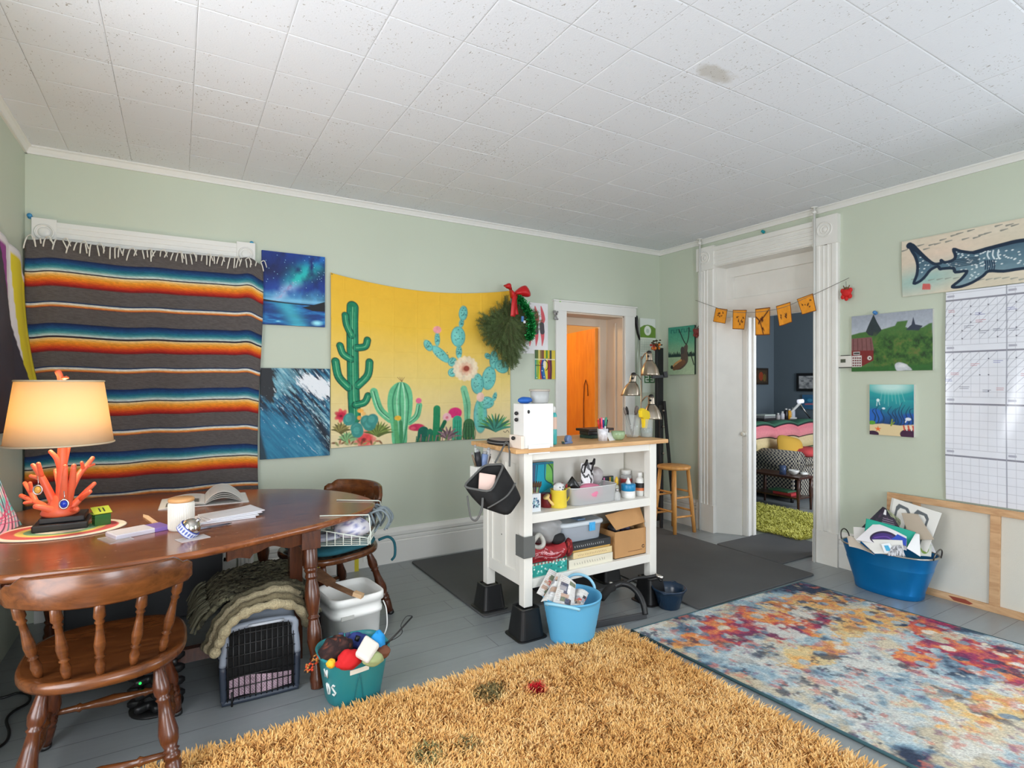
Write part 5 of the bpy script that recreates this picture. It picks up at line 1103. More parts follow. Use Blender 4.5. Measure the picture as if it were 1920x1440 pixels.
b = B(); b.lathe([(.046, 0), (.05, .006), (.05, .118), (.047, .122)], 40); b.build('body', mat('white_ceramic', (232, 228, 218), .3), t)
b = B()
for i in range(40): a = 2*PI*i/40; b.beam((.0503*math.cos(a), .0503*math.sin(a), .01), (.0503*math.cos(a), .0503*math.sin(a), .114), .002, .002)
b.build('ribs', mat('white_ceramic', (232, 228, 218), .3), t)
b = B(); b.lathe([(.049, .122), (.051, .126), (.051, .134), (.047, .138)], 32); b.build('lid', mat('beech_lid', (214, 160, 104), .5), t)
p = FZ(352, 1012, TZ)+Vector((.01, .035, 0)); t = thing('bauble', 'silver glass bauble with a blue patterned band lying on a card', 'bauble', (p.x, p.y, TZ+.0405), rot=(.5, .6, .5))
M_sil = mat('silver_glass', (206, 200, 192), .16, 1.)
b = B(); b.sph((0, 0, 0), .038, nu=28, nv=18); b.build('ball', M_sil, t)
P = Pic(4, 30, (214, 218, 226)); [P.ell(.1+.2*i, .5, .06, .3, (70, 90, 170)) for i in range(20)]; P.line([(0, .04), (4, .04)], .06, (70, 90, 180)); P.line([(0, .96), (4, .96)], .06, (70, 90, 180))
b = B(); b.sheet(lambda U, V: ((.0395*np.cos(U*2*PI), .0395*np.sin(U*2*PI), -.02+.03*V-.008)), P.w, P.h, 0, P.img); b.build('band', M_paper, t, solid=.003)
b = B(); b.cyl((0, 0, .036), (0, 0, .046), .008); b.tube([(.005*math.cos(a), 0, .05+.005*math.sin(a)) for a in np.linspace(0, 2*PI, 13)[:-1]], .001, 5, loop=True); b.build('cap', mat('silver', (200, 200, 204), .25, 1.), t)
pc = FZ(362, 1012, TZ); b = B(); b.at((pc.x, pc.y+.02, TZ), (0, 0, .35)); b.box(-.055, .055, -.035, .035, 0, .0018)
tag(b.build('place_card', mat('grey_card', (196, 190, 190), .5)), 'small pale card under the silver bauble', 'card')
# open magazine
mg = Vector((.13, 3.47, TZ)); t = thing('open_magazine', 'open white magazine with its right pages arched, at the back of the table', 'magazine', mg, math.radians(-2))
def pg(seed, dark):
    P = Pic(.75, 90, (228, 226, 222)); r = np.random.default_rng(seed)
    for i in range(14): P.line([(.08, .12+i*.055), (.08+.55*(.7+.3*r.random()), .12+i*.055)], .006, (150, 150, 154))
    if dark: P.poly([(.1, .55), (.65, .55), (.65, .92), (.1, .92)], (96, 96, 92)); P.ell(.3, .7, .12, .1, (150, 150, 90))
    return P
for s, hgt, sd in ((-1, .012, 1), (1, .055, 2)):
    P = pg(sd, s < 0)
    b = B()
    for lay in range(4):
        k = 1-.12*lay*(s > 0); hh = hgt*(1-.16*lay)
        def f(U, V, s=s, hh=hh, lay=lay): return s*(.205*U-.012*lay*(s > 0)*0), -.14+.28*(1-V), .004+hh*np.sin(np.clip(U*1.15, 0, 1)*PI)**.8*(1.15-.25*U)+.008*(1-U)-.0016*lay
        b.sheet(f, P.w, P.h, 0, P.img if lay == 0 else np.tile(lin((222, 220, 214)), (P.h, P.w, 1)))
    b.build('pages', M_paper, t, solid=.0008)
b = B(); b.box(-.208, .208, -.142, .142, 0, .003); b.build('cover', mat('magazine_cover', (206, 206, 204), .3), t)
r = np.random.default_rng(4)
for i in range(4):
    b = B(); b.at((.19+.012*i, 2.97+.01*i, TZ+.0005+.0052*i), (0, 0, .1+.10*i-.05*(i % 2)))
    P = Pic(1.5, 24, (226, 226, 232)); P.line([(.1, .2), (1.3, .2)], .012, (180, 180, 190)); P.line([(.1, .4), (1.0, .4)], .012, (180, 180, 190))
    b.pic(P, (-.125, .075, .004), (.125, .075, .004), (-.125, -.075, .004), off=lambda U, V: .006*(U**6)*(1-V))
    tag(b.build('paper_sheet', M_paper, solid=.004), 'loose white paper in the small pile on the table behind the bauble', 'paper', 'paper pile on the table')
t = thing('pen', 'dark slim pen lying in front of the paper pile on the table', 'pen', FZ(405, 988, TZ)+Vector((0, 0, .005)), math.radians(18))
b = B(); b.cyl((-.06, 0, 0), (.05, 0, 0), .0042); b.build('barrel', mat('grey_barrel', (90, 90, 104), .3), t); b = B(); b.cyl((.05, 0, 0), (.068, 0, 0), .004, .001); b.build('tip', M_black, t); b = B(); b.cyl((-.075, 0, 0), (-.02, 0, 0), .0052); b.build('cap', mat('grey_cap', (120, 120, 130), .3), t)
# ---------------------------------------------------------------- white kitchen cart
M_cart = mat('white_cart_paint', (232, 230, 222), .4, bump=.01, bs=40)
M_butch = wood('pale_worktop', (196, 146, 96), (226, 184, 130), .45, 6, (1, 7, 7), bump=.02)
CX0, CX1, CY0, CY1, CM = 1.615, 2.605, 2.57, 3.045, 2.83
S1, S2, WT = .66, .305, 1.025
t = thing('kitchen_cart', 'white open kitchen cart with wooden top standing on black risers', 'cart', (2.11, 2.81, .16)); o = np.array([2.11, 2.81, .16])
def cbx(b, x0, x1, y0, y1, z0, z1): b.box(x0-o[0], x1-o[0], y0-o[1], y1-o[1], z0-o[2], z1-o[2])
for x in (CX0, CX1-.055):
    for y in (CY0, CY1-.055): b = B(); cbx(b, x, x+.055, y, y+.055, .16, 1.0); b.build('leg', M_cart, t, bevel=.003)
b = B(); cbx(b, 1.552, 2.69, 2.55, 3.085, 1.0, WT); b.build('worktop', M_butch, t, bevel=.004)
for z0, z1 in ((S1-.05, S1), (S2-.05, S2)): b = B(); cbx(b, CX0+.03, CX1-.03, CY0+.006, CY1-.006, z0, z1); b.build('shelf', M_cart, t, bevel=.002)
b = B(); cbx(b, CX0+.05, CX1-.05, CY0+.008, CY0+.028, .957, 1.0); b.build('top_rail', M_cart, t, bevel=.002)
b = B(); cbx(b, CX0+.04, CX1-.04, CM, CM+.012, S2, 1.0); b.build('back_panel', M_cart, t)
for x0, s in ((CX0+.016, -1), (CX1-.028, 1)):
    b = B(); cbx(b, x0, x0+.012, CY0+.05, CY1-.05, .262, 1.0)
    xa, xb = (x0-.008, x0) if s < 0 else (x0+.012, x0+.02)
    for y0, y1, z0, z1 in ((CY0+.05, CY1-.05, .262, .33), (CY0+.05, CY1-.05, .93, 1.0), (CY0+.05, CY0+.10, .33, .93), (CY1-.10, CY1-.05, .33, .93), (2.785, 2.83, .33, .93)): cbx(b, xa, xb, y0, y1, z0, z1)
    b.build('side_panel', M_cart, t, bevel=.002)
b = B(); b.sph((CX0+.012-o[0], 2.83-o[1], .50-o[2]), .006); b.build('panel_hole', M_black, t)
b = B(); b.prism([(-.042, -.06), (-.030, -.072), (.030, -.072), (.042, -.06), (.042, .055), (-.042, .055)], 0, .005)
M_felt = mat('grey_felt', (96, 98, 96), .9)
g = B(); g.box(1.602, 1.607, 2.556, 2.64, .445, .548); g.box(1.602, 1.676, 2.553, 2.558, .432, .548); g.box(1.602, 1.607, 2.556, 2.64, .432, .445)
tag(g.build('scratch_pad', M_felt, bevel=.002), 'grey felt pad wrapped around the front left leg of the cart', 'pad')
RS = {(CX0+.0275, CY0+.0275): 'black furniture riser under the front left leg of the cart, behind the light blue tub', (CX0+.0275, CY1-.0275): 'black furniture riser under the rear left leg of the cart, on the dark mat', (CX1-.0275, CY0+.0275): 'black furniture riser under the front right leg of the cart, beside the navy bowl', (CX1-.0275, CY1-.0275): 'black furniture riser under the rear right leg of the cart'}
for (x, y), l in RS.items():
    zb = .0125 if y > 2.9 or x > 2.5 and y > 2.9 else 0
    b = B(); R = []
    for q, z in ((.092, zb), (.092, zb+.006), (.078, zb+.008), (.060, .150), (.060, .1585), (.045, .1585), (.045, .150)): R.append([(x+a, y+c, z) for a, c in sellipse(q, q, 32, 7)])
    b.rings(R, 0, False); tag(b.build('furniture_riser', M_black, bevel=.002), l, 'riser', 'bed risers under the cart')
def cxz(px, py, y): p = BW(px, py, y); return p.x, p.z
def tin(name, label, cat, x, y, z, parts, group=None, rot=None):
    """a round container: parts = list of (part name, material, profile, sides)"""
    t = thing(name, label, cat, (x, y, z), group=group, rot=rot)
    for n, m, pr, *k in parts:
        b = B(); kw = k[0] if k else {}; b.lathe(pr, kw.get('n', 24), (kw.get('x', 0), kw.get('y', 0), 0), 0, kw.get('caps', (True, True)), kw.get('sx', 1), kw.get('sy', 1)); b.build(n, m, t, solid=kw.get('solid', 0))
    return t
M_clear = mat('clear_glass', (226, 232, 228), .05, trans=.0, alpha=.22, spec=.6); M_clearp = mat('clear_plastic_tub', (220, 222, 222), .18, alpha=.42)
M_wht = mat('white_plastic', (232, 231, 226), .35); M_steel = mat('brushed_steel', (190, 186, 178), .28, 1.)
# --- on the worktop
x0, x1 = cxz(975, 0, 2.6)[0], cxz(1030, 0, 2.6)[0]
t = thing('mini_cabinet', 'white mini drawer cabinet with black knobs at the front left of the cart top', 'cabinet', ((x0+x1)/2, 2.6, WT)); hw = (x1-x0)/2
b = B(); b.box(-hw, hw, -.04, .07, 0, .243); b.build('body', M_wht, t, bevel=.003)
b = B(); b.box(-hw-.02, -hw, -.045, .08, 0, .07); b.build('drawer', mat('warm_white', (236, 222, 208), .4), t, bevel=.002)
for z in (.19, .155, .055): b = B(); b.sph((-hw-.012-(.02 if z < .1 else 0), .02, z), .011, nu=10, nv=7); b.build('knob', M_black, t)
for z in (.2,): b = B(); b.sph((-hw+.03, -.041, z), .008, (1, .5, 1.3)); b.build('keyhole', M_black, t)
b = B(); b.box(-hw+.025, hw-.03, -.0485, -.046, -.03, .02); b.build('hanging_paper', mat('white_sheet', (236, 238, 242), .6), t)
bx_, bz = cxz(986, 755, 2.62); crumple('blue_rag', (bx_, 2.63, 1.268+.018), (.085, .06, .034), 'crumpled blue cloth on the white mini cabinet', 'cloth', mat('royal_blue_cloth', (24, 92, 176), .6), 5)
tin('plastic_tub', 'clear empty plastic tub upside on the white mini cabinet', 'tub', cxz(1012, 0, 2.64)[0], 2.64, 1.2685, [('body', M_clearp, [(.044, 0), (.05, .004), (.056, .07)], dict(caps=(True, False), solid=.0015)), ('rim', mat('grey_clear_rim', (176, 168, 156), .3), [(.0565, .066), (.060, .069), (.060, .075), (.0565, .078)])])
xx = cxz(1038, 0, 2.66)[0]; tin('glue_bottle', 'slim turquoise bottle with white cap beside the white mini cabinet', 'bottle', xx, 2.66, WT, [('body', mat('turquoise_plastic', (70, 178, 176), .25), [(.017, 0), (.019, .006), (.019, .17), (.013, .185)]), ('cap', M_wht, [(.012, .185), (.012, .215), (.006, .222)]), ('label', mat('pale_label', (226, 190, 170), .5), [(.0194, .09), (.0194, .16)], dict(caps=(False, False)))])
px_ = cxz(928, 0, 2.86)[0]; t = thing('zip_pouch', 'flat black round zip pouch lying at the left end of the cart top', 'pouch', (1.635, 2.84, WT))
b = B(); R = [[(x*q, y*q, z) for x, y in sellipse(.075, .11, 36, 2.6)] for q, z in ((.93, 0), (1, .006), (1, .02), (.95, .027), (.5, .029))]; b.rings(R); b.build('body', mat('black_canvas', (30, 29, 30), .8), t)
b = B(); R = [[(x*q, y*q, z) for x, y in sellipse(.068, .10, 36, 2.6)] for q, z in ((.97, .0265), (1, .0285), (.9, .0305), (.4, .031))]; b.rings(R); b.build('top_panel', mat('taupe_mesh', (156, 142, 132), .8), t)
b = B(); b.tube([(x*1.01, y*1.01, .013) for x, y in sellipse(.075, .11, 36, 2.6)], .003, 6, loop=True); b.build('zip', mat('grey_zip', (120, 120, 120), .5), t)
tx = cxz(1069, 0, 2.64)[0]; t = thing('tape_dispenser', 'small blue grey tape dispenser near the front edge of the cart top', 'tape dispenser', (tx, 2.66, WT), .3)
b = B(); b.cyl((0, -.012, .026), (0, .012, .026), .024, n=20); b.box(-.045, .03, -.013, .013, 0, .012); b.build('body', mat('blue_grey_plastic', (110, 130, 168), .3), t, bevel=.003)
b = B(); b.cyl((0, -.009, .026), (0, .0125, .026), .015, n=18); b.build('roll', mat('amber_tape', (150, 140, 120), .3), t); b = B(); b.box(-.05, -.044, -.011, .011, .006, .016); b.build('cutter', M_steel, t)
ax = cxz(1115, 0, 2.86)[0]
for k, (dx, dz, c, l, sz, a) in enumerate([(0, 0, (44, 74, 66), 'dark green notebook at the bottom of the dark stack on the cart top', (.15, .11, .022), .1), (.006, .0225, (34, 30, 34), 'black case in the middle of the dark stack on the cart top', (.17, .10, .024), -.05), (.01, .047, (44, 26, 22), 'dark brown tray on top of the dark stack on the cart top', (.22, .13, .016), .06)]):
    b = B(); b.at((ax+dx, 2.87, WT+dz), (0, 0, a)); b.box(-sz[0]/2, sz[0]/2, -sz[1]/2, sz[1]/2, 0, sz[2]); tag(b.build(('notebook', 'flat_case', 'shallow_tray')[k], mat('dark_stack_%d' % k, c, .4), bevel=.003), l, ('notebook', 'case', 'tray')[k])
mxx = cxz(1130, 0, 2.68)[0]; t = thing('marker_cup', 'white cup of coloured markers in the middle of the cart top', 'cup', (mxx, 2.68, WT))
b = B(); b.lathe([(.030, 0), (.036, .075)], 6, caps=(True, False)); b.build('cup', mat('patterned_white', (214, 212, 216), .5, var=.25, vs=40), t, solid=.002)
MK = [((206, 40, 40), -.022, .0), ((236, 120, 60), -.012, .01), ((230, 80, 110), -.016, -.012), ((44, 66, 150), .004, .0), ((40, 44, 110), .0, .014), ((60, 150, 120), .010, -.008), ((30, 30, 34), .024, .004), ((226, 226, 226), .015, .014)]
for k, (c, x, y) in enumerate(MK):
    m = thing('marker', 'marker pen standing in the white cup on the cart top', 'marker', (mxx, 2.68, WT+.004), group='markers in the white cup')
    b = B(); p0, p1 = Vector((x*.5, y*.5, 0)), Vector((x*1.7, y*1.7, .125+.008*(k % 3))); b.cyl(p0, p0.lerp(p1, .62), .0055, n=8); b.build('barrel', mat('marker_white', (222, 222, 224), .4) if k % 2 else mat('mk_%d' % k, c, .4), m)
    b = B(); b.cyl(p0.lerp(p1, .62), p1, .0062, n=8); b.build('cap', mat('mk_%d' % k, c, .4), m)
b = B(); b.at((mxx+.062, 2.66, WT), (-.5, 0, .2)); b.box(-.03, .03, 0, .0015, 0, .055); tag(b.build('folded_card', mat('white_card', (226, 224, 222), .6)), 'small white card propped beside the marker cup', 'card')
gx = cxz(1161, 0, 2.66)[0]; tin('green_bowl', 'small pale green ceramic bowl on the cart top beside the glass jars', 'bowl', gx, 2.67, WT, [('bowl', mat('celadon_glaze', (150, 172, 132), .2, var=.12, vs=30), [(.026, 0), (.038, .012), (.044, .035), (.043, .055), (.039, .055), (.038, .03), (.01, .012)])])
jx = cxz(1182, 0, 2.78)[0]; t = tin('glass_jar', 'clear flared glass jar holding paint brushes at the right of the cart top', 'jar', jx, 2.76, WT, [('glass', M_clear, [(.036, 0), (.042, .01), (.052, .15)], dict(caps=(True, False), solid=.002))])
for k, (a, e, c) in enumerate([(2.6, .35, (150, 140, 134)), (2.2, .28, (44, 40, 40)), (0.2, .2, (96, 74, 70)), (.5, .25, (110, 84, 80)), (5.5, .22, (86, 70, 70))]):
    p = Vector((jx, 2.76, WT+.006)); d = Vector((math.sin(e)*math.cos(a), math.sin(e)*math.sin(a)*.5, math.cos(e))); m = thing('paint_brush', 'paint brush leaning in the flared glass jar on the cart top', 'brush', p, group='brushes in the flared glass jar')
    b = B(); b.cyl((0, 0, 0), d*.15, .004, .0055, 8); b.build('handle', mat('br_%d' % k, c, .5), m); b = B(); b.turn(d*.15, d*.205, [(0, .0055), (.3, .009), (.8, .008), (1, .003)], 8); b.build('bristles', mat('bristle_%d' % (k % 2), ((120, 110, 104), (50, 46, 44))[k % 2], .9), m)
jx2 = cxz(1212, 0, 2.72)[0]; t = tin('glass_tumbler', 'glass tumbler holding a yellow sponge at the right end of the cart top', 'tumbler', jx2, 2.72, WT, [('glass', M_clear, [(.036, 0), (.039, .006), (.044, .12)], dict(caps=(True, False), solid=.002)), ('water', mat('cloudy_water', (150, 164, 160), .1, alpha=.55), [(.036, .006), (.041, .06)])])
b = B(); P0 = [(-.098, .052), (-.06, .070), (.0, .056), (.055, .042), (.07, .005), (.03, -.02), (-.002, -.085), (-.03, -.06), (-.045, .0), (-.085, .01)]
b.at((jx2-.012, 2.72, WT+.125), (PI/2, 0, .45)); b.prism(P0, -.013, .013); tag(b.build('sponge', mat('yellow_sponge', (240, 206, 36), .9, bump=.6, bs=150), bevel=.006), 'bright yellow sponge cloth stuffed in the glass tumbler', 'sponge')
# --- upper shelf
x0 = cxz(998, 0, 2.78)[0]; x1 = cxz(1036, 0, 2.79)[0]; zt = cxz(1015, 866, 2.80)[1]
P = Pic(.68, 90, (0, 160, 190)); P.poly([(0, 0), (.12, 0), (.05, 1), (0, 1)], (70, 96, 130)); P.poly([(.45, 0), (.68, 0), (.68, .6), (.42, .45)], (120, 196, 90)); P.poly([(.55, .0), (.68, 0), (.68, .3)], (90, 160, 60)); P.poly([(.14, .04), (.4, .05), (.42, .42), (.64, .58), (.34, .72), (.2, .98), (.08, .9)], (0, 168, 196))
P.curve([(.4, .05), (.41, .42), (.64, .58), (.3, .74)], .012, (10, 70, 90)); P.line([(.17, .04), (.06, .9)], .012, (20, 60, 90)); P.poly([(.3, .74), (.64, .6), (.66, .9), (.3, .98)], (90, 190, 206)); P.curve([(.5, .03), (.64, .2), (.66, .5)], .014, (20, 60, 50)); P.line([(.0, .03), (.68, .03)], .02, (30, 110, 150))
b = B(); hh = zt-S1; b.box(x0, x1, 2.781, 2.80, S1, zt); b.pic(P, (x0, 2.780, zt), (x1, 2.780, zt), (x0, 2.780, S1), m=1); tag(b.build('teal_painting', [mat('dark_green_edge', (36, 56, 46), .5), M_paint]), 'small teal and green abstract canvas standing at the left end of the upper shelf', 'painting')
x0 = cxz(996, 0, 2.62)[0]; x1 = cxz(1014, 0, 2.62)[0]; zt = cxz(1005, 926, 2.62)[1]
t = thing('brush_box', 'white box with blue flower print holding brushes, on the upper shelf', 'box', ((x0+x1)/2, 2.645, S1)); hw = (x1-x0)/2
P = Pic(.62, 60, (226, 230, 234)); r = np.random.default_rng(1); [P.ell(.1+.42*r.random(), .25+.5*r.random(), .05, .05, ((50, 74, 110), (110, 150, 180), (30, 50, 84), (150, 190, 196))[i % 4]) for i in range(40)]
H = zt-S1; b = B(); b.box(-hw, hw, -.0235, .025, 0, H, C=lin((226, 226, 228))); b.pic(P, (-hw, -.0243, H), (hw, -.0243, H), (-hw, -.0243, 0)); b.build('carton', M_paper, t)
for k in range(7):
    m = thing('paint_brush', 'paint brush standing in the blue flowered box on the upper shelf', 'brush', ((x0+x1)/2-.02+.008*k, 2.65, S1+H-.02), group='brushes in the flowered box')
    e = -.15+.09*k; d = Vector((math.sin(e), .1, math.cos(e))); b = B(); b.cyl((0, 0, 0), d*.05, .003, n=7); b.build('handle', mat('bw_%d' % (k % 3), ((150, 90, 50), (110, 60, 40), (190, 200, 80))[k % 3], .5), m); b = B(); b.turn(d*.05, d*.085, [(0, .004), (.4, .008), (1, .003)], 8); b.build('bristles', mat('brown_bristle', (96, 70, 50), .9), m)
tin('red_tin', 'dark red tin with a pale arrow sticker between the flowered box and yellow can', 'tin', cxz(1025, 0, 2.70)[0], 2.70, S1, [('body', mat('dark_red', (122, 24, 30), .4), [(.037, 0), (.039, .003), (.039, .075), (.036, .078)])])
yx = cxz(1047, 0, 2.66)[0]; M_yel = mat('yellow_enamel', (232, 206, 66), .35)
t = thing('watering_can', 'small yellow watering can stuffed with craft bits on the upper shelf', 'watering can', (yx, 2.66, S1))
b = B(); b.lathe([(.048, 0), (.05, .004), (.047, .098), (.049, .103)], 28, caps=(True, False)); b.build('body', M_yel, t, solid=.002)
b = B(); b.tube(smooth([(-.045, -.012, .02), (-.068, -.016, .04), (-.088, -.02, .062)], 5), [.009]*5+[.007]*6, 10); b.turn((-.088, -.02, .06), (-.1, -.022, .074), [(0, .008), (1, .022)], 14); b.build('spout', mat('pale_yellow', (240, 206, 130), .35), t)
b = B(); b.tube(smooth([(.045, 0, .09), (.078, 0, .105), (.086, 0, .08), (.07, 0, .04), (.048, 0, .02)], 5), .007, 8, flat=.5); b.build('handle', M_yel, t)
t = thing('plush_dog', 'white spotted plush dog head sticking out of the yellow watering can', 'plush toy', (yx-.005, 2.65, S1+.115)); M_pl = mat('white_plush', (226, 226, 224), .9, bump=.5, bs=120)
b = B(); b.sph((0, 0, 0), .032, (1.1, .9, .9)); b.sph((0, -.024, -.008), .014); b.build('head', M_pl, t); b = B(); b.sph((-.03, 0, .0), .014, (.5, .6, 1.3)); b.build('ear', M_pl, t); b = B(); b.sph((.03, 0, .0), .014, (.5, .6, 1.3)); b.build('ear', M_pl, t)
b = B(); b.sph((-.012, -.029, .006), .0035); b.build('eye', M_black, t); b = B(); b.sph((.012, -.029, .006), .0035); b.build('eye', M_black, t); b = B(); b.sph((0, -.038, -.006), .004); b.build('nose', M_black, t)
for k in range(6):
    a = k*1.05; p = Vector((yx+.028*math.cos(a)+.012, 2.66+.026*math.sin(a), S1+.05)); m = thing('paint_brush', 'short brush standing in the yellow watering can', 'brush', p, group='brushes in the yellow watering can'); d = Vector((.25*math.cos(a)+.15, .1, 1)).normalized()
    b = B(); b.cyl((0, 0, 0), d*.06, .0032, n=7); b.build('handle', mat('bw_%d' % (k % 3), (150, 90, 50), .5), m); b = B(); b.turn(d*.06, d*.085, [(0, .004), (.4, .007), (1, .003)], 8); b.build('bristles', mat(('brown_bristle', 'red_paint_tip')[k % 2], ((96, 70, 50), (150, 40, 40))[k % 2], .9), m)
# clear bin with bags
bx0, bx1 = cxz(1064, 0, 2.66)[0], cxz(1150, 0, 2.66)[0]; bc = (bx0+bx1)/2; bw = (bx1-bx0)/2; bh = .10
t = thing('clear_bin', 'clear plastic bin of craft bags in the middle of the upper shelf', 'bin', (bc, 2.69, S1))
b = B(); R = [[(x, y, z) for x, y in sellipse(bw*q, .085*q, 44, 6)] for q, z in ((.9, .0), (.93, .004), (.99, bh), (1.0, bh+.004))]; b.rings(R, caps=(True, False)); b.build('tub', M_clearp, t, solid=.002)
b = B(); b.tube([(x, y, bh+.003) for x, y in sellipse(bw, .085, 44, 6)], .003, 6, loop=True); b.build('rim', mat('clear_rim', (206, 208, 208), .2), t)
def zeb(D, r): v = np.sin(D[:, 2]*12+3*np.sin(D[:, 0]*5)); C = np.tile(lin((224, 222, 222)), (len(D), 1)); C[v > .1] = lin((26, 24, 26)); return C
M_bag = colmat('foil_bag', .3)
zx = cxz(1100, 0, 2.70)[0]
b = B(); P = Pic(.62, 70, (222, 220, 222)); P.mix((np.sin(P.X*18+4*np.sin(P.Y*9)+P.n(4, 4, 3)*9) > .25)*1., (26, 24, 28)); P.poly([(0, .72), (.62, .66), (.62, .8), (0, .86)], (206, 80, 80)); P.poly([(0, .84), (.62, .78), (.62, 1), (0, 1)], (40, 30, 44))
for sgn in (-1, 1): b.pic(P, (zx-.045, 2.70, S1+.235), (zx+.05, 2.70, S1+.235), (zx-.04, 2.70, S1+.03), off=lambda U, V, s=sgn: s*.024*np.sin(PI*U)*np.clip(V*1.6, 0, 1)*np.clip((1.02-V)*3, 0, 1))
tag(b.build('zebra_bag', M_bag), 'black and white striped bag sticking out of the clear bin', 'bag')
for px, py, l in ((1098, 868, 'left'), (1112, 866, 'right')):
    p = BW(px, py, 2.69); b = B(); b.turn((p.x-.012, 2.69, p.z-.06), (p.x+.012, 2.69, p.z+.02), [(0, .004), (.5, .005), (.62, .011), (1, .006)], 8); tag(b.build('feather_pick', mat('black_feather', (28, 27, 28), .7)), 'black feather stick rising from the striped bag in the clear bin', 'feather', 'feather sticks in the clear bin')
bx = cxz(1080, 0, 2.67)[0]; b = B(); b.at((bx, 2.67, S1+.10), (0, -.9, 0)); R = [[(x, y, z) for x, y in sellipse(q, w, 20)] for q, w, z in ((.012, .008, -.06), (.02, .014, -.02), (.03, .016, .03), (.036, .006, .065))]; b.rings(R); tag(b.build('black_pouch', mat('black_foil', (20, 20, 20), .25)), 'black glossy pouch leaning out of the left end of the clear bin', 'pouch')
crumple('pink_tissue', (cxz(1105, 0, 2.66)[0], 2.665, S1+.062), (.19, .11, .10), 'pink tissue paper bundle inside the clear bin', 'tissue paper', mat('pink_tissue', (222, 130, 160), .8), 6)
crumple('net_bag', (cxz(1122, 0, 2.72)[0], 2.745, S1+.14), (.10, .06, .11), 'grey clear bag bulging behind the clear bin', 'bag', mat('grey_clear_bag', (176, 170, 170), .3), 9)
mk = cxz(1140, 0, 2.77)[0]; b = B(); P = Pic(1.3, 40, (40, 40, 50)); [P.poly([(.1+.24*i, .1), (.26+.24*i, .1), (.26+.24*i, .9), (.1+.24*i, .9)], c) for i, c in enumerate([(220, 120, 170), (30, 60, 60), (24, 24, 30), (200, 160, 50), (60, 120, 80)])]
zt = cxz(1140, 893, 2.77)[1]; b.box(mk-.045, mk+.045, 2.77, 2.785, S1, zt-.001, C=lin((60, 50, 70))); b.pic(P, (mk-.045, 2.769, zt), (mk+.045, 2.769, zt), (mk-.045, 2.769, zt-.06)); tag(b.build('chalk_pack', M_paper), 'upright pack of coloured chalks behind the clear bin', 'pack')
tin('yellow_bottle', 'yellow nozzle bottle between the clear bin and the blue glue tub', 'bottle', cxz(1156, 0, 2.72)[0], 2.72, S1, [('body', mat('pale_bottle', (214, 216, 200), .3), [(.014, 0), (.016, .004), (.016, .06), (.008, .075)]), ('cap', mat('yellow_cap', (232, 190, 60), .35), [(.010, .075), (.013, .085), (.012, .105), (.004, .125)])])
tin('clear_bottle', 'tiny clear glass bottle at the right front corner of the clear bin', 'bottle', cxz(1157, 0, 2.625)[0], 2.625, S1, [('body', M_clearp, [(.019, 0), (.021, .004), (.021, .04), (.009, .056)]), ('cap', mat('silver', (200, 200, 204), .25, 1.), [(.010, .056), (.010, .072)])])
tin('pill_jar', 'clear jar with a red label and white lid at the back of the upper shelf', 'jar', cxz(1174, 0, 2.78)[0], 2.78, S1, [('body', M_clearp, [(.034, 0), (.036, .004), (.036, .11), (.029, .122)]), ('label', mat('red_label', (166, 60, 60), .5), [(.0365, .03), (.0365, .095)], dict(caps=(False, False))), ('lid', M_wht, [(.031, .122), (.031, .148), (.028, .15)])])
tin('glue_tub', 'white tub with a bright blue lid and white nozzle on the upper shelf', 'tub', cxz(1179, 0, 2.65)[0], 2.655, S1, [('body', M_wht, [(.04, 0), (.044, .004), (.044, .045)]), ('lid', mat('cyan_lid', (16, 128, 178), .35), [(.0445, .045), (.046, .048), (.046, .083), (.043, .087)]), ('nozzle', M_wht, [(.018, .087), (.014, .1), (.009, .112), (.006, .125)])])
tin('medicine_bottle', 'white bottle with black and orange label at the right end of the upper shelf', 'bottle', cxz(1201, 0, 2.66)[0], 2.665, S1, [('body', M_wht, [(.027, 0), (.030, .004), (.030, .085), (.024, .108), (.015, .118)]), ('label', mat('black_label', (46, 42, 42), .5), [(.0304, .052), (.0304, .083)], dict(caps=(False, False))), ('label_band', mat('orange_label', (222, 120, 70), .5), [(.0304, .034), (.0304, .052)], dict(caps=(False, False))), ('cap', M_wht, [(.017, .118), (.017, .146), (.014, .149)])])
# --- lower shelf
def box_(name, x0, x1, y0, y1, z0, z1, m, label, cat, bevel=.002, rz=0., group=None):
    c = ((x0+x1)/2, (y0+y1)/2, z0); b = B(); b.at(c, (0, 0, rz)); b.box(-(x1-x0)/2, (x1-x0)/2, -(y1-y0)/2, (y1-y0)/2, 0, z1-z0); return tag(b.build(name, m, bevel=bevel), label, cat, group)
gx0, gx1 = 1.674, cxz(1062, 0, 2.60)[0]
P = Pic(3.2, 50, (34, 150, 140)); r = np.random.default_rng(3); [P.ell(3.2*r.random(), r.random(), .07, .07, ((120, 206, 190), (20, 110, 104), (200, 230, 220))[i % 3]) for i in range(36)]
for i in range(22): P.poly([(i*.15, 0), (i*.15+.08, 0), (i*.15+.08, .16), (i*.15, .16)], ((190, 40, 40), (226, 210, 190))[i % 2])
b = B(); b.box(gx0, gx1, 2.596, 2.78, S2, S2+.075, C=lin((30, 130, 120))); b.pic(P, (gx0, 2.595, S2+.075), (gx1, 2.595, S2+.075), (gx0, 2.595, S2)); tag(b.build('gift_box', M_paper, bevel=0), 'teal patterned gift box at the left end of the lower shelf', 'gift box')
P = Pic(3.0, 50, (150, 10, 24)); P.mix(np.clip(P.n(14, 5, 2)*2-1, 0, 1), (90, 4, 14)); [P.curve([(3*r.random(), y), (3*r.random()*.05+x, y+.05), (x+.12, y-.06)], .012, (222, 170, 176)) for x, y in [(.2+.3*i, .35+.4*r.random()) for i in range(9)] for _ in (0,)][:0]
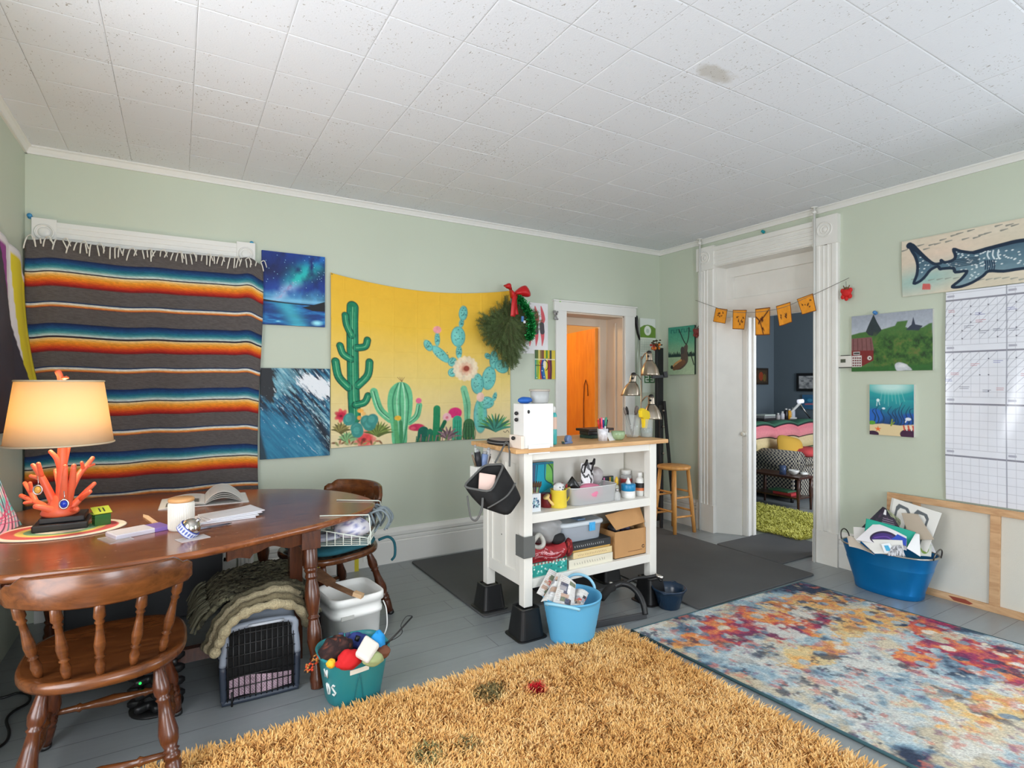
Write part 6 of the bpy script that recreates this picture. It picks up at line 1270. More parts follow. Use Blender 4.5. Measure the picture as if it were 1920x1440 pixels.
for i in range(16): x, y = 2.8*r.random(), .2+.7*r.random(); P.curve([(x, y), (x+.07, y-.09), (x+.14, y), (x+.18, y-.05)], .013, (226, 180, 184))
b = B(); R = []
f = lambda U, V: (gx0+(gx1-gx0)*(.02+.94*U), 2.60+.006*np.sin(U*9)-.02*np.sin(V*PI), S2+.077+.082*(1-V)+.008*np.sin(U*7))
b.sheet(f, P.w, P.h, 0, P.img); b.box(gx0+.006, gx1-.02, 2.603, 2.77, S2+.0765, S2+.155, C=lin((140, 12, 24))); tag(b.build('gift_bag', M_paper), 'shiny red patterned gift bag lying on the teal gift box', 'gift bag')
crumple('striped_ribbon', (cxz(1064, 0, 2.61)[0]+.012, 2.615, S2+.125), (.05, .05, .10), 'red and black ribbon bunch beside the cookbooks on the lower shelf', 'ribbon', M_cloth, 4, colf=motif((110, 20, 26), [(30, 26, 26), (190, 60, 50)]))
pbx = cxz(1022, 0, 2.66)[0]; crumple('plastic_bag', (pbx+.01, 2.68, S2+.155+.075), (.21, .14, .15), 'crumpled clear plastic bag on the red gift bag', 'plastic bag', mat('crumpled_clear_plastic', (196, 196, 196), .22, alpha=.55), 12, amp=.4, n=40)
b = B(); rp = Vector((cxz(1006, 0, 2.615)[0], 2.612, S2+.195)); b.tube([(rp.x+.034*math.cos(a), rp.y-.012+.012*math.sin(a*2), rp.z+.034*math.sin(a)) for a in np.linspace(0, 2*PI, 29)[:-1]], .013, 10, loop=True, flat=1.); tag(b.build('tape_roll', mat('silver_tape', (186, 184, 176), .35)), 'roll of pale tape in front of the plastic bag on the lower shelf', 'tape roll')
crumple('black_cloth', (cxz(1047, 0, 2.62)[0], 2.625, S2+.155+.03), (.09, .07, .06), 'small black cloth between the plastic bag and grey storage box', 'cloth', mat('black_cloth', (26, 26, 28), .8), 14)
kx0 = cxz(1066, 0, 2.60)[0]; kx1 = cxz(1146, 0, 2.60)[0]
def book(name, x0, x1, y0, z0, h, cov, label, marks=None, rz=0., pages=(226, 220, 200)):
    t = thing(name, label, 'book', ((x0+x1)/2, y0+.09, z0), rz, 'books on the lower shelf'); w = (x1-x0)/2
    P = Pic(2*w/h, 26, cov); r = np.random.default_rng(int(h*1e5))
    if marks:
        for i in range(int(P.A*2.2)): x = P.A*.12+i*.36; x < P.A*.85 and P.line([(x, .38+.1*r.random()), (x+.14*r.random(), .62)], .045, marks, al=.8)
    b = B(); b.box(-w, w, -.088, .09, 0, .003, C=lin(cov)); b.box(-w, w, -.088, .09, h-.003, h, C=lin(cov)); b.pic(P, (-w, -.0895, h), (w, -.0895, h), (-w, -.0895, 0)); b.box(-w, w, -.089, -.085, 0, h, C=lin(cov)); b.build('cover', M_paper, t)
    b = B(); b.box(-w+.004, w-.004, -.084, .086, .003, h-.003); b.build('pages', mat('page_block', pages, .8), t)
book('thick_cookbook', kx0+.004, kx1+.012, 2.60, S2, .052, (222, 216, 196), 'thick cream book at the bottom of the book stack on the lower shelf', (150, 146, 130))
book('cookbook', kx0+.038, kx1+.01, 2.604, S2+.0525, .036, (226, 202, 150), 'tan cookbook second from the bottom of the book stack', (150, 110, 80))
book('thin_cookbook', kx0+.04, kx1, 2.612, S2+.089, .014, (212, 168, 88), 'thin mustard book third from the bottom of the book stack')
book('black_book', kx0+.01, kx1-.004, 2.60, S2+.1035, .042, (44, 46, 48), 'black book with white drawings on top of the book stack', (190, 190, 190))
sx0, sx1 = cxz(1052, 0, 2.62)[0], cxz(1133, 0, 2.62)[0]; t = thing('storage_box', 'translucent grey lidded storage box with blue clip on the book stack', 'storage box', ((sx0+sx1)/2, 2.70, S2+.146)); w = (sx1-sx0)/2
M_gbox = mat('translucent_grey', (176, 184, 194), .3, alpha=.8)
b = B(); R = [[(x, y, z) for x, y in sellipse(w*q, .088*q, 44, 6)] for q, z in ((.86, 0), (.88, .004), (.94, .088), (.95, .092))]; b.rings(R); b.build('body', M_gbox, t)
b = B(); R = [[(x, y, z) for x, y in sellipse(w*q, .09*q, 44, 6)] for q, z in ((1.0, .09), (1.02, .094), (1.01, .108), (.9, .116), (.86, .113), (.3, .113))]; b.rings(R); b.build('lid', mat('frosted_lid', (196, 204, 210), .35), t)
b = B(); b.box(.35*w-.02, .35*w+.022, -.098, -.088, .055, .105); b.box(.35*w-.012, .35*w+.014, -.102, -.097, .065, .09); b.build('clip', mat('sky_blue_clip', (70, 168, 222), .3), t, bevel=.002)
b = B(); b.box(-.1*w, .25*w, -.05, .03, .113, .121); b.build('handle', mat('blue_grey_handle', (110, 140, 170), .4), t, bevel=.003)
cx0, cx1 = cxz(1150, 0, 2.62)[0], 2.545; zt = S2+.165; M_cb = mat('cardboard', (186, 140, 90), .8, var=.06, vs=8)
t = thing('cardboard_box', 'brown cardboard box with one flap up at the right end of the lower shelf', 'box', ((cx0+cx1)/2, 2.70, S2)); w = (cx1-cx0)/2; h = .165
b = B()
for q in ((-w, w, -.095, -.091), (-w, w, .101, .105)): b.box(q[0], q[1], q[2], q[3], 0, h)
for q in (-w, w-.004): b.box(q, q+.004, -.091, .101, 0, h)
b.box(-w, w, -.095, .105, 0, .004); b.build('walls', M_cb, t)
b = B(); b.add([(-w-.05, -.06, h+.105), (w-.012, -.05, h+.125), (w, -.085, h+.03), (-w+.01, -.092, h+.012)], [(0, 1, 2, 3)], 0, False); b.build('flap', M_cb, t, solid=.004)
b = B(); b.add([(w-.012, .1, h+.11), (w-.012, -.05, h+.125), (w, -.09, h), (w, .1, h)], [(0, 1, 2, 3)], 0, False); b.build('side_flap', M_cb, t, solid=.004)
b = B(); b.at((w-.022, -.0955, .05), (PI/2, 0, 0)); b.tube([(.009*math.cos(a), .009*math.sin(a), 0) for a in np.linspace(.4, 6, 16)], .0022, 5); b.build('printed_mark', mat('dark_print', (54, 44, 38), .8), t)
b = B(); b.box(-.02, w-.03, -.0958, -.0950, .03, .033); b.build('printed_line', mat('brown_print', (120, 84, 50), .8), t)
for k, (dx, c) in enumerate(((-.07, (60, 60, 66)), (-.02, (40, 34, 60)), (.04, (70, 66, 90)), (.085, (110, 80, 40)))): crumple('craft_scrap', (t.location.x+dx*.8, 2.70, S2+h-.005), (.055, .09, .045), ('grey', 'dark navy', 'violet', 'brown')[k]+' craft scrap inside the cardboard box', 'craft scrap', mat('scrap_%d' % k, c, .5), 30+k, group='scraps in the cardboard box')
# --- hanging tote and caddy on the left side
D_ = lambda px, py, d: np.array(tuple(AT(px, py, d)))
rim = [D_(867, 913, 2.84), D_(908, 872, 2.98), D_(946, 870, 2.96), D_(921, 923, 2.79)]; bot = [D_(897, 948, 2.84), D_(930, 925, 2.95), D_(979, 930, 2.92), D_(953, 967, 2.79)]
t = thing('tote_bag', 'black tote bag with grey trim hanging from the left corner of the cart', 'bag', tuple(np.mean(rim+bot, 0))); tl = np.array(tuple(t.location))
def ringq(q, k, bulge): # rounded ring through four corners
    out = []
    for i in range(4):
        a, c = q[i], q[(i+1) % 4]
        for j in range(k): out.append(a+(c-a)*j/k)
    out = np.array(out); ctr = out.mean(0); sm = out.copy()
    for _ in range(2): sm = (np.roll(sm, 1, 0)+2*sm+np.roll(sm, -1, 0))/4
    return sm+(sm-ctr)*bulge
R = [ringq([np.array(bot[i])*(1-f)+np.array(rim[i])*f for i in range(4)], 7, .05*math.sin(PI*f))-tl for f in np.linspace(0, 1, 8)]
b = B(); b.rings(R, caps=(True, False)); b.build('body', mat('black_canvas_bag', (13, 13, 14), .8, bump=.2, bs=300), t, solid=.004)
M_gt = mat('grey_webbing', (92, 92, 90), .8); b = B(); b.tube(R[-1], .006, 8, loop=True); b.build('rim_trim', M_gt, t)
def dt(cx, cy, d): return D_(860+cx/5.54, 800+cy/5.54, d)-tl
b = B(); b.tube(smooth([dt(300, 845, 2.775), dt(400, 790, 2.775), dt(500, 720, 2.80), dt(560, 640, 2.85), dt(585, 590, 2.88)], 5), .0075, 8, flat=.5); b.build('side_strap', M_gt, t)
b = B(); b.tube(smooth([dt(380, 372, 2.96), dt(440, 260, 3.03), dt(488, 168, 3.09), dt(515, 176, 3.09), dt(530, 280, 3.02), dt(528, 410, 2.95)], 6), .006, 8, flat=.6); b.build('handle', M_gt, t)
b = B(); b.tube(smooth([dt(250, 740, 2.80), dt(240, 850, 2.77), dt(200, 950, 2.76), dt(160, 972, 2.77), dt(120, 920, 2.79), dt(90, 720, 2.83)], 6), .006, 8, flat=.6); b.build('handle', M_gt, t)
q = [D_(899, 888, 2.93), D_(931, 893, 2.92), D_(925, 926, 2.87), D_(897, 922, 2.88)]; b = B(); cq = np.mean(q, 0); b.add([tuple(v) for v in q], [(0, 1, 2, 3)], 0, False)
tag(b.build('pink_case', mat('blush_plastic', (226, 196, 184), .4), solid=.02, bevel=.006), 'blush pink flat case standing inside the black tote bag', 'case')
hx = AT(902, 872, 3.13); t = thing('hanging_caddy', 'white caddy of brushes hooked on the rear left corner of the cart', 'caddy', (hx.x, hx.y, hx.z-.06))
b = B(); b.box(-.05, .05, -.04, .04, -.05, .055); b.build('tub', M_wht, t, bevel=.004)
for k, (dx, dz, c, s) in enumerate([(-.045, .10, (120, 100, 80), .006), (-.02, .115, (30, 30, 36), .018), (.02, .10, (120, 140, 180), .02), (.04, .12, (190, 190, 190), .012), (.046, .085, (70, 50, 40), .008), (-.03, .14, (170, 176, 170), .008)]):
    m = thing('craft_tool', ('brown stick', 'black bottle', 'blue tube', 'grey tube', 'dark brown stick', 'pale stick')[k]+' standing in the white caddy behind the tote bag', 'tool', (hx.x+dx*.7, hx.y, hx.z-.01), group='tools in the white caddy')
    b = B(); b.cyl((0, 0, 0), (dx*.5, 0, dz-.03), s, n=10); b.build('shaft', mat('tool_%d' % k, c, .5), m); b = B(); b.cyl((dx*.5, 0, dz-.03), (dx*.55, 0, dz-.015), s*.7, n=10); b.build('tip', mat('tool_tip', (150, 150, 150), .5), m)
# ---------------------------------------------------------------- floor mats
def mat_(x0, x1, y0, y1, label, h=.012, r=.03):
    b = B(); w, d = (x1-x0)/2, (y1-y0)/2; P0 = []
    for sx, sy, a0 in ((1, 1, 0), (-1, 1, 90), (-1, -1, 180), (1, -1, 270)):
        for k in range(6): a = math.radians(a0+18*k); P0.append((sx*(w-r)+r*math.cos(a), sy*(d-r)+r*math.sin(a)))
    b.at(((x0+x1)/2, (y0+y1)/2, 0)); b.prism(P0, .0, h); return tag(b.build('foam_mat', M_dark, bevel=.003), label, 'floor mat', 'dark foam floor mats')
mat_(1.545, 2.70, 2.895, 4.10, 'dark grey foam floor mat under the left rear of the cart'); mat_(2.72, 3.935, 2.33, 4.12, 'large dark grey foam floor mat between the cart, stool and patterned rug'); mat_(3.95, 4.72, 2.60, 3.21, 'dark grey foam floor mat lying through the tall white doorway')
# ---------------------------------------------------------------- tubs
def tub_grid(prof, n, sx, sy, p=2.0):
    return [[(x, y, z) for x, y in sellipse(r*sx, r*sy, n, p)] for r, z in prof]
M_sky = mat('sky_blue_rubber', (96, 178, 220), .45, bump=.02, bs=20)
tb = Vector((1.835, 2.435, 0)); t = thing('flexible_tub', 'light blue flexible tub of newspapers in front of the cart', 'tub', tb)
b = B(); prof = [(.112, .0), (.118, .004)]+[(.119+.039*k/14+.0012*(k % 2)*(3 < k < 12), .012+.216*k/14) for k in range(15)]+[(.161, .230), (.161, .238), (.155, .238), (.152, .224), (.113, .012), (.02, .008)]
b.rings(tub_grid(prof, 56, 1, 1)); b.build('tub', M_sky, t)
for s in (-1, 1):
    a0 = math.radians(35); d = Vector((math.cos(a0), math.sin(a0), 0)); n2 = Vector((-d.y, d.x, 0)); b = B()
    pts = [d*s*.148+n2*c*.085+Vector((0, 0, z)) for c, z in ((-1, .22), (-.95, .25), (-.6, .285), (0, .298), (.6, .285), (.95, .25), (1, .22))]
    if s < 0: pts = [Vector((p.x*(1+.25*(p.z-.22)/.08), p.y*(1+.25*(p.z-.22)/.08), .22+(p.z-.22)*.28)) for p in pts]
    b.tube(smooth(pts, 5), .008, 8); b.build('handle', mat('pale_blue_rubber', (150, 206, 232), .45), t)
def newsprint(seed, base=(206, 204, 200), tone=0):
    P = Pic(.75, 80, base); r = np.random.default_rng(seed); pal = [(60, 66, 90), (150, 120, 100), (96, 110, 86), (180, 150, 130), (40, 40, 46), (150, 150, 156), (190, 80, 70), (226, 226, 224)]
    for i in range(9):
        x, y, w, h = .05+.5*r.random(), .05+.75*r.random(), .12+.25*r.random(), .08+.2*r.random(); c = pal[int(r.integers(8))]; P.poly([(x, y), (x+w, y), (x+w, y+h), (x, y+h)], c)
    P.mix(np.clip(P.n(14, 16, seed, 4, .7)*2-1, 0, 1)*.7, pal[seed % 5])
    for i in range(14): y = .05+.065*i; P.line([(.06, y), (.06+.5*r.random(), y)], .005, (90, 90, 96), al=.7)
    return P
def sheet4(name, c, P, label, cat, group=None, bow=.01, m=None, th=.0012):
    """a sheet of paper given by its four corners (top left, top right, bottom right, bottom left)"""
    b = B(); b.pic(P, c[0], c[1], c[3], off=lambda U, V: bow*np.sin(PI*U)*(1-.3*V), p11=c[2]); return tag(b.build(name, m or M_paper, solid=th), label, cat, group)
def px4(*q): return [AT(*k) for k in q]
NP = [((1030, 1066, 3.09), (1052, 1082, 3.10), (1030, 1128, 3.02), (1006, 1112, 3.01), 'newspaper with dark blue photos standing at the left of the light blue tub'), ((1040, 1086, 3.03), (1056, 1074, 3.02), (1046, 1132, 2.95), (1014, 1128, 2.95), 'brown printed flyer standing behind the front newspaper in the light blue tub'),
      ((1052, 1076, 2.99), (1080, 1094, 2.98), (1076, 1138, 2.92), (1036, 1130, 2.92), 'folded grey newspaper in the centre of the light blue tub'), ((1080, 1104, 3.00), (1104, 1112, 2.99), (1092, 1138, 2.93), (1068, 1136, 2.93), 'folded cream newspaper at the right of the light blue tub')]
for k, q in enumerate(NP): sheet4('newspaper', px4(*q[:4]), newsprint(k+1), q[4], 'newspaper', 'newspapers in the light blue tub', .02, th=.004)
# navy bowl
M_navy = mat('navy_plastic', (18, 42, 64), .25); t = thing('plastic_bowl', 'dark navy plastic bowl with lip handles on the floor beside the cart', 'bowl', (2.605, 2.465, 0))
b = B(); b.rings(tub_grid([(.060, 0), (.064, .004), (.086, .085), (.099, .112), (.105, .116), (.104, .124), (.097, .124), (.082, .09), (.058, .012), (.01, .01)], 44, 1, 1)); b.build('bowl', M_navy, t)
for a in (.5, 3.64): b = B(); b.tube(smooth([(.10*math.cos(a-.35), .10*math.sin(a-.35), .118), (.122*math.cos(a), .122*math.sin(a), .120), (.10*math.cos(a+.35), .10*math.sin(a+.35), .118)], 6), .005, 7); b.build('lip_handle', M_navy, t)
# curved black exercise bar
t = thing('exercise_bar', 'black curved metal bar frame with grip and flat base on the floor under the cart', 'exercise bar', FZ(1165, 1168)); L0 = t.location.copy()
f = lambda px, py, z: tuple(FZ(px, py, z)-L0)
b = B(); b.tube(smooth([f(1210, 1152, .03), f(1206, 1132, .085), f(1196, 1112, .135), f(1180, 1098, .17), f(1162, 1095, .18), f(1142, 1104, .17)], 6), .0175, 12); b.build('arc_tube', M_black, t)
b = B(); b.tube([f(1150, 1100, .175), f(1140, 1106, .165), f(1128, 1121, .14)], .023, 12); b.build('grip', mat('black_foam', (26, 26, 26), .9), t)
b = B(); b.beam(f(1112, 1172, .02), f(1212, 1153, .02), .012, .035); b.build('base_bar', mat('grey_bar', (74, 74, 76), .4, .3), t, bevel=.002)
b = B(); b.tube(smooth([f(1165, 1096, .18), f(1190, 1085, .19), f(1215, 1082, .19), f(1232, 1080, .185), f(1240, 1090, .16)], 5), .010, 10); b.build('rear_tube', M_black, t)
b = B(); b.cyl(f(1228, 1078, .19), f(1243, 1084, .18), .012, n=10); b.build('chrome_clamp', M_steel, t)
b = B(); b.cyl(f(1142, 1092, .185), f(1148, 1094, .18), .009, n=8); b.build('bolt', M_steel, t)
b = B(); b.lathe([(.10, .0), (.105, .01), (.105, .03), (.10, .035)], 28, (2.62, 3.30, .013)); tag(b.build('cork_disc', mat('cork', (170, 150, 124), .9, var=.12, vs=40)), 'round beige cork disc on the mat beneath the right end of the cart', 'disc')
box_('storage_case', 2.02, 2.40, 2.95, 3.25, .0125, .20, mat('dark_case', (38, 38, 40), .5), 'dark case lying on the mat underneath the cart', 'case', .01)
# ---------------------------------------------------------------- oval metal tub with papers, canvas behind it
M_blue = mat('blue_metal', (14, 122, 190), .28, .5, bump=.02, bs=30); oc = Vector((4.055, 1.905, 0)); t = thing('metal_tub', 'oval glossy blue metal tub full of papers by the right wall', 'tub', oc)
b = B(); prof = [(.70, 0), (.715, .006), (.73, .03), (.735, .036), (.73, .042), (.90, .19), (.905, .197), (.90, .203), (.985, .276), (1.0, .282), (1.005, .29), (.985, .29), (.96, .27), (.70, .014), (.1, .012)]
b.rings(tub_grid(prof, 64, .165, .278, 2.5)); b.build('tub', M_blue, t)
b = B(); b.tube([(x, y, .288) for x, y in sellipse(.165*1.0, .278*1.0, 64, 2.5)], .006, 8, loop=True); b.build('rolled_rim', M_steel, t)
for s in (-1, 1):
    b = B(); b.tube([(.0+.05*math.cos(a), s*(.281+.012*math.sin(a*1.0)), .30+.05*math.sin(a)) for a in np.linspace(-.3, PI+.3, 15)], .0045, 8); b.build('ring_handle', mat('dark_steel', (110, 108, 104), .35, 1.), t)
def plain(c, h=40, A=1.3, fn=None):
    P = Pic(A, h, c)
    if fn: fn(P)
    return P
def f_mag(P): P.mix(np.clip(P.n(8, 6, 3)*2-1, 0, 1)*.8, (96, 60, 90)); P.poly([(.5, .06), (.72, .06), (.72, .26), (.5, .26)], (226, 224, 224)); [P.line([(.55, .4+.08*i), (1.1, .4+.08*i)], .01, (150, 130, 150)) for i in range(5)]
def f_door(P):
    P.poly([(.0, .0), (.06, .0), (.06, 1), (0, 1)], (200, 198, 190))
    for x0 in (.12, .62):
        P.poly([(x0+.1, .10), (x0+.36, .14), (x0+.44, .24), (x0+.44, .95), (x0+.38, .95), (x0+.38, .28), (x0+.3, .2), (x0+.16, .2), (x0+.1, .3), (x0+.08, .95), (x0+.02, .95), (x0+.04, .2)], (92, 98, 102))
    P.ell(1.02, .72, .07, .06, (170, 160, 50)); P.line([(.7, .62), (1.0, .66)], .015, (60, 60, 60))
def f_purple(P): P.ell(.7, .62, .45, .42, (40, 24, 60)); P.ell(.7, .66, .38, .34, (60, 36, 110)); P.curve([(.4, .7), (.7, .5), (1, .75)], .03, (96, 60, 150))
def f_pho(P): P.poly([(.3, .2), (.9, .2), (.9, .8), (.3, .8)], (60, 160, 200))
def f_bw(P): P.mix(np.clip(P.n(20, 5, 2)*3-1.2, 0, 1), (40, 40, 44))
def f_grn(P): P.ell(.6, .5, .4, .35, (120, 150, 60))
PL = [((1672, 933, 3.76), (1766, 962, 3.52), (1738, 1036, 3.46), (1660, 1000, 3.70), plain((226, 224, 218), 90, 1.3, f_door), 'board', 'tall white board with grey arch shapes at the back of the blue metal tub', .0),
      ((1690, 962, 3.64), (1721, 964, 3.58), (1752, 1012, 3.45), (1706, 1012, 3.54), plain((176, 162, 144)), 'card', 'kraft brown paper behind the green folder in the blue metal tub', .005),
      ((1655, 950, 3.74), (1668, 958, 3.70), (1700, 1010, 3.60), (1612, 992, 3.70), plain((30, 26, 40), 70, 1.3, f_mag), 'magazine', 'dark purple magazine with barcode at the back left of the blue metal tub', .004),
      ((1662, 954, 3.70), (1694, 980, 3.66), (1716, 1010, 3.60), (1682, 990, 3.66), plain((150, 156, 120), 40, 1.3, f_bw), 'leaflet', 'narrow printed leaflet between the magazine and kraft paper in the blue metal tub', .004),
      ((1624, 972, 3.66), (1717, 998, 3.52), (1712, 1030, 3.48), (1620, 1006, 3.62), plain((10, 156, 132)), 'folder', 'bright green folder across the middle of the blue metal tub', .01),
      ((1600, 988, 3.72), (1624, 990, 3.68), (1612, 1020, 3.62), (1601, 1010, 3.66), plain((226, 222, 218)), 'envelope', 'white envelope at the far left end of the blue metal tub', .003),
      ((1640, 980, 3.63), (1700, 1006, 3.52), (1700, 1032, 3.46), (1604, 1012, 3.60), plain((220, 216, 218), 80, 1.3, f_purple), 'poster', 'white poster with a dark purple disc at the front of the blue metal tub', .012),
      ((1655, 990, 3.60), (1700, 1010, 3.50), (1699, 1024, 3.47), (1660, 1006, 3.55), plain((40, 74, 180)), 'card', 'royal blue card between the green folder and purple disc poster', .004),
      ((1612, 1012, 3.60), (1692, 1013, 3.48), (1695, 1040, 3.44), (1640, 1038, 3.50), plain((222, 220, 214)), 'envelope', 'long white envelope at the front of the blue metal tub', .006),
      ((1588, 1006, 3.70), (1604, 1010, 3.66), (1640, 1040, 3.55), (1592, 1024, 3.62), plain((206, 192, 176)), 'card', 'beige card curving along the left rim of the blue metal tub', .012),
      ((1652, 1020, 3.50), (1668, 1018, 3.49), (1680, 1038, 3.46), (1658, 1036, 3.48), plain((222, 226, 228), 40, 1.3, f_pho), 'postcard', 'postcard with a light blue picture in the front of the blue metal tub', .003),
      ((1672, 1024, 3.48), (1690, 1022, 3.46), (1698, 1044, 3.43), (1664, 1042, 3.46), plain((200, 200, 204), 50, 1.3, f_bw), 'flyer', 'black and white flyer in the front of the blue metal tub', .004),
      ((1716, 1000, 3.50), (1724, 1002, 3.48), (1726, 1044, 3.42), (1700, 1028, 3.45), plain((230, 230, 230)), 'envelope', 'upright white envelope right of the green folder in the blue metal tub', .003),
      ((1722, 1014, 3.54), (1748, 1022, 3.50), (1746, 1044, 3.46), (1722, 1042, 3.46), plain((196, 200, 190), 40, 1.3, f_grn), 'leaflet', 'leaflet with a green picture at the right end of the blue metal tub', .004),
      ((1720, 1008, 3.60), (1745, 1014, 3.58), (1756, 1038, 3.50), (1720, 1030, 3.54), plain((224, 224, 228)), 'plastic_sleeve', 'crumpled clear sleeve at the right end of the blue metal tub', .02)]
for q in PL: sheet4(q[5], px4(*q[:4]), q[4], q[6], q[5].replace('_', ' '), 'papers in the blue metal tub', q[7], th=.0015)
# back of a stretched canvas leaning on the wall
M_pine = wood('raw_pine', (186, 140, 98), (222, 182, 138), .7, 5, (6, 1, 6), bump=.05)
t = thing('leaning_canvas', 'large stretched canvas seen from the back, pine bars, leaning on the right wall', 'canvas', (4.214, 1.3, 0), rot=(0, math.radians(2.2), 0))
ya, yb, H = 2.0-1.3, .35-1.3, .625
b = B(); b.box(.018, .021, yb, ya, .006, H-.004); b.build('canvas_back', mat('primed_linen', (216, 212, 200), .9, bump=.2, bs=300), t)
for nm, y0, y1, z0, z1, x in (('bar', yb, ya, H-.042, H, 0), ('bar', yb, ya, 0, .042, 0), ('bar', ya-.042, ya, .042, H-.042, 0), ('bar', yb, yb+.042, .042, H-.042, 0), ('brace', .075, .125, .042, H-.042, .003), ('brace', .50, .545, .042, H-.042, .003), ('brace', -.45, -.40, .042, H-.042, .003)):
    b = B(); b.box(-.002+x, .018, y0, y1, z0, z1); b.build(nm, M_pine, t, bevel=.002)
b = B(); b.add([(-.0026, .30, .008), (-.0026, .33, .03), (-.0026, .24, .034), (-.0026, .20, .02), (-.0026, .22, .008)], [(0, 1, 2, 3, 4)], 0, False); b.build('paint_smear', mat('dried_red_paint', (150, 66, 44), .6), t)
# ---------------------------------------------------------------- stool
M_oak = wood('honey_stool_wood', (200, 136, 66), (226, 166, 92), .4, 6, (6, 6, 1.2), coat=.15); sc = Vector((3.995, 3.72, 0)); t = thing('stool', 'round honey coloured wooden stool in the corner by the doorway', 'stool', sc)
b = B(); b.lathe([(.135, .583), (.15, .588), (.153, .60), (.15, .612), (.14, .616), (.02, .614)], 36); b.build('seat', M_oak, t)
F = {}
for sx in (-1, 1):
    for sy in (-1, 1):
        z0 = .0125 if sc.x+sx*.13 < 3.935 else 0
        p0, p1 = Vector((sx*.088, sy*.088, .585)), Vector((sx*.128, sy*.130, z0)); F[sx, sy] = (p0, p1); b = B(); b.turn(p0, p1, [(0, .017), (.5, .019), (1, .017)], 12); b.build('leg', M_oak, t)
for a, c, f1 in (((-1, -1), (1, -1), .44), ((-1, 1), (1, 1), .44), ((-1, -1), (1, -1), .74), ((-1, 1), (1, 1), .74), ((-1, -1), (-1, 1), .36), ((1, -1), (1, 1), .36), ((-1, -1), (-1, 1), .66), ((1, -1), (1, 1), .66)):
    b = B(); b.cyl(F[a][0].lerp(F[a][1], f1), F[c][0].lerp(F[c][1], f1), .0095, n=10); b.build('rung', M_oak, t)
# ---------------------------------------------------------------- three headed floor lamp
lp = Vector((3.70, 3.84, 0)); t = thing('floor_lamp', 'floor lamp with three brushed steel bell shades behind the cart', 'lamp', (lp.x, lp.y, .0125)); M_shd = mat('ribbed_steel', (178, 166, 150), .3, 1.)
b = B(); b.lathe([(.12, 0), (.125, .008), (.12, .02), (.02, .03)], 28); b.build('base', M_steel, t); b = B(); b.cyl((0, 0, .02), (0, 0, 1.62), .008, n=10); b.build('pole', M_steel, t)
for px, py0, py1, d, tl_ in ((1217, 662, 704, 5.05, 0), (1188, 703, 742, 4.98, .06), (1221, 744, 786, 4.95, 0)):
    p0 = AT(px, py0, d); p1 = AT(px-(6 if tl_ else -2), py1, d); a = p0-t.location; c = p1-t.location
    b = B(); b.tube(smooth([(0, 0, a.z-.05), ((a.x)*.5, (a.y)*.5, a.z-.0), (a.x, a.y, a.z)], 5), .006, 8); b.build('arm', M_steel, t)
    sh = None; b = B(); n = 32; R = []; ax = (c-a)
    for q, r in ((.0, .022), (.06, .026), (.30, .027), (.36, .03), (.5, .052), (.72, .072), (.92, .080), (1, .084)):
        th = np.arange(n)*2*PI/n; rr = r*(1+.025*np.cos(th*12)*(q > .4)); cen = a+ax*q; R.append(np.stack([cen.x+rr*np.cos(th), cen.y+rr*np.sin(th), np.full(n, cen.z)], -1))
    b.rings(R, caps=(True, False)); sh = b.build('shade', M_shd, t, solid=.0015)
    b = B(); b.sph(tuple(a+ax*-.02), .024, (1, 1, .8)); b.build('cap', M_black, sh); b = B(); cen = a+ax*.34; b.tube([(cen.x+.03*math.cos(k), cen.y+.03*math.sin(k), cen.z) for k in np.linspace(0, 2*PI, 25)[:-1]], .0035, 6, loop=True); b.build('band', M_black, sh)
    b = B(); b.cyl(tuple(a+Vector((-.02, -.015, -.03))), tuple(a+Vector((-.045, -.03, -.03))), .009, n=10); b.build('switch_knob', M_black, sh)
# black folding easel in the corner
t = thing('easel', 'black folded easel standing in the corner behind the floor lamp', 'easel', (4.12, 4.03, 0)); M_ez = mat('black_easel_paint', (34, 35, 38), .45)
f = lambda px, py, d: tuple(AT(px, py, d)-t.location)
b = B(); b.beam((0, 0, .02), (0, 0, 1.735), .085, .035); b.build('mast', M_ez, t, bevel=.004)
b = B(); b.beam(f(1222, 707, 5.50), f(1251, 705, 5.50), .05, .03); b.build('tray', M_ez, t, bevel=.003); b = B(); b.beam(f(1244, 702, 5.47), f(1251, 701, 5.47), .03, .05); b.build('clamp', M_ez, t, bevel=.003)
for p0, p1 in (((1245, 752, 5.55), (1262, 945, 5.45)), ((1238, 760, 5.45), (1240, 990, 5.35))):
    b = B(); b.beam(f(*p0), f(*p1), .03, .02); b.build('leg', M_ez, t, bevel=.003)
for py in (770, 800, 828, 850): b = B(); b.cyl(f(1243, py, 5.43), f(1245, py, 5.38), .008, n=8); b.build('wing_nut', M_steel, t)
t = thing('dried_flowers', 'small bunch of dried red and orange flowers on top of the black easel', 'flowers', AT(1232, 655, 5.42)); r = np.random.default_rng(6)
b = B()
for i in range(14): d = Vector((r.normal(-.02, .03), r.normal(0, .02), .03+.07*r.random())); b.tube([(.03, 0, -.02), tuple(d*.5), tuple(d)], .0018, 5)
b.build('stems', mat('dry_stem', (70, 60, 40), .9), t)
for nm, c, k in (('red_blooms', (150, 46, 34), 12), ('orange_blooms', (206, 120, 50), 9), ('leaves', (62, 54, 34), 14)):
    b = B()
    for i in range(k): b.sph((r.normal(-.02 if nm != 'orange_blooms' else .01, .028), r.normal(0, .015), .0+.05*r.random() if nm != 'leaves' else .03+.06*r.random()), .010+.006*r.random(), (1, 1, .6 if nm == 'leaves' else 1), 7, 5)
    b.build(nm, mat(nm, c, .9), t)
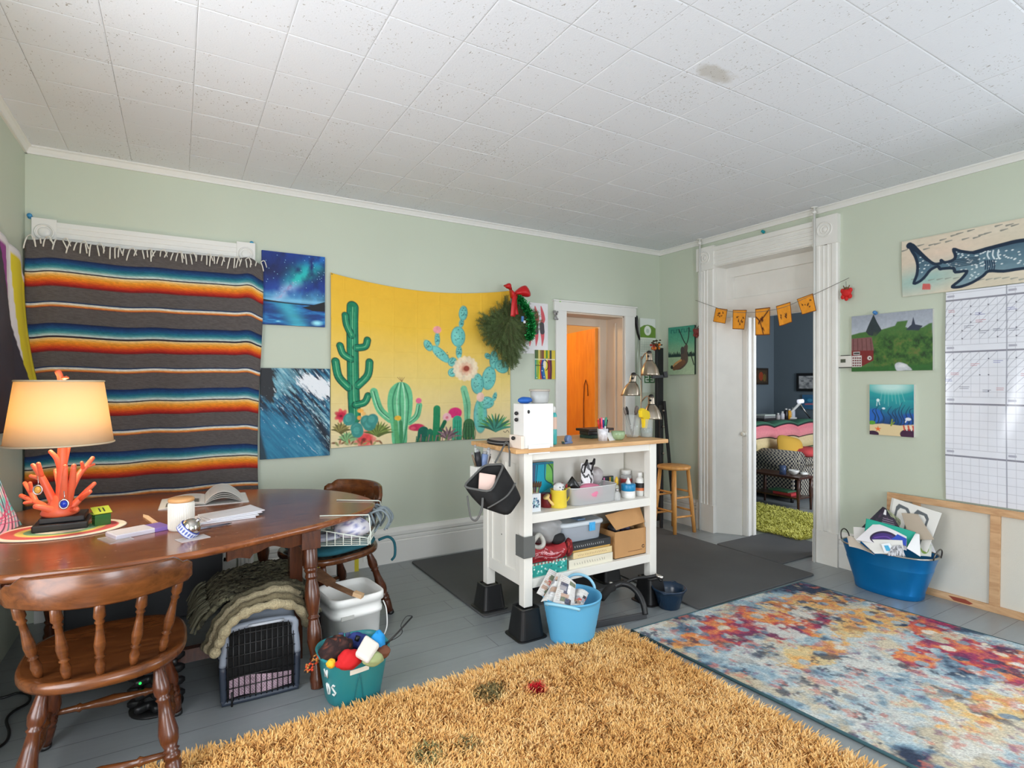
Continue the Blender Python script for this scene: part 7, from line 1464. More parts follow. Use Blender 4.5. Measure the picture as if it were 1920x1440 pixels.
# ---------------------------------------------------------------- pet carrier with blankets
cr = Vector((.325, 2.93, 0)); t = thing('pet_carrier', 'grey plastic pet carrier with black wire door under the table', 'pet carrier', cr, math.radians(-2)); M_lg = mat('light_grey_plastic', (132, 140, 152), .45); M_dg = mat('dark_slate_plastic', (44, 52, 66), .45)
def hull(z0, z1, s0, s1, m, nm, open_front):
    b = B(); R = []
    for k in range(9):
        f = k/8; z = z0+(z1-z0)*f; s = s0+(s1-s0)*f; R.append([(x*s, y*s*.99, z) for x, y in sellipse(.168, .245, 48, 6)])
    b.rings(R, caps=(not open_front, not open_front)); return b.build(nm, m, t, solid=.006)
b = B(); prof = [(.86, .004), (.9, .0), (.93, .01), (1.0, .165), (1.03, .17), (1.03, .18)]
b.rings([[(x*s, y*s, z) for x, y in sellipse(.165, .24, 48, 7)] for s, z in prof], caps=(True, False)); b.build('lower_shell', M_dg, t, solid=.004)
b = B(); prof = [(1.03, .182), (1.0, .19), (.97, .25), (.92, .315), (.84, .35), (.70, .362), (.3, .366)]
b.rings([[(x*s, y*s, z) for x, y in sellipse(.165, .24, 48, 7)] for s, z in prof], caps=(False, True)); b.build('upper_shell', M_lg, t)
fy = -.258; b = B(); fr = [(-.145, .03), (-.15, .17), (-.14, .26), (-.115, .325), (.115, .325), (.14, .26), (.15, .17), (.145, .03)]
b.tube([(x, fy, z) for x, z in smooth([(q[0], q[1]) for q in fr[1:7]], 5)], .015, 8); b.build('door_arch', M_lg, t)
b = B(); b.tube([(x, fy, z) for x, z in smooth([fr[1], fr[0], (-.13, .014), (.13, .014), fr[7], fr[6]], 5)], .014, 8); b.build('door_sill', M_dg, t)
b = B(); q = .93; b.at((0, fy+.008, 0), (PI/2, 0, 0)); b.prism([(x*.97, z) for x, z in fr], -.002, 0); b.build('interior_shade_panel', mat('painted_interior_shade', (12, 12, 13), .95), t)  # flat near-black panel standing in for the shade inside the carrier
b = B()
for i in range(13):
    x = -.132+.264*i/12; zt = .325 if abs(x) < .11 else .325-(abs(x)-.11)*2.4; b.cyl((x, fy-.012, .02), (x, fy-.012, zt), .0022, n=6)
for z in (.03, .075, .12, .165, .21, .255, .30): w = .138 if z < .26 else .12; b.cyl((-w, fy-.013, z), (w, fy-.013, z), .0022, n=6)
dr = b.build('wire_door', M_black, t)
b = B(); b.tube([(-.05, fy-.02, .332), (-.03, fy-.03, .335), (.07, fy-.03, .335), (.09, fy-.02, .332)], .006, 8); b.build('latch', mat('pale_grey_latch', (170, 176, 184), .4), dr)
b = B(); b.cyl((-.115, fy-.016, -.0), (-.115, fy-.016, .06), .004, n=6); b.build('hinge_pin', M_black, dr)
b = B(); R = [[(x*s, fy+.004+.010*math.sin(a*.9), .035+z*(1+.15*math.sin(x*40))) for a, (x, y) in enumerate(sellipse(.125, .06, 30, 4))] for s, z in ((1, 0), (1, .03), (.96, .065), (.7, .09), (.2, .095))]
b = B(); P = Pic(2.4, 46, (150, 120, 136)); P.mix((np.sin(P.X*60+6*P.n(5, 5, 2))*np.sin(P.Y*40+5*P.n(6, 4, 3)) > .1)*.7, (206, 186, 192)); P.mix(np.clip(P.n(8, 5, 4)*2-1, 0, 1)*.6, (70, 60, 66))
b.sheet(lambda U, V: (-.125+.25*U, fy-.004+.008*np.sin(U*8), .03+.09*(1-V)*(.85+.2*np.sin(U*4+.8)*U)), P.w, P.h, 0, P.img); bd = b.build('pink_bedding', M_cloth, t); bd['label'] = 'pink mottled fleece bedding behind the wire door'
# dark fuzzy blanket over the carrier and folded cream knit throw in front of it
def drape(nx, ny, f, C, name, label, thick, m):
    b = B(); b.sheet(f, nx, ny, 0, C); return tag(b.build(name, m, solid=thick, solid_off=0), label, 'blanket')
nx, ny = 110, 80; g = vnoise(ny, nx, 10, 26, 5, 4, .65); C = np.stack([np.interp(g, [.25, .42, .55, .75], [lin(c)[i] for c in ((34, 34, 26), (88, 86, 66), (122, 118, 92), (56, 54, 42))]) for i in range(3)], -1)
rg = vnoise(ny, nx, 22, 18, 9, 4, .7)
def fb(U, V):
    x = -.25+.51*U; edge = np.clip((np.abs(x+.0)-.16)/.10, 0, 1.4)
    z = .385+.025*np.sin(U*PI)+.010*np.sin(V*5+U*3)+.02*(rg-.5)-.085*np.where(x < -.14, np.clip((-x-.14)/.10, 0, 1.3)**1.4, 0)-.10*np.clip((x-.16)/.08, 0, 1)**2+.02*V
    return cr.x+x+.04*(rg-.5), cr.y-.17+.44*V+.05*(rg-.5)+.07*np.clip((-x-.02)/.2, 0, 1)*(1-V), z
o = drape(nx, ny, fb, C, 'fuzzy_blanket', 'dark olive fuzzy blanket draped over the top of the pet carrier', .022, colmat('shaggy_weave', .98, bump=.9, bs=70, fine=.35, fs=160))
r = np.random.default_rng(3); b = B()
for i in range(60):
    v = r.random(); x, y, z = -.305+.02*r.random(), -.2+.45*v, .33+.05*r.random(); p = Vector((cr.x+x+.055, cr.y+y+.04, z))-o.location
    b.tube(smooth([p+Vector((.03, 0, .02)), p, p+Vector((-.02-.02*r.random(), r.normal(0, .02), -.04-.03*r.random()))], 3), .0045, 5)
b.build('fringe', mat('olive_fringe', (92, 90, 72), .98), o)
arc = [(576, 1170, 2.68), (562, 1143, 2.56), (530, 1132, 2.46), (490, 1138, 2.42), (455, 1152, 2.39), (428, 1175, 2.36), (412, 1205, 2.35), (403, 1230, 2.35)]
b = B()
for k, (dx, dy, dd, rr, c) in enumerate(((0, 0, 0, .024, (172, 160, 128)), (-4, -17, .03, .022, (118, 108, 82)), (-9, -33, .07, .025, (164, 152, 122)), (-16, -46, .11, .020, (104, 98, 76)))):
    P0 = []
    for i, (px, py, d) in enumerate(arc): s = i/7; P0.append(AT(px+dx*(.2+1.0*s), py+dy*(1.0-.75*s)-(0 if s < .9 else 6), d+dd))
    S = smooth(P0, 7); n_ = len(S); rad = rr*(.8+.2*np.sin(np.linspace(0, 26, n_))*.5+.15*np.sin(np.linspace(0, 60, n_)))
    b.tube(S, np.clip(rad, .012, .04), 12, C=lin(c))
    b.sph(tuple(S[-1]), rr*.95, C=lin(c))
tag(b.build('knit_throw', colmat('chunky_knit', .98, bump=1., bs=120, fine=.3, fs=110)), 'folded cream and brown knit throw rolled along the front of the pet carrier', 'throw')
# ---------------------------------------------------------------- under the table
box_('luggage_chest', -.52, .235, 3.78, 4.05, .02, .64, mat('charcoal_panel', (52, 54, 57), .7), 'charcoal grey chest standing against the wall under the table', 'chest', .01)
t = thing('power_tower', 'black tower extension socket with green light behind the front chair', 'power tower', (-.075, 2.83, 0))
b = B(); b.box(-.045, .045, -.045, .045, .01, .30); b.build('column', M_black, t, bevel=.01)
for k in range(5):
    b = B(); z = .035+.055*k
    R = [[((.082+.018*math.cos(8*a))*q*math.cos(a), (.082+.018*math.cos(8*a))*q*math.sin(a), z+dz) for a in np.linspace(0, 2*PI, 65)[:-1]] for q, dz in ((.95, -.016), (1.05, -.008), (1.05, .008), (.95, .016))]; b.rings(R); b.build('socket_tier', M_black, t)
b = B(); b.lathe([(.10, 0), (.10, .008), (.05, .012)], 24); b.build('base', M_black, t); b = B(); p = FZ(264, 1297, .14)-t.location; b.sph((-.055, -.082, .15), .005); b.build('power_light', mat('green_led', (40, 220, 80), .4, emit=3., ecol=(40, 230, 90)), t)
b = B(); b.tube(smooth([FZ(-40, 1316, .006), FZ(5, 1308, .006), FZ(35, 1299, .006), FZ(55, 1304, .006), FZ(52, 1318, .006), FZ(25, 1334, .006), FZ(12, 1350, .006), FZ(17, 1372, .006), FZ(10, 1392, .006), FZ(-20, 1412, .006)], 6), .0055, 7)
tag(b.build('power_cable', M_black), 'black cable looping across the grey floor at the far left', 'cable')
M_bk = mat('white_bucket_plastic', (242, 242, 238), .4); bc_ = Vector((.778, 2.955, 0)); t = thing('square_bucket', 'white square plastic bucket with wire handle holding wood sticks by the table leg', 'bucket', bc_, .12)
b = B(); prof = [(.118, 0), (.122, .006), (.132, .20), (.139, .201), (.139, .222), (.134, .224), (.135, .262), (.146, .264), (.146, .298), (.141, .303), (.134, .303), (.128, .27), (.118, .012), (.02, .01)]
b.rings([[(x, y, z) for x, y in sellipse(r_, r_, 44, 5)] for r_, z in prof]); b.build('body', M_bk, t)
b = B(); b.box(-.10, -.035, -.144, -.136, .203, .22); b.build('grip_slot_shadow', mat('bucket_shadow_grey', (196, 196, 190), .5), t)  # solid strip on the wall; its grey stands in for shadow in a slot
b = B(); b.tube(smooth([(.145, -.09, .235), (.158, -.10, .19), (.163, -.10, .11), (.158, -.085, .06), (.150, -.06, .03)], 6), .0035, 7); b.build('handle', M_bk, t)
M_wd = wood('scrap_wood', (96, 66, 46), (140, 100, 70), .7, 6, (1, 6, 6))
sp0 = AT(594, 1083, 2.90); sp1 = AT(668, 1116, 2.82); b = B(); b.beam(sp0, sp1, .035, .010); tag(b.build('wood_stick', M_wd), 'long brown wooden stick lying across the top of the white bucket', 'stick', 'wood in the white bucket')
b = B(); b.beam(AT(590, 1070, 3.0), AT(622, 1094, 2.95), .06, .02); tag(b.build('wood_block', M_wd), 'broad brown wood offcut leaning out of the left of the white bucket', 'wood offcut', 'wood in the white bucket')
b = B(); b.beam(AT(664, 1112, 2.80), AT(680, 1118, 2.79), .03, .02); tag(b.build('wood_chip', mat('pale_offcut', (206, 170, 130), .7)), 'pale square wood offcut on the front rim of the white bucket', 'wood offcut', 'wood in the white bucket')
for k in range(5): q = bc_+Vector((-.07+.035*k, -.04+.02*(k % 2), .03)); b = B(); b.cyl(q, q+Vector((-.05+.02*k, .02, .21)), .008, n=8); tag(b.build('wood_dowel', M_wd), ('brown dowel inside the white bucket, under the long stick'), 'dowel', 'dowels in the white bucket')
# teal tub of dog toys
tt = Vector((.672, 2.505, 0)); t = thing('toy_tub', 'teal plastic tub of dog toys with white lettering beside the table leg', 'tub', tt); M_tt = mat('teal_tub_plastic', (44, 138, 144), .4)
b = B(); prof = [(.72, 0), (.76, .006), (.97, .195), (1.0, .20), (1.02, .208), (1.0, .214), (.95, .212), (.93, .19), (.72, .012), (.05, .01)]
b.rings([[(x, y*.9, z) for x, y in sellipse(.152*s, .152*s, 52, 2.8)] for s, z in prof]); b.build('body', M_tt, t)
fa = math.radians(-125)
def onside(a, z): s = (.76+.21*(z-.006)/.19)*.152+.002; x, y = s*math.cos(a), s*.9*math.sin(a); k = (abs(math.cos(a))**2.8+abs(math.sin(a))**2.8)**(-1/2.8); return (x*k, y*k, z)
b = B()
for (a0, z0), (a1, z1) in (((-108, .165), (-76, .172)),):
    A_ = [onside(math.radians(a0+(a1-a0)*i/8), z0+(z1-z0)*i/8) for i in range(9)]; Bq = [onside(math.radians(a0+(a1-a0)*i/8), z0-.022+(z1-z0)*i/8) for i in range(9)]; b.add(A_+Bq, np.array([(i, i+1, 10+i, 9+i) for i in range(8)]), 0, False)
b.build('torn_label', mat('torn_label_paper', (222, 220, 206), .7), t)
b = B()
for s in (-1, 1): b.tube([onside(math.radians(-92+s*(1+9*f)), .14-.13*f) for f in np.linspace(0, 1, 6)], .0015, 5)
b.build('mould_line', mat('dark_teal_line', (30, 104, 112), .5), t)
def letter(ch):
    if ch == 'D': return [[(0, 0), (0, 1)], [(0, 0), (.55, .08), (.8, .5), (.55, .92), (0, 1)]]
    if ch == 'S': return [[(.75, .12), (.4, 0), (.05, .2), (.35, .48), (.75, .75), (.4, 1), (0, .88)]]
    if ch == 'O': return [[(.4, 0), (.8, .3), (.8, .7), (.4, 1), (0, .7), (0, .3), (.4, 0)]]
    return [[(0, 1), (0, 0), (.7, 1), (.7, 0)]]
b = B(); 
for row, a0, z0, w, h in (('N', -152, .17, 9, .034), ('DS', -152, .105, 9, .048)):
    for i, ch in enumerate(row):
        for st in letter(ch): b.tube([onside(math.radians(a0+i*12+w*u), z0-h*v) for u, v in st], .0042, 6, flat=1.)
b.build('lettering', mat('white_lettering', (214, 222, 220), .6), t)
def toy(name, px, py, d, sz, c, label, seed, rz=0., spots=None): p = AT(px, py, d); crumple(name, p, sz, label, 'dog toy', M_cloth if spots else mat('toy_%d_%d_%d' % c, c, .8), seed, rz=rz, colf=motif(c, spots) if spots else None, amp=.45, group='toys in the teal tub')
toy('striped_toy', 632, 1218, 2.42, (.13, .10, .10), (40, 22, 22), 'dark brown and orange striped soft toy at the left of the teal tub', 3, spots=[(120, 60, 40), (70, 40, 34)])
toy('red_ball', 655, 1236, 2.36, (.10, .08, .07), (196, 16, 22), 'red cloth dog toy at the front of the teal tub', 5); toy('yellow_toy', 621, 1244, 2.34, (.035, .035, .035), (236, 180, 40), 'small yellow dog toy at the front left of the teal tub', 6)
toy('blue_toy', 668, 1206, 2.50, (.09, .07, .08), (40, 54, 120), 'navy blue toy behind the white cushion in the teal tub', 7); toy('sky_toy', 708, 1206, 2.44, (.06, .06, .09), (30, 140, 206), 'bright blue toy at the right of the teal tub', 8); toy('brown_toy', 715, 1222, 2.42, (.07, .06, .05), (110, 66, 44), 'brown toy at the right rim of the teal tub', 9); toy('green_toy', 700, 1236, 2.36, (.08, .06, .05), (150, 160, 110), 'olive toy beneath the white cushion in the teal tub', 10)
q = px4((685, 1195, 2.42), (712, 1214, 2.40), (690, 1248, 2.32), (664, 1232, 2.34)); b = B(); b.add([tuple(v) for v in q], [(0, 1, 2, 3)], 0, False); tag(b.build('white_cushion_toy', mat('white_canvas_toy', (216, 210, 200), .9, bump=.2, bs=100), solid=.03, bevel=.012, seg=3), 'white square cushion toy standing in the teal tub', 'dog toy', 'toys in the teal tub')
for k, (a, c, l) in enumerate((((640, 1186), (638, 1214), 'left'), ((652, 1186), (655, 1218), 'right'))): b = B(); b.beam(AT(a[0], a[1], 2.52), AT(c[0], c[1], 2.50), .022, .012); tag(b.build('toy_clip', mat('slate_blue_toy', (62, 70, 112), .5), bevel=.003), 'slate blue upright peg toy in the teal tub, '+l+' one of the two', 'dog toy', 'peg toys in the teal tub')
b = B(); b.tube([AT(668, 1202, 2.47), AT(672, 1192, 2.48)], .010, 8); tag(b.build('black_tube_toy', M_black), 'short black tube toy behind the white cushion in the teal tub', 'dog toy')
t = thing('whip_toy', 'thin black wand toy with loop sticking out of the teal tub', 'dog toy', AT(722, 1212, 2.44)); f = lambda px, py, d: tuple(AT(px, py, d)-t.location)
b = B(); b.tube([f(716, 1216, 2.44), f(745, 1187, 2.5), f(773, 1156, 2.56)], [.005, .004, .004], 7); b.build('wand', M_black, t)
b = B(); b.tube(smooth([f(773, 1155, 2.56), f(762, 1156, 2.57), f(752, 1172, 2.55), f(754, 1186, 2.53), f(740, 1198, 2.5), f(718, 1206, 2.48)], 6), .0018, 5); b.build('cord_loop', M_black, t)
b = B(); pts = smooth([AT(606, 1222, 2.44), AT(597, 1232, 2.42), AT(590, 1240, 2.40), AT(582, 1250, 2.39), AT(578, 1256, 2.38)], 6); r = np.random.default_rng(4)
for p in pts:
    for _ in range(6): b.sph((p[0]+r.normal(0, .006), p[1]+r.normal(0, .006), p[2]+r.normal(0, .006)), .006, nu=6, nv=5, C=lin(((206, 70, 36), (30, 24, 26), (180, 120, 60))[int(r.integers(3))]))
tag(b.build('rope_toy', colmat('braided_rope', .9)), 'braided orange and black rope toy hanging over the left rim of the teal tub', 'dog toy')
# white board with yellow edges, outlet
t = thing('display_board', 'white board with yellow side edges leaning behind the far chair', 'board', (1.10, 4.12, 0)); xa, xb = BW(590, 1060, 4.12).x-1.10, BW(672, 1060, 4.12).x-1.10
b = B(); b.box(xa+.03, xb-.03, -.006, .006, 0, .27); b.build('panel', mat('white_panel', (226, 222, 216), .5), t)
for x0, x1 in ((xa, xa+.03), (xb-.03, xb)): b = B(); b.box(x0, x1, -.009, .009, 0, .27); b.build('edge', mat('yellow_edge', (222, 204, 50), .5), t)
p = BW(690, 1050, YB-.022); t = thing('wall_outlet', 'white wall outlet in the back baseboard near the far chair', 'outlet', (p.x, YB-.022, .10))
b = B(); b.box(-.038, .038, -.006, 0, -.055, .055); b.build('plate', M_wht, t, bevel=.002)
for z in (-.022, .022):
    b = B(); b.box(-.014, .014, -.009, -.004, z-.014, z+.014); sk = b.build('socket', mat('socket_grey', (196, 194, 188), .4), t, bevel=.003)
# ---------------------------------------------------------------- golden shag rug
def shag(name, x0, x1, y0, y1, dens, hgt, stops, label, spots=(), base=(150, 104, 50), seed=1, wid=.0029, lay=None):
    r = np.random.default_rng(seed); n = int((x1-x0)*(y1-y0)*dens)
    px = x0+(x1-x0)*r.random(n); py = y0+(y1-y0)*r.random(n)
    edge = np.minimum.reduce([px-x0, x1-px, py-y0, y1-py])
    w = 120; g = vnoise(w, w, 9, 9, seed, 3); gx = np.clip(((px-x0)/(x1-x0)*(w-1)).astype(int), 0, w-1); gy = np.clip(((py-y0)/(y1-y0)*(w-1)).astype(int), 0, w-1); gg = g[gy, gx]
    g2 = vnoise(200, 200, 60, 60, seed+1, 2)[np.clip((gy*199//(w-1)), 0, 199), np.clip((gx*199//(w-1)), 0, 199)]
    az = g2*14+r.normal(0, 1.1, n); tilt = .25+.6*r.random(n)
    # fibres at the rim fall outwards
    ex = np.where(edge < .03, np.sign(px-(x0+x1)/2)*(np.minimum(px-x0, x1-px) < .03), 0); ey = np.where(edge < .03, np.sign(py-(y0+y1)/2)*(np.minimum(py-y0, y1-py) < .03), 0)
    dx = np.cos(az)*tilt+ex*.8; dy = np.sin(az)*tilt+ey*.8
    L = hgt*(.75+.5*r.random(n)); z0 = .008
    t = np.array([0, .45, .8, 1.0]); wd = np.array([1, 1.1, .9, .25])*wid
    sa = az+PI/2+r.normal(0, .4, n); sx, sy = np.cos(sa), np.sin(sa)
    V = np.zeros((n, 4, 2, 3))
    for k in range(4):
        cx = px+dx*L*t[k]**1.4; cy = py+dy*L*t[k]**1.4; cz = z0+L*t[k]*(1-.28*t[k])
        for s in (0, 1): V[:, k, s, 0] = cx+sx*wd[k]*(s-.5)*1.6; V[:, k, s, 1] = cy+sy*wd[k]*(s-.5)*1.6; V[:, k, s, 2] = cz
    val = np.clip(.5*gg+.5*r.random(n), 0, 1); C0 = np.stack([np.interp(val, [p for p, _ in stops], [lin(c)[i] for _, c in stops]) for i in range(3)], -1)
    for (cx, cy, rr, c, st) in spots:
        m = np.clip((1-np.hypot(px-cx, py-cy)/rr)*2.5, 0, 1)*(r.random(n) < st); C0 = C0*(1-m[:, None])+lin(c)*m[:, None]
    C = np.repeat(C0, 8, 0)
    i = np.arange(n)[:, None, None]*8; k = np.arange(3)[None, :, None]*2; F = (i+k+np.array([0, 1, 3, 2])[None, None]).reshape(-1, 4)
    root = thing(name, label, 'rug', ((x0+x1)/2, (y0+y1)/2, 0)); o = np.array([(x0+x1)/2, (y0+y1)/2, 0])
    b = B(); b.add(V.reshape(-1, 3)-o, F, 0, True, C); pl = b.build('pile', colmat('shag_yarn', .95), root); pl['kind'] = 'stuff'
    b = B(); b.box(x0-o[0]+.006, x1-o[0]-.006, y0-o[1]+.006, y1-o[1]-.006, .001, .010); b.build('backing', mat(name+'_backing', base, .95), root)
    return root
s1, s2, s3 = FZ(1007, 1300), FZ(915, 1310), FZ(800, 1425)
shag('shag_rug', -.28, 2.10, .72, 2.345, 42000, .030, [(.0, (176, 122, 58)), (.3, (218, 164, 92)), (.6, (236, 190, 120)), (1, (248, 218, 164))], 'golden yellow shag rug with a red stain in the middle of the floor',
     [(s1.x, s1.y, .055, (190, 16, 30), .95), (s2.x, s2.y, .085, (110, 100, 62), .55), (s2.x+.05, s2.y+.03, .06, (110, 100, 62), .4), (s3.x, s3.y, .08, (120, 122, 80), .5), (s3.x+.15, s3.y-.03, .06, (126, 124, 84), .4)])
# ---------------------------------------------------------------- abstract multicolour rug
def abstract_rug():
    P0, P1, P2, P3 = (2.165, 2.325), (3.70, 2.29), (3.83, .70), (2.275, .70)
    nu, nv = 330, 340; P = Pic(nu/nv, nv, (150, 170, 180)); n = P.n
    hi = n(40, 40, 70, 3, .7)-.5; mid = n(16, 16, 71, 4, .65)-.5
    a = n(6, 6, 31, 5, .65)+.18*hi
    P.img = P.grad(a, [(.26, (40, 54, 78)), (.36, (92, 116, 136)), (.46, (142, 170, 184)), (.56, (184, 198, 200)), (.66, (206, 206, 198)), (.76, (130, 158, 172)), (.86, (58, 76, 100))])
    X, Y = P.X/P.A, P.Y; wx = X+.035*(n(10, 10, 5, 3)-.5); wy = Y+.035*(n(10, 10, 6, 3)-.5)
    U = (wx+wy)*10.5; Vv = (wx-wy)*10.5; du, dv = np.abs((U % 1)-.5), np.abs((Vv % 1)-.5); cell = np.hypot(du, dv)*1.25
    F = lambda cx, cy, rx, ry: np.clip((1.05-np.hypot((X-cx)/rx, (Y-cy)/ry)+1.5*mid+.8*hi)*5, 0, 1)
    red = np.maximum.reduce([F(.36, .17, .25, .10), F(.52, .26, .2, .07), F(.80, .72, .14, .16), F(.60, .58, .10, .06), F(.93, .50, .1, .06)]); yel = np.maximum.reduce([F(.72, .18, .30, .10), F(.80, .36, .24, .10), F(.36, .42, .14, .06), F(.45, .82, .2, .06), F(.10, .16, .08, .04)])
    P.mix(np.clip((n(7, 7, 78, 4)+.25*hi-.56)*9, 0, 1)*.75, (214, 196, 160))
    P.mix(yel*.9, P.grad(n(14, 14, 15, 4)+.3*hi, [(.3, (206, 128, 66)), (.5, (230, 172, 88)), (.7, (220, 196, 140))]))
    P.mix(red*.95, P.grad(n(13, 13, 14, 4, .65)+.3*hi, [(.3, (110, 32, 82)), (.44, (164, 42, 84)), (.54, (206, 88, 66)), (.68, (228, 148, 76))]))
    island = np.clip((.38-cell+.25*hi+.2*mid)*9, 0, 1); pick = np.random.default_rng(12).random((40, 40))[(np.floor(U) % 40).astype(int), (np.floor(Vv) % 40).astype(int)]
    P.mix(island*np.clip(red+yel, 0, 1)*.92*(pick < .85), P.grad(pick, [(.0, (96, 120, 142)), (.3, (150, 172, 184)), (.5, (222, 220, 208)), (.7, (226, 216, 190)), (.85, (64, 84, 110))]))
    P.mix(island*np.clip(n(5, 5, 61)*6-3, 0, 1)*.55*(pick > .4), (74, 96, 120))
    P.mix(np.clip((n(18, 18, 92, 5, .7)-.57)*12, 0, 1)*np.clip((n(4, 4, 93)-.42)*6, 0, 1)*.8, (40, 52, 76))
    P.mix(np.clip((n(7, 7, 95, 5, .65)+.2*hi-.60)*12, 0, 1)*.85, (214, 214, 206)); P.mix(np.clip((n(30, 26, 96, 4, .7)-.62)*12, 0, 1)*.55, (206, 112, 92)); P.mix(np.clip((n(26, 30, 97, 4, .7)-.66)*12, 0, 1)*.5, (120, 60, 110))
    P.img *= (.74+.52*np.random.default_rng(4).random((P.h, P.w)))[..., None]
    c = np.mean([P0, P1, P2, P3], 0); root = thing('patterned_rug', 'large flat blue, orange and red abstract patterned rug by the right wall', 'rug', (c[0], c[1], 0)); z = .011; q = lambda p, h: (p[0]-c[0], p[1]-c[1], h)
    b = B(); b.pic(P, q(P0, z), q(P1, z), q(P3, z), off=lambda U, V: .0006*np.sin(U*40)*np.sin(V*30), p11=q(P2, z)); b.build('woven_pile', colmat('rug_pile', .95, bump=.6, bs=260, fine=.25, fs=300), root)
    b = B(); b.prism([(p[0]-c[0], p[1]-c[1]) for p in (P3, P2, P1, P0)], .001, .0095); b.build('backing', mat('rug_back', (70, 80, 90), .9), root)
    b = B(); b.tube([q(p, .008) for p in (P0, P3)], .007, 7); b.tube([q(p, .008) for p in (P3, P2, P1, P0)], .006, 7); b.build('bound_edge', mat('teal_binding', (52, 84, 90), .9), root)
abstract_rug()
# ---------------------------------------------------------------- next room, seen through the tall doorway
shag('green_shag_rug', 4.66, 5.66, 2.9, 4.35, 12000, .035, [(0, (150, 146, 60)), (.4, (204, 200, 96)), (1, (232, 228, 136))], 'lime green shag rug in the next room beyond the tall doorway', base=(130, 126, 60), seed=5, wid=.006)
r2 = FZ(1500, 958)
# striped quilt sofa
def checker():
    m, nt, b = newmat('houndstooth'); v = coords(nt); c = nt.nodes.new('ShaderNodeTexChecker'); c.inputs['Scale'].default_value = 42; c.inputs['Color1'].default_value = L4((40, 42, 54)); c.inputs['Color2'].default_value = L4((176, 168, 150)); nt.links.new(v, c.inputs['Vector']); nt.links.new(c.outputs[0], b.inputs['Base Color']); b.inputs['Roughness'].default_value = .9; return m
M_hd = checker()
t = thing('sofa', 'dark houndstooth sofa with rolled arm in the next room', 'sofa', (6.9, 4.25, 0)); ox, oy = 6.9, 4.25
b = B(); b.box(6.08-ox, 7.75-ox, 3.86-oy, 4.62-oy, .06, .40); b.build('base', M_hd, t, bevel=.02)
b = B(); b.box(6.08-ox, 7.75-ox, 4.42-oy, 4.66-oy, .3, .78); b.build('back', M_hd, t, bevel=.05)
for x in (6.17, 7.66):
    b = B(); b.box(x-.08-ox, x+.08-ox, 3.86-oy, 4.5-oy, .1, .46); b.build('arm', M_hd, t, bevel=.02)
    b = B(); b.cyl((x-ox, 3.84-oy, .47), (x-ox, 4.5-oy, .47), .125, n=24); b.tube([(x-ox+.02+(.11-.008*k)*math.cos(k*.5), 3.835-oy, .47+(.11-.008*k)*math.sin(k*.5)) for k in range(14)], .006, 6); b.build('arm_roll', M_hd, t)
for x in (6.12, 7.70): b = B(); b.cyl((x-ox, 3.9-oy, 0), (x-ox, 3.9-oy, .07), .02, n=8); b.build('foot', M_black, t)
b = B(); b.box(6.29-ox, 7.54-ox, 3.90-oy, 4.42-oy, .40, .50); b.build('seat_cushion', M_hd, t, bevel=.04, seg=3)
# quilt over the back: stripes run along the sofa
nu, nv = 90, 90; U, V = np.meshgrid(np.linspace(0, 1, nu), np.linspace(0, 1, nv))
st = [(0, (66, 116, 92)), (.20, (66, 116, 92)), (.205, (40, 36, 40)), (.225, (40, 36, 40)), (.23, (232, 130, 142)), (.46, (236, 150, 156)), (.465, (40, 36, 40)), (.49, (40, 36, 40)), (.495, (226, 206, 160)), (.72, (222, 202, 150)), (.725, (40, 36, 40)), (.745, (40, 36, 40)), (.75, (150, 194, 140)), (1, (160, 200, 150))]
s = np.clip(V+.0*U, 0, 1); C = np.stack([np.interp(s, [p for p, _ in st], [lin(c)[i] for _, c in st]) for i in range(3)], -1)
def fq(U, V):
    puff = .05*np.abs(np.sin(U*PI*3.2+.4)); a_ = np.clip(V/.22, 0, 1)*PI/2
    y = 4.62-.22*np.sin(a_)*1.0-.06*V-puff*np.clip(V*3, 0, 1)*.8-.03*np.abs(np.sin(V*PI*4)); z = .835+.03*np.sin(a_*2)+puff*(1-.8*V)-.44*np.clip(V-.2, 0, 1)/.8
    return 6.06+1.6*U, y, z
b = B(); b.sheet(fq, nu, nv, 0, C); tag(b.build('striped_quilt', colmat('quilt_cotton', .9, fine=.1, fs=60), solid=.02), 'green, pink and cream striped puffy quilt over the sofa back in the next room', 'quilt')
p = AT(1440, 845, 6.75); b = B(); b.at((6.36, 4.20, .50), (-.35, .1, .3)); b.rings([[(x*q, y*q, z) for x, y in sellipse(.17, .17, 32, 4)] for q, z in ((.6, 0), (.98, .04), (1, .06), (.6, .12))]); b2 = b
b = B(); b.at((6.40, 4.10, .60), (1.15, .2, -.35)); b.rings([[(x*q, y*q, z) for x, y in sellipse(.18, .15, 32, 4)] for q, z in ((.5, -.06), (.96, -.012), (1, 0), (.96, .012), (.5, .06))]); tag(b.build('throw_pillow', mat('mustard_cushion', (214, 168, 66), .9)), 'mustard yellow throw pillow on the sofa in the next room', 'pillow')
b = B(); b.at((6.62, 4.02, .505), (0, 0, 0)); b.rings([[(x*q, y*q, z) for x, y in sellipse(.22, .16, 32, 4)] for q, z in ((.8, 0), (1, .03), (1, .06), (.8, .09))]); tag(b.build('seat_pad', mat('coral_red_fabric', (206, 76, 78), .9)), 'coral red pad on the sofa seat in the next room', 'cushion')
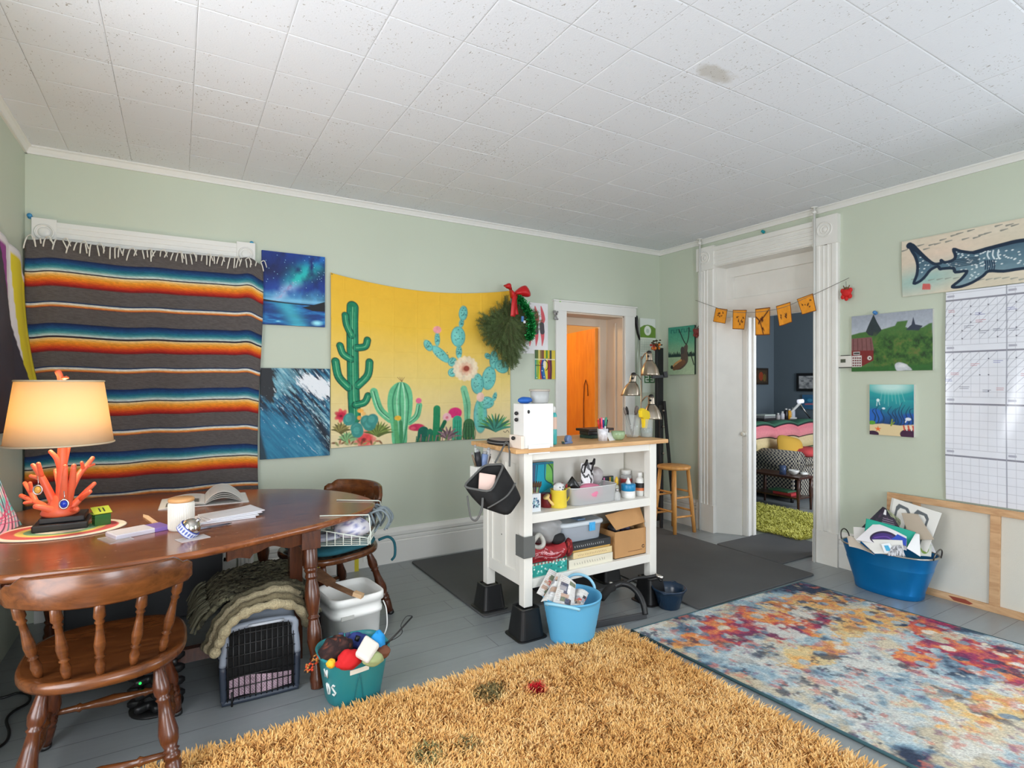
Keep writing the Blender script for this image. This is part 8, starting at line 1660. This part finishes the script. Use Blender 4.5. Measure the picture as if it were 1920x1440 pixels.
# end table
t = thing('side_table', 'small dark wood side table with lower shelf beside the sofa arm', 'side table', (5.84, 3.84, 0)); M_dk = wood('dark_walnut', (50, 26, 18), (80, 44, 30), .3, 6, (6, 1.5, 6), coat=.2)
b = B(); b.box(-.13, .14, -.28, .32, .345, .37); b.build('top', M_dk, t, bevel=.004); b = B(); b.box(-.11, .12, -.26, .30, .13, .145); b.build('shelf', M_dk, t)
for x in (-.11, .12):
    for y in (-.26, .30): b = B(); b.turn((x, y, .345), (x, y, 0), [(0, .018), (.3, .018), (.4, .022), (.7, .015), (1, .012)], 10); b.build('leg', M_dk, t)
box_('picture_book', 5.76, 5.93, 3.68, 3.90, .146, .175, mat('red_book', (190, 60, 66), .5), 'red book on the lower shelf of the side table in the next room', 'book'); box_('magazine', 5.76, 5.92, 3.72, 3.96, .176, .19, mat('green_mag', (60, 110, 80), .5), 'green magazine on the red book under the side table', 'magazine')
b = B(); b.cyl((5.79, 3.80, .371), (5.79, 3.80, .47), .035, n=16); tag(b.build('glass_cup', mat('blue_glass', (70, 90, 130), .15, alpha=.7)), 'blue drinking glass on the side table in the next room', 'glass'); b = B(); b.lathe([(.03, 0), (.05, .03), (.055, .05), (.05, .05), (.03, .01)], 20, (5.87, 3.72, .371)); tag(b.build('white_bowl', M_wht), 'white bowl on the side table in the next room', 'bowl')
crumple('tissue', (5.92, 3.63, .39), (.10, .06, .035), 'crumpled white tissue at the front corner of the side table', 'tissue', M_wht, 4)
# desk with clutter behind the sofa
t = thing('desk', 'dark desk behind the sofa in the next room', 'desk', (7.0, 4.97, 0)); b = B(); b.box(-.75, .75, -.27, .27, .85, .88); b.build('desktop', M_dk, t, bevel=.004)
for x in (-.7, .65):
    for y in (-.21, .23): b = B(); b.box(x-.02, x+.02, y-.02, y+.02, 0, .85); b.build('leg', M_dk, t)
def dk(px): a_, b_, c_ = ray(px, 780); return a_*4.80/b_, 4.80
for k, (z, h, c, l) in enumerate(((.8805, .03, (60, 56, 58), 'dark'), (.911, .03, (150, 150, 150), 'grey'), (.9415, .02, (206, 214, 206), 'pale green'))): x, y = dk(1434); box_('desk_book', x-.13+.01*k, x+.12, y-.08, y+.08, z, z+h, mat('deskbook_%d' % k, c, .5), l+' book in the small stack on the desk in the next room', 'book', group='books on the desk')
for px, c, h, nm, l in ((1459, (196, 190, 190), .07, 'desk_jar', 'pale jar'), (1467, (226, 222, 226), .09, 'desk_jar', 'white jar'), (1474, (40, 34, 40), .13, 'desk_bottle', 'black bottle'), (1480, (236, 170, 40), .12, 'desk_bottle', 'yellow bottle'), (1487, (200, 206, 220), .14, 'desk_bottle', 'clear blue bottle')):
    x, y = dk(px); t2 = tin(nm, l+' on the desk behind the sofa in the next room', nm.split('_')[1], x, y, .8805, [('body', mat('desk_%d_%d' % (px, c[0]), c, .3), [(.026, 0), (.028, .004), (.028, h*.8), (.014, h)], dict(n=14)), ('cap', M_wht, [(.015, h), (.015, h+.02)], dict(n=12))])
x, y = dk(1484); t = thing('desk_lamp', 'white folding desk lamp lit on the desk in the next room', 'desk lamp', (x, y, .8805)); f = lambda px, py: tuple(AT(px, py, 7.95)-t.location)
b = B(); b.lathe([(.07, 0), (.07, .02), (.02, .03)], 20); b.build('base', M_wht, t); b = B(); b.tube([(0, 0, .02), f(1484, 772), f(1500, 756)], .018, 10); b.build('lower_arm', M_wht, t); b = B(); b.tube([f(1496, 753), f(1506, 752)], .03, 10); b.build('head', mat('lamp_white', (240, 240, 244), .3, emit=1.2, ecol=(235, 240, 255)), t); b = B(); b.tube([f(1500, 757), f(1510, 772), f(1519, 784)], .010, 8); b.build('upper_arm', M_steel, t)
# pictures in the next room
def pic_wall(name, pts, c, fn, label, frame=None, cat='picture'):
    a, b2 = pts; b = B(); P = plain(c, 50, 1.0, fn)
    if a.y > 5.2: b.box(a.x, b2.x, RY1-.025, RY1+.001, b2.z, a.z); b.pic(P, (a.x+.03, RY1-.026, a.z-.03), (b2.x-.03, RY1-.026, a.z-.03), (a.x+.03, RY1-.026, b2.z+.03), m=1)
    else: b.box(RX1-.025, RX1+.001, b2.y, a.y, b2.z, a.z); b.pic(P, (RX1-.026, a.y-.04, a.z-.04), (RX1-.026, b2.y+.04, a.z-.04), (RX1-.026, a.y-.04, b2.z+.04), m=1)
    return tag(b.build(name, [frame or M_black, M_paper]), label, cat)
def at_(px, py, wall): a, b2, c = ray(px, py); t_ = (RY1/b2 if wall == 'y' else RX1/a); return Vector((a*t_, b2*t_, HC+c*t_))
pic_wall('dark_painting', (at_(1412, 690, 'y'), at_(1438, 721, 'y')), (70, 54, 36), lambda P: (P.ell(.45, .5, .2, .35, (150, 60, 30)), P.ell(.75, .6, .14, .3, (110, 90, 40))), 'dark painting of warm figures on the far left wall of the next room', mat('dark_frame_paint', (44, 34, 26), .5), 'painting')
pic_wall('framed_print', (at_(1495, 700, 'x'), at_(1545, 734, 'x')), (196, 196, 196), lambda P: P.mix(np.clip(P.n(7, 5, 3)*2.4-.9, 0, 1), (90, 94, 100)), 'framed grey print on the slate wall of the next room')
pic_wall('blue_poster', (at_(1506, 740, 'x'), at_(1535, 768, 'x')), (40, 110, 150), lambda P: (P.poly([(0, .65), (1, .6), (1, .8), (0, .85)], (180, 110, 130)), P.ell(.5, .3, .25, .18, (70, 150, 190))), 'small blue poster below the framed print in the next room', mat('blue_edge', (60, 110, 150), .6), 'poster')
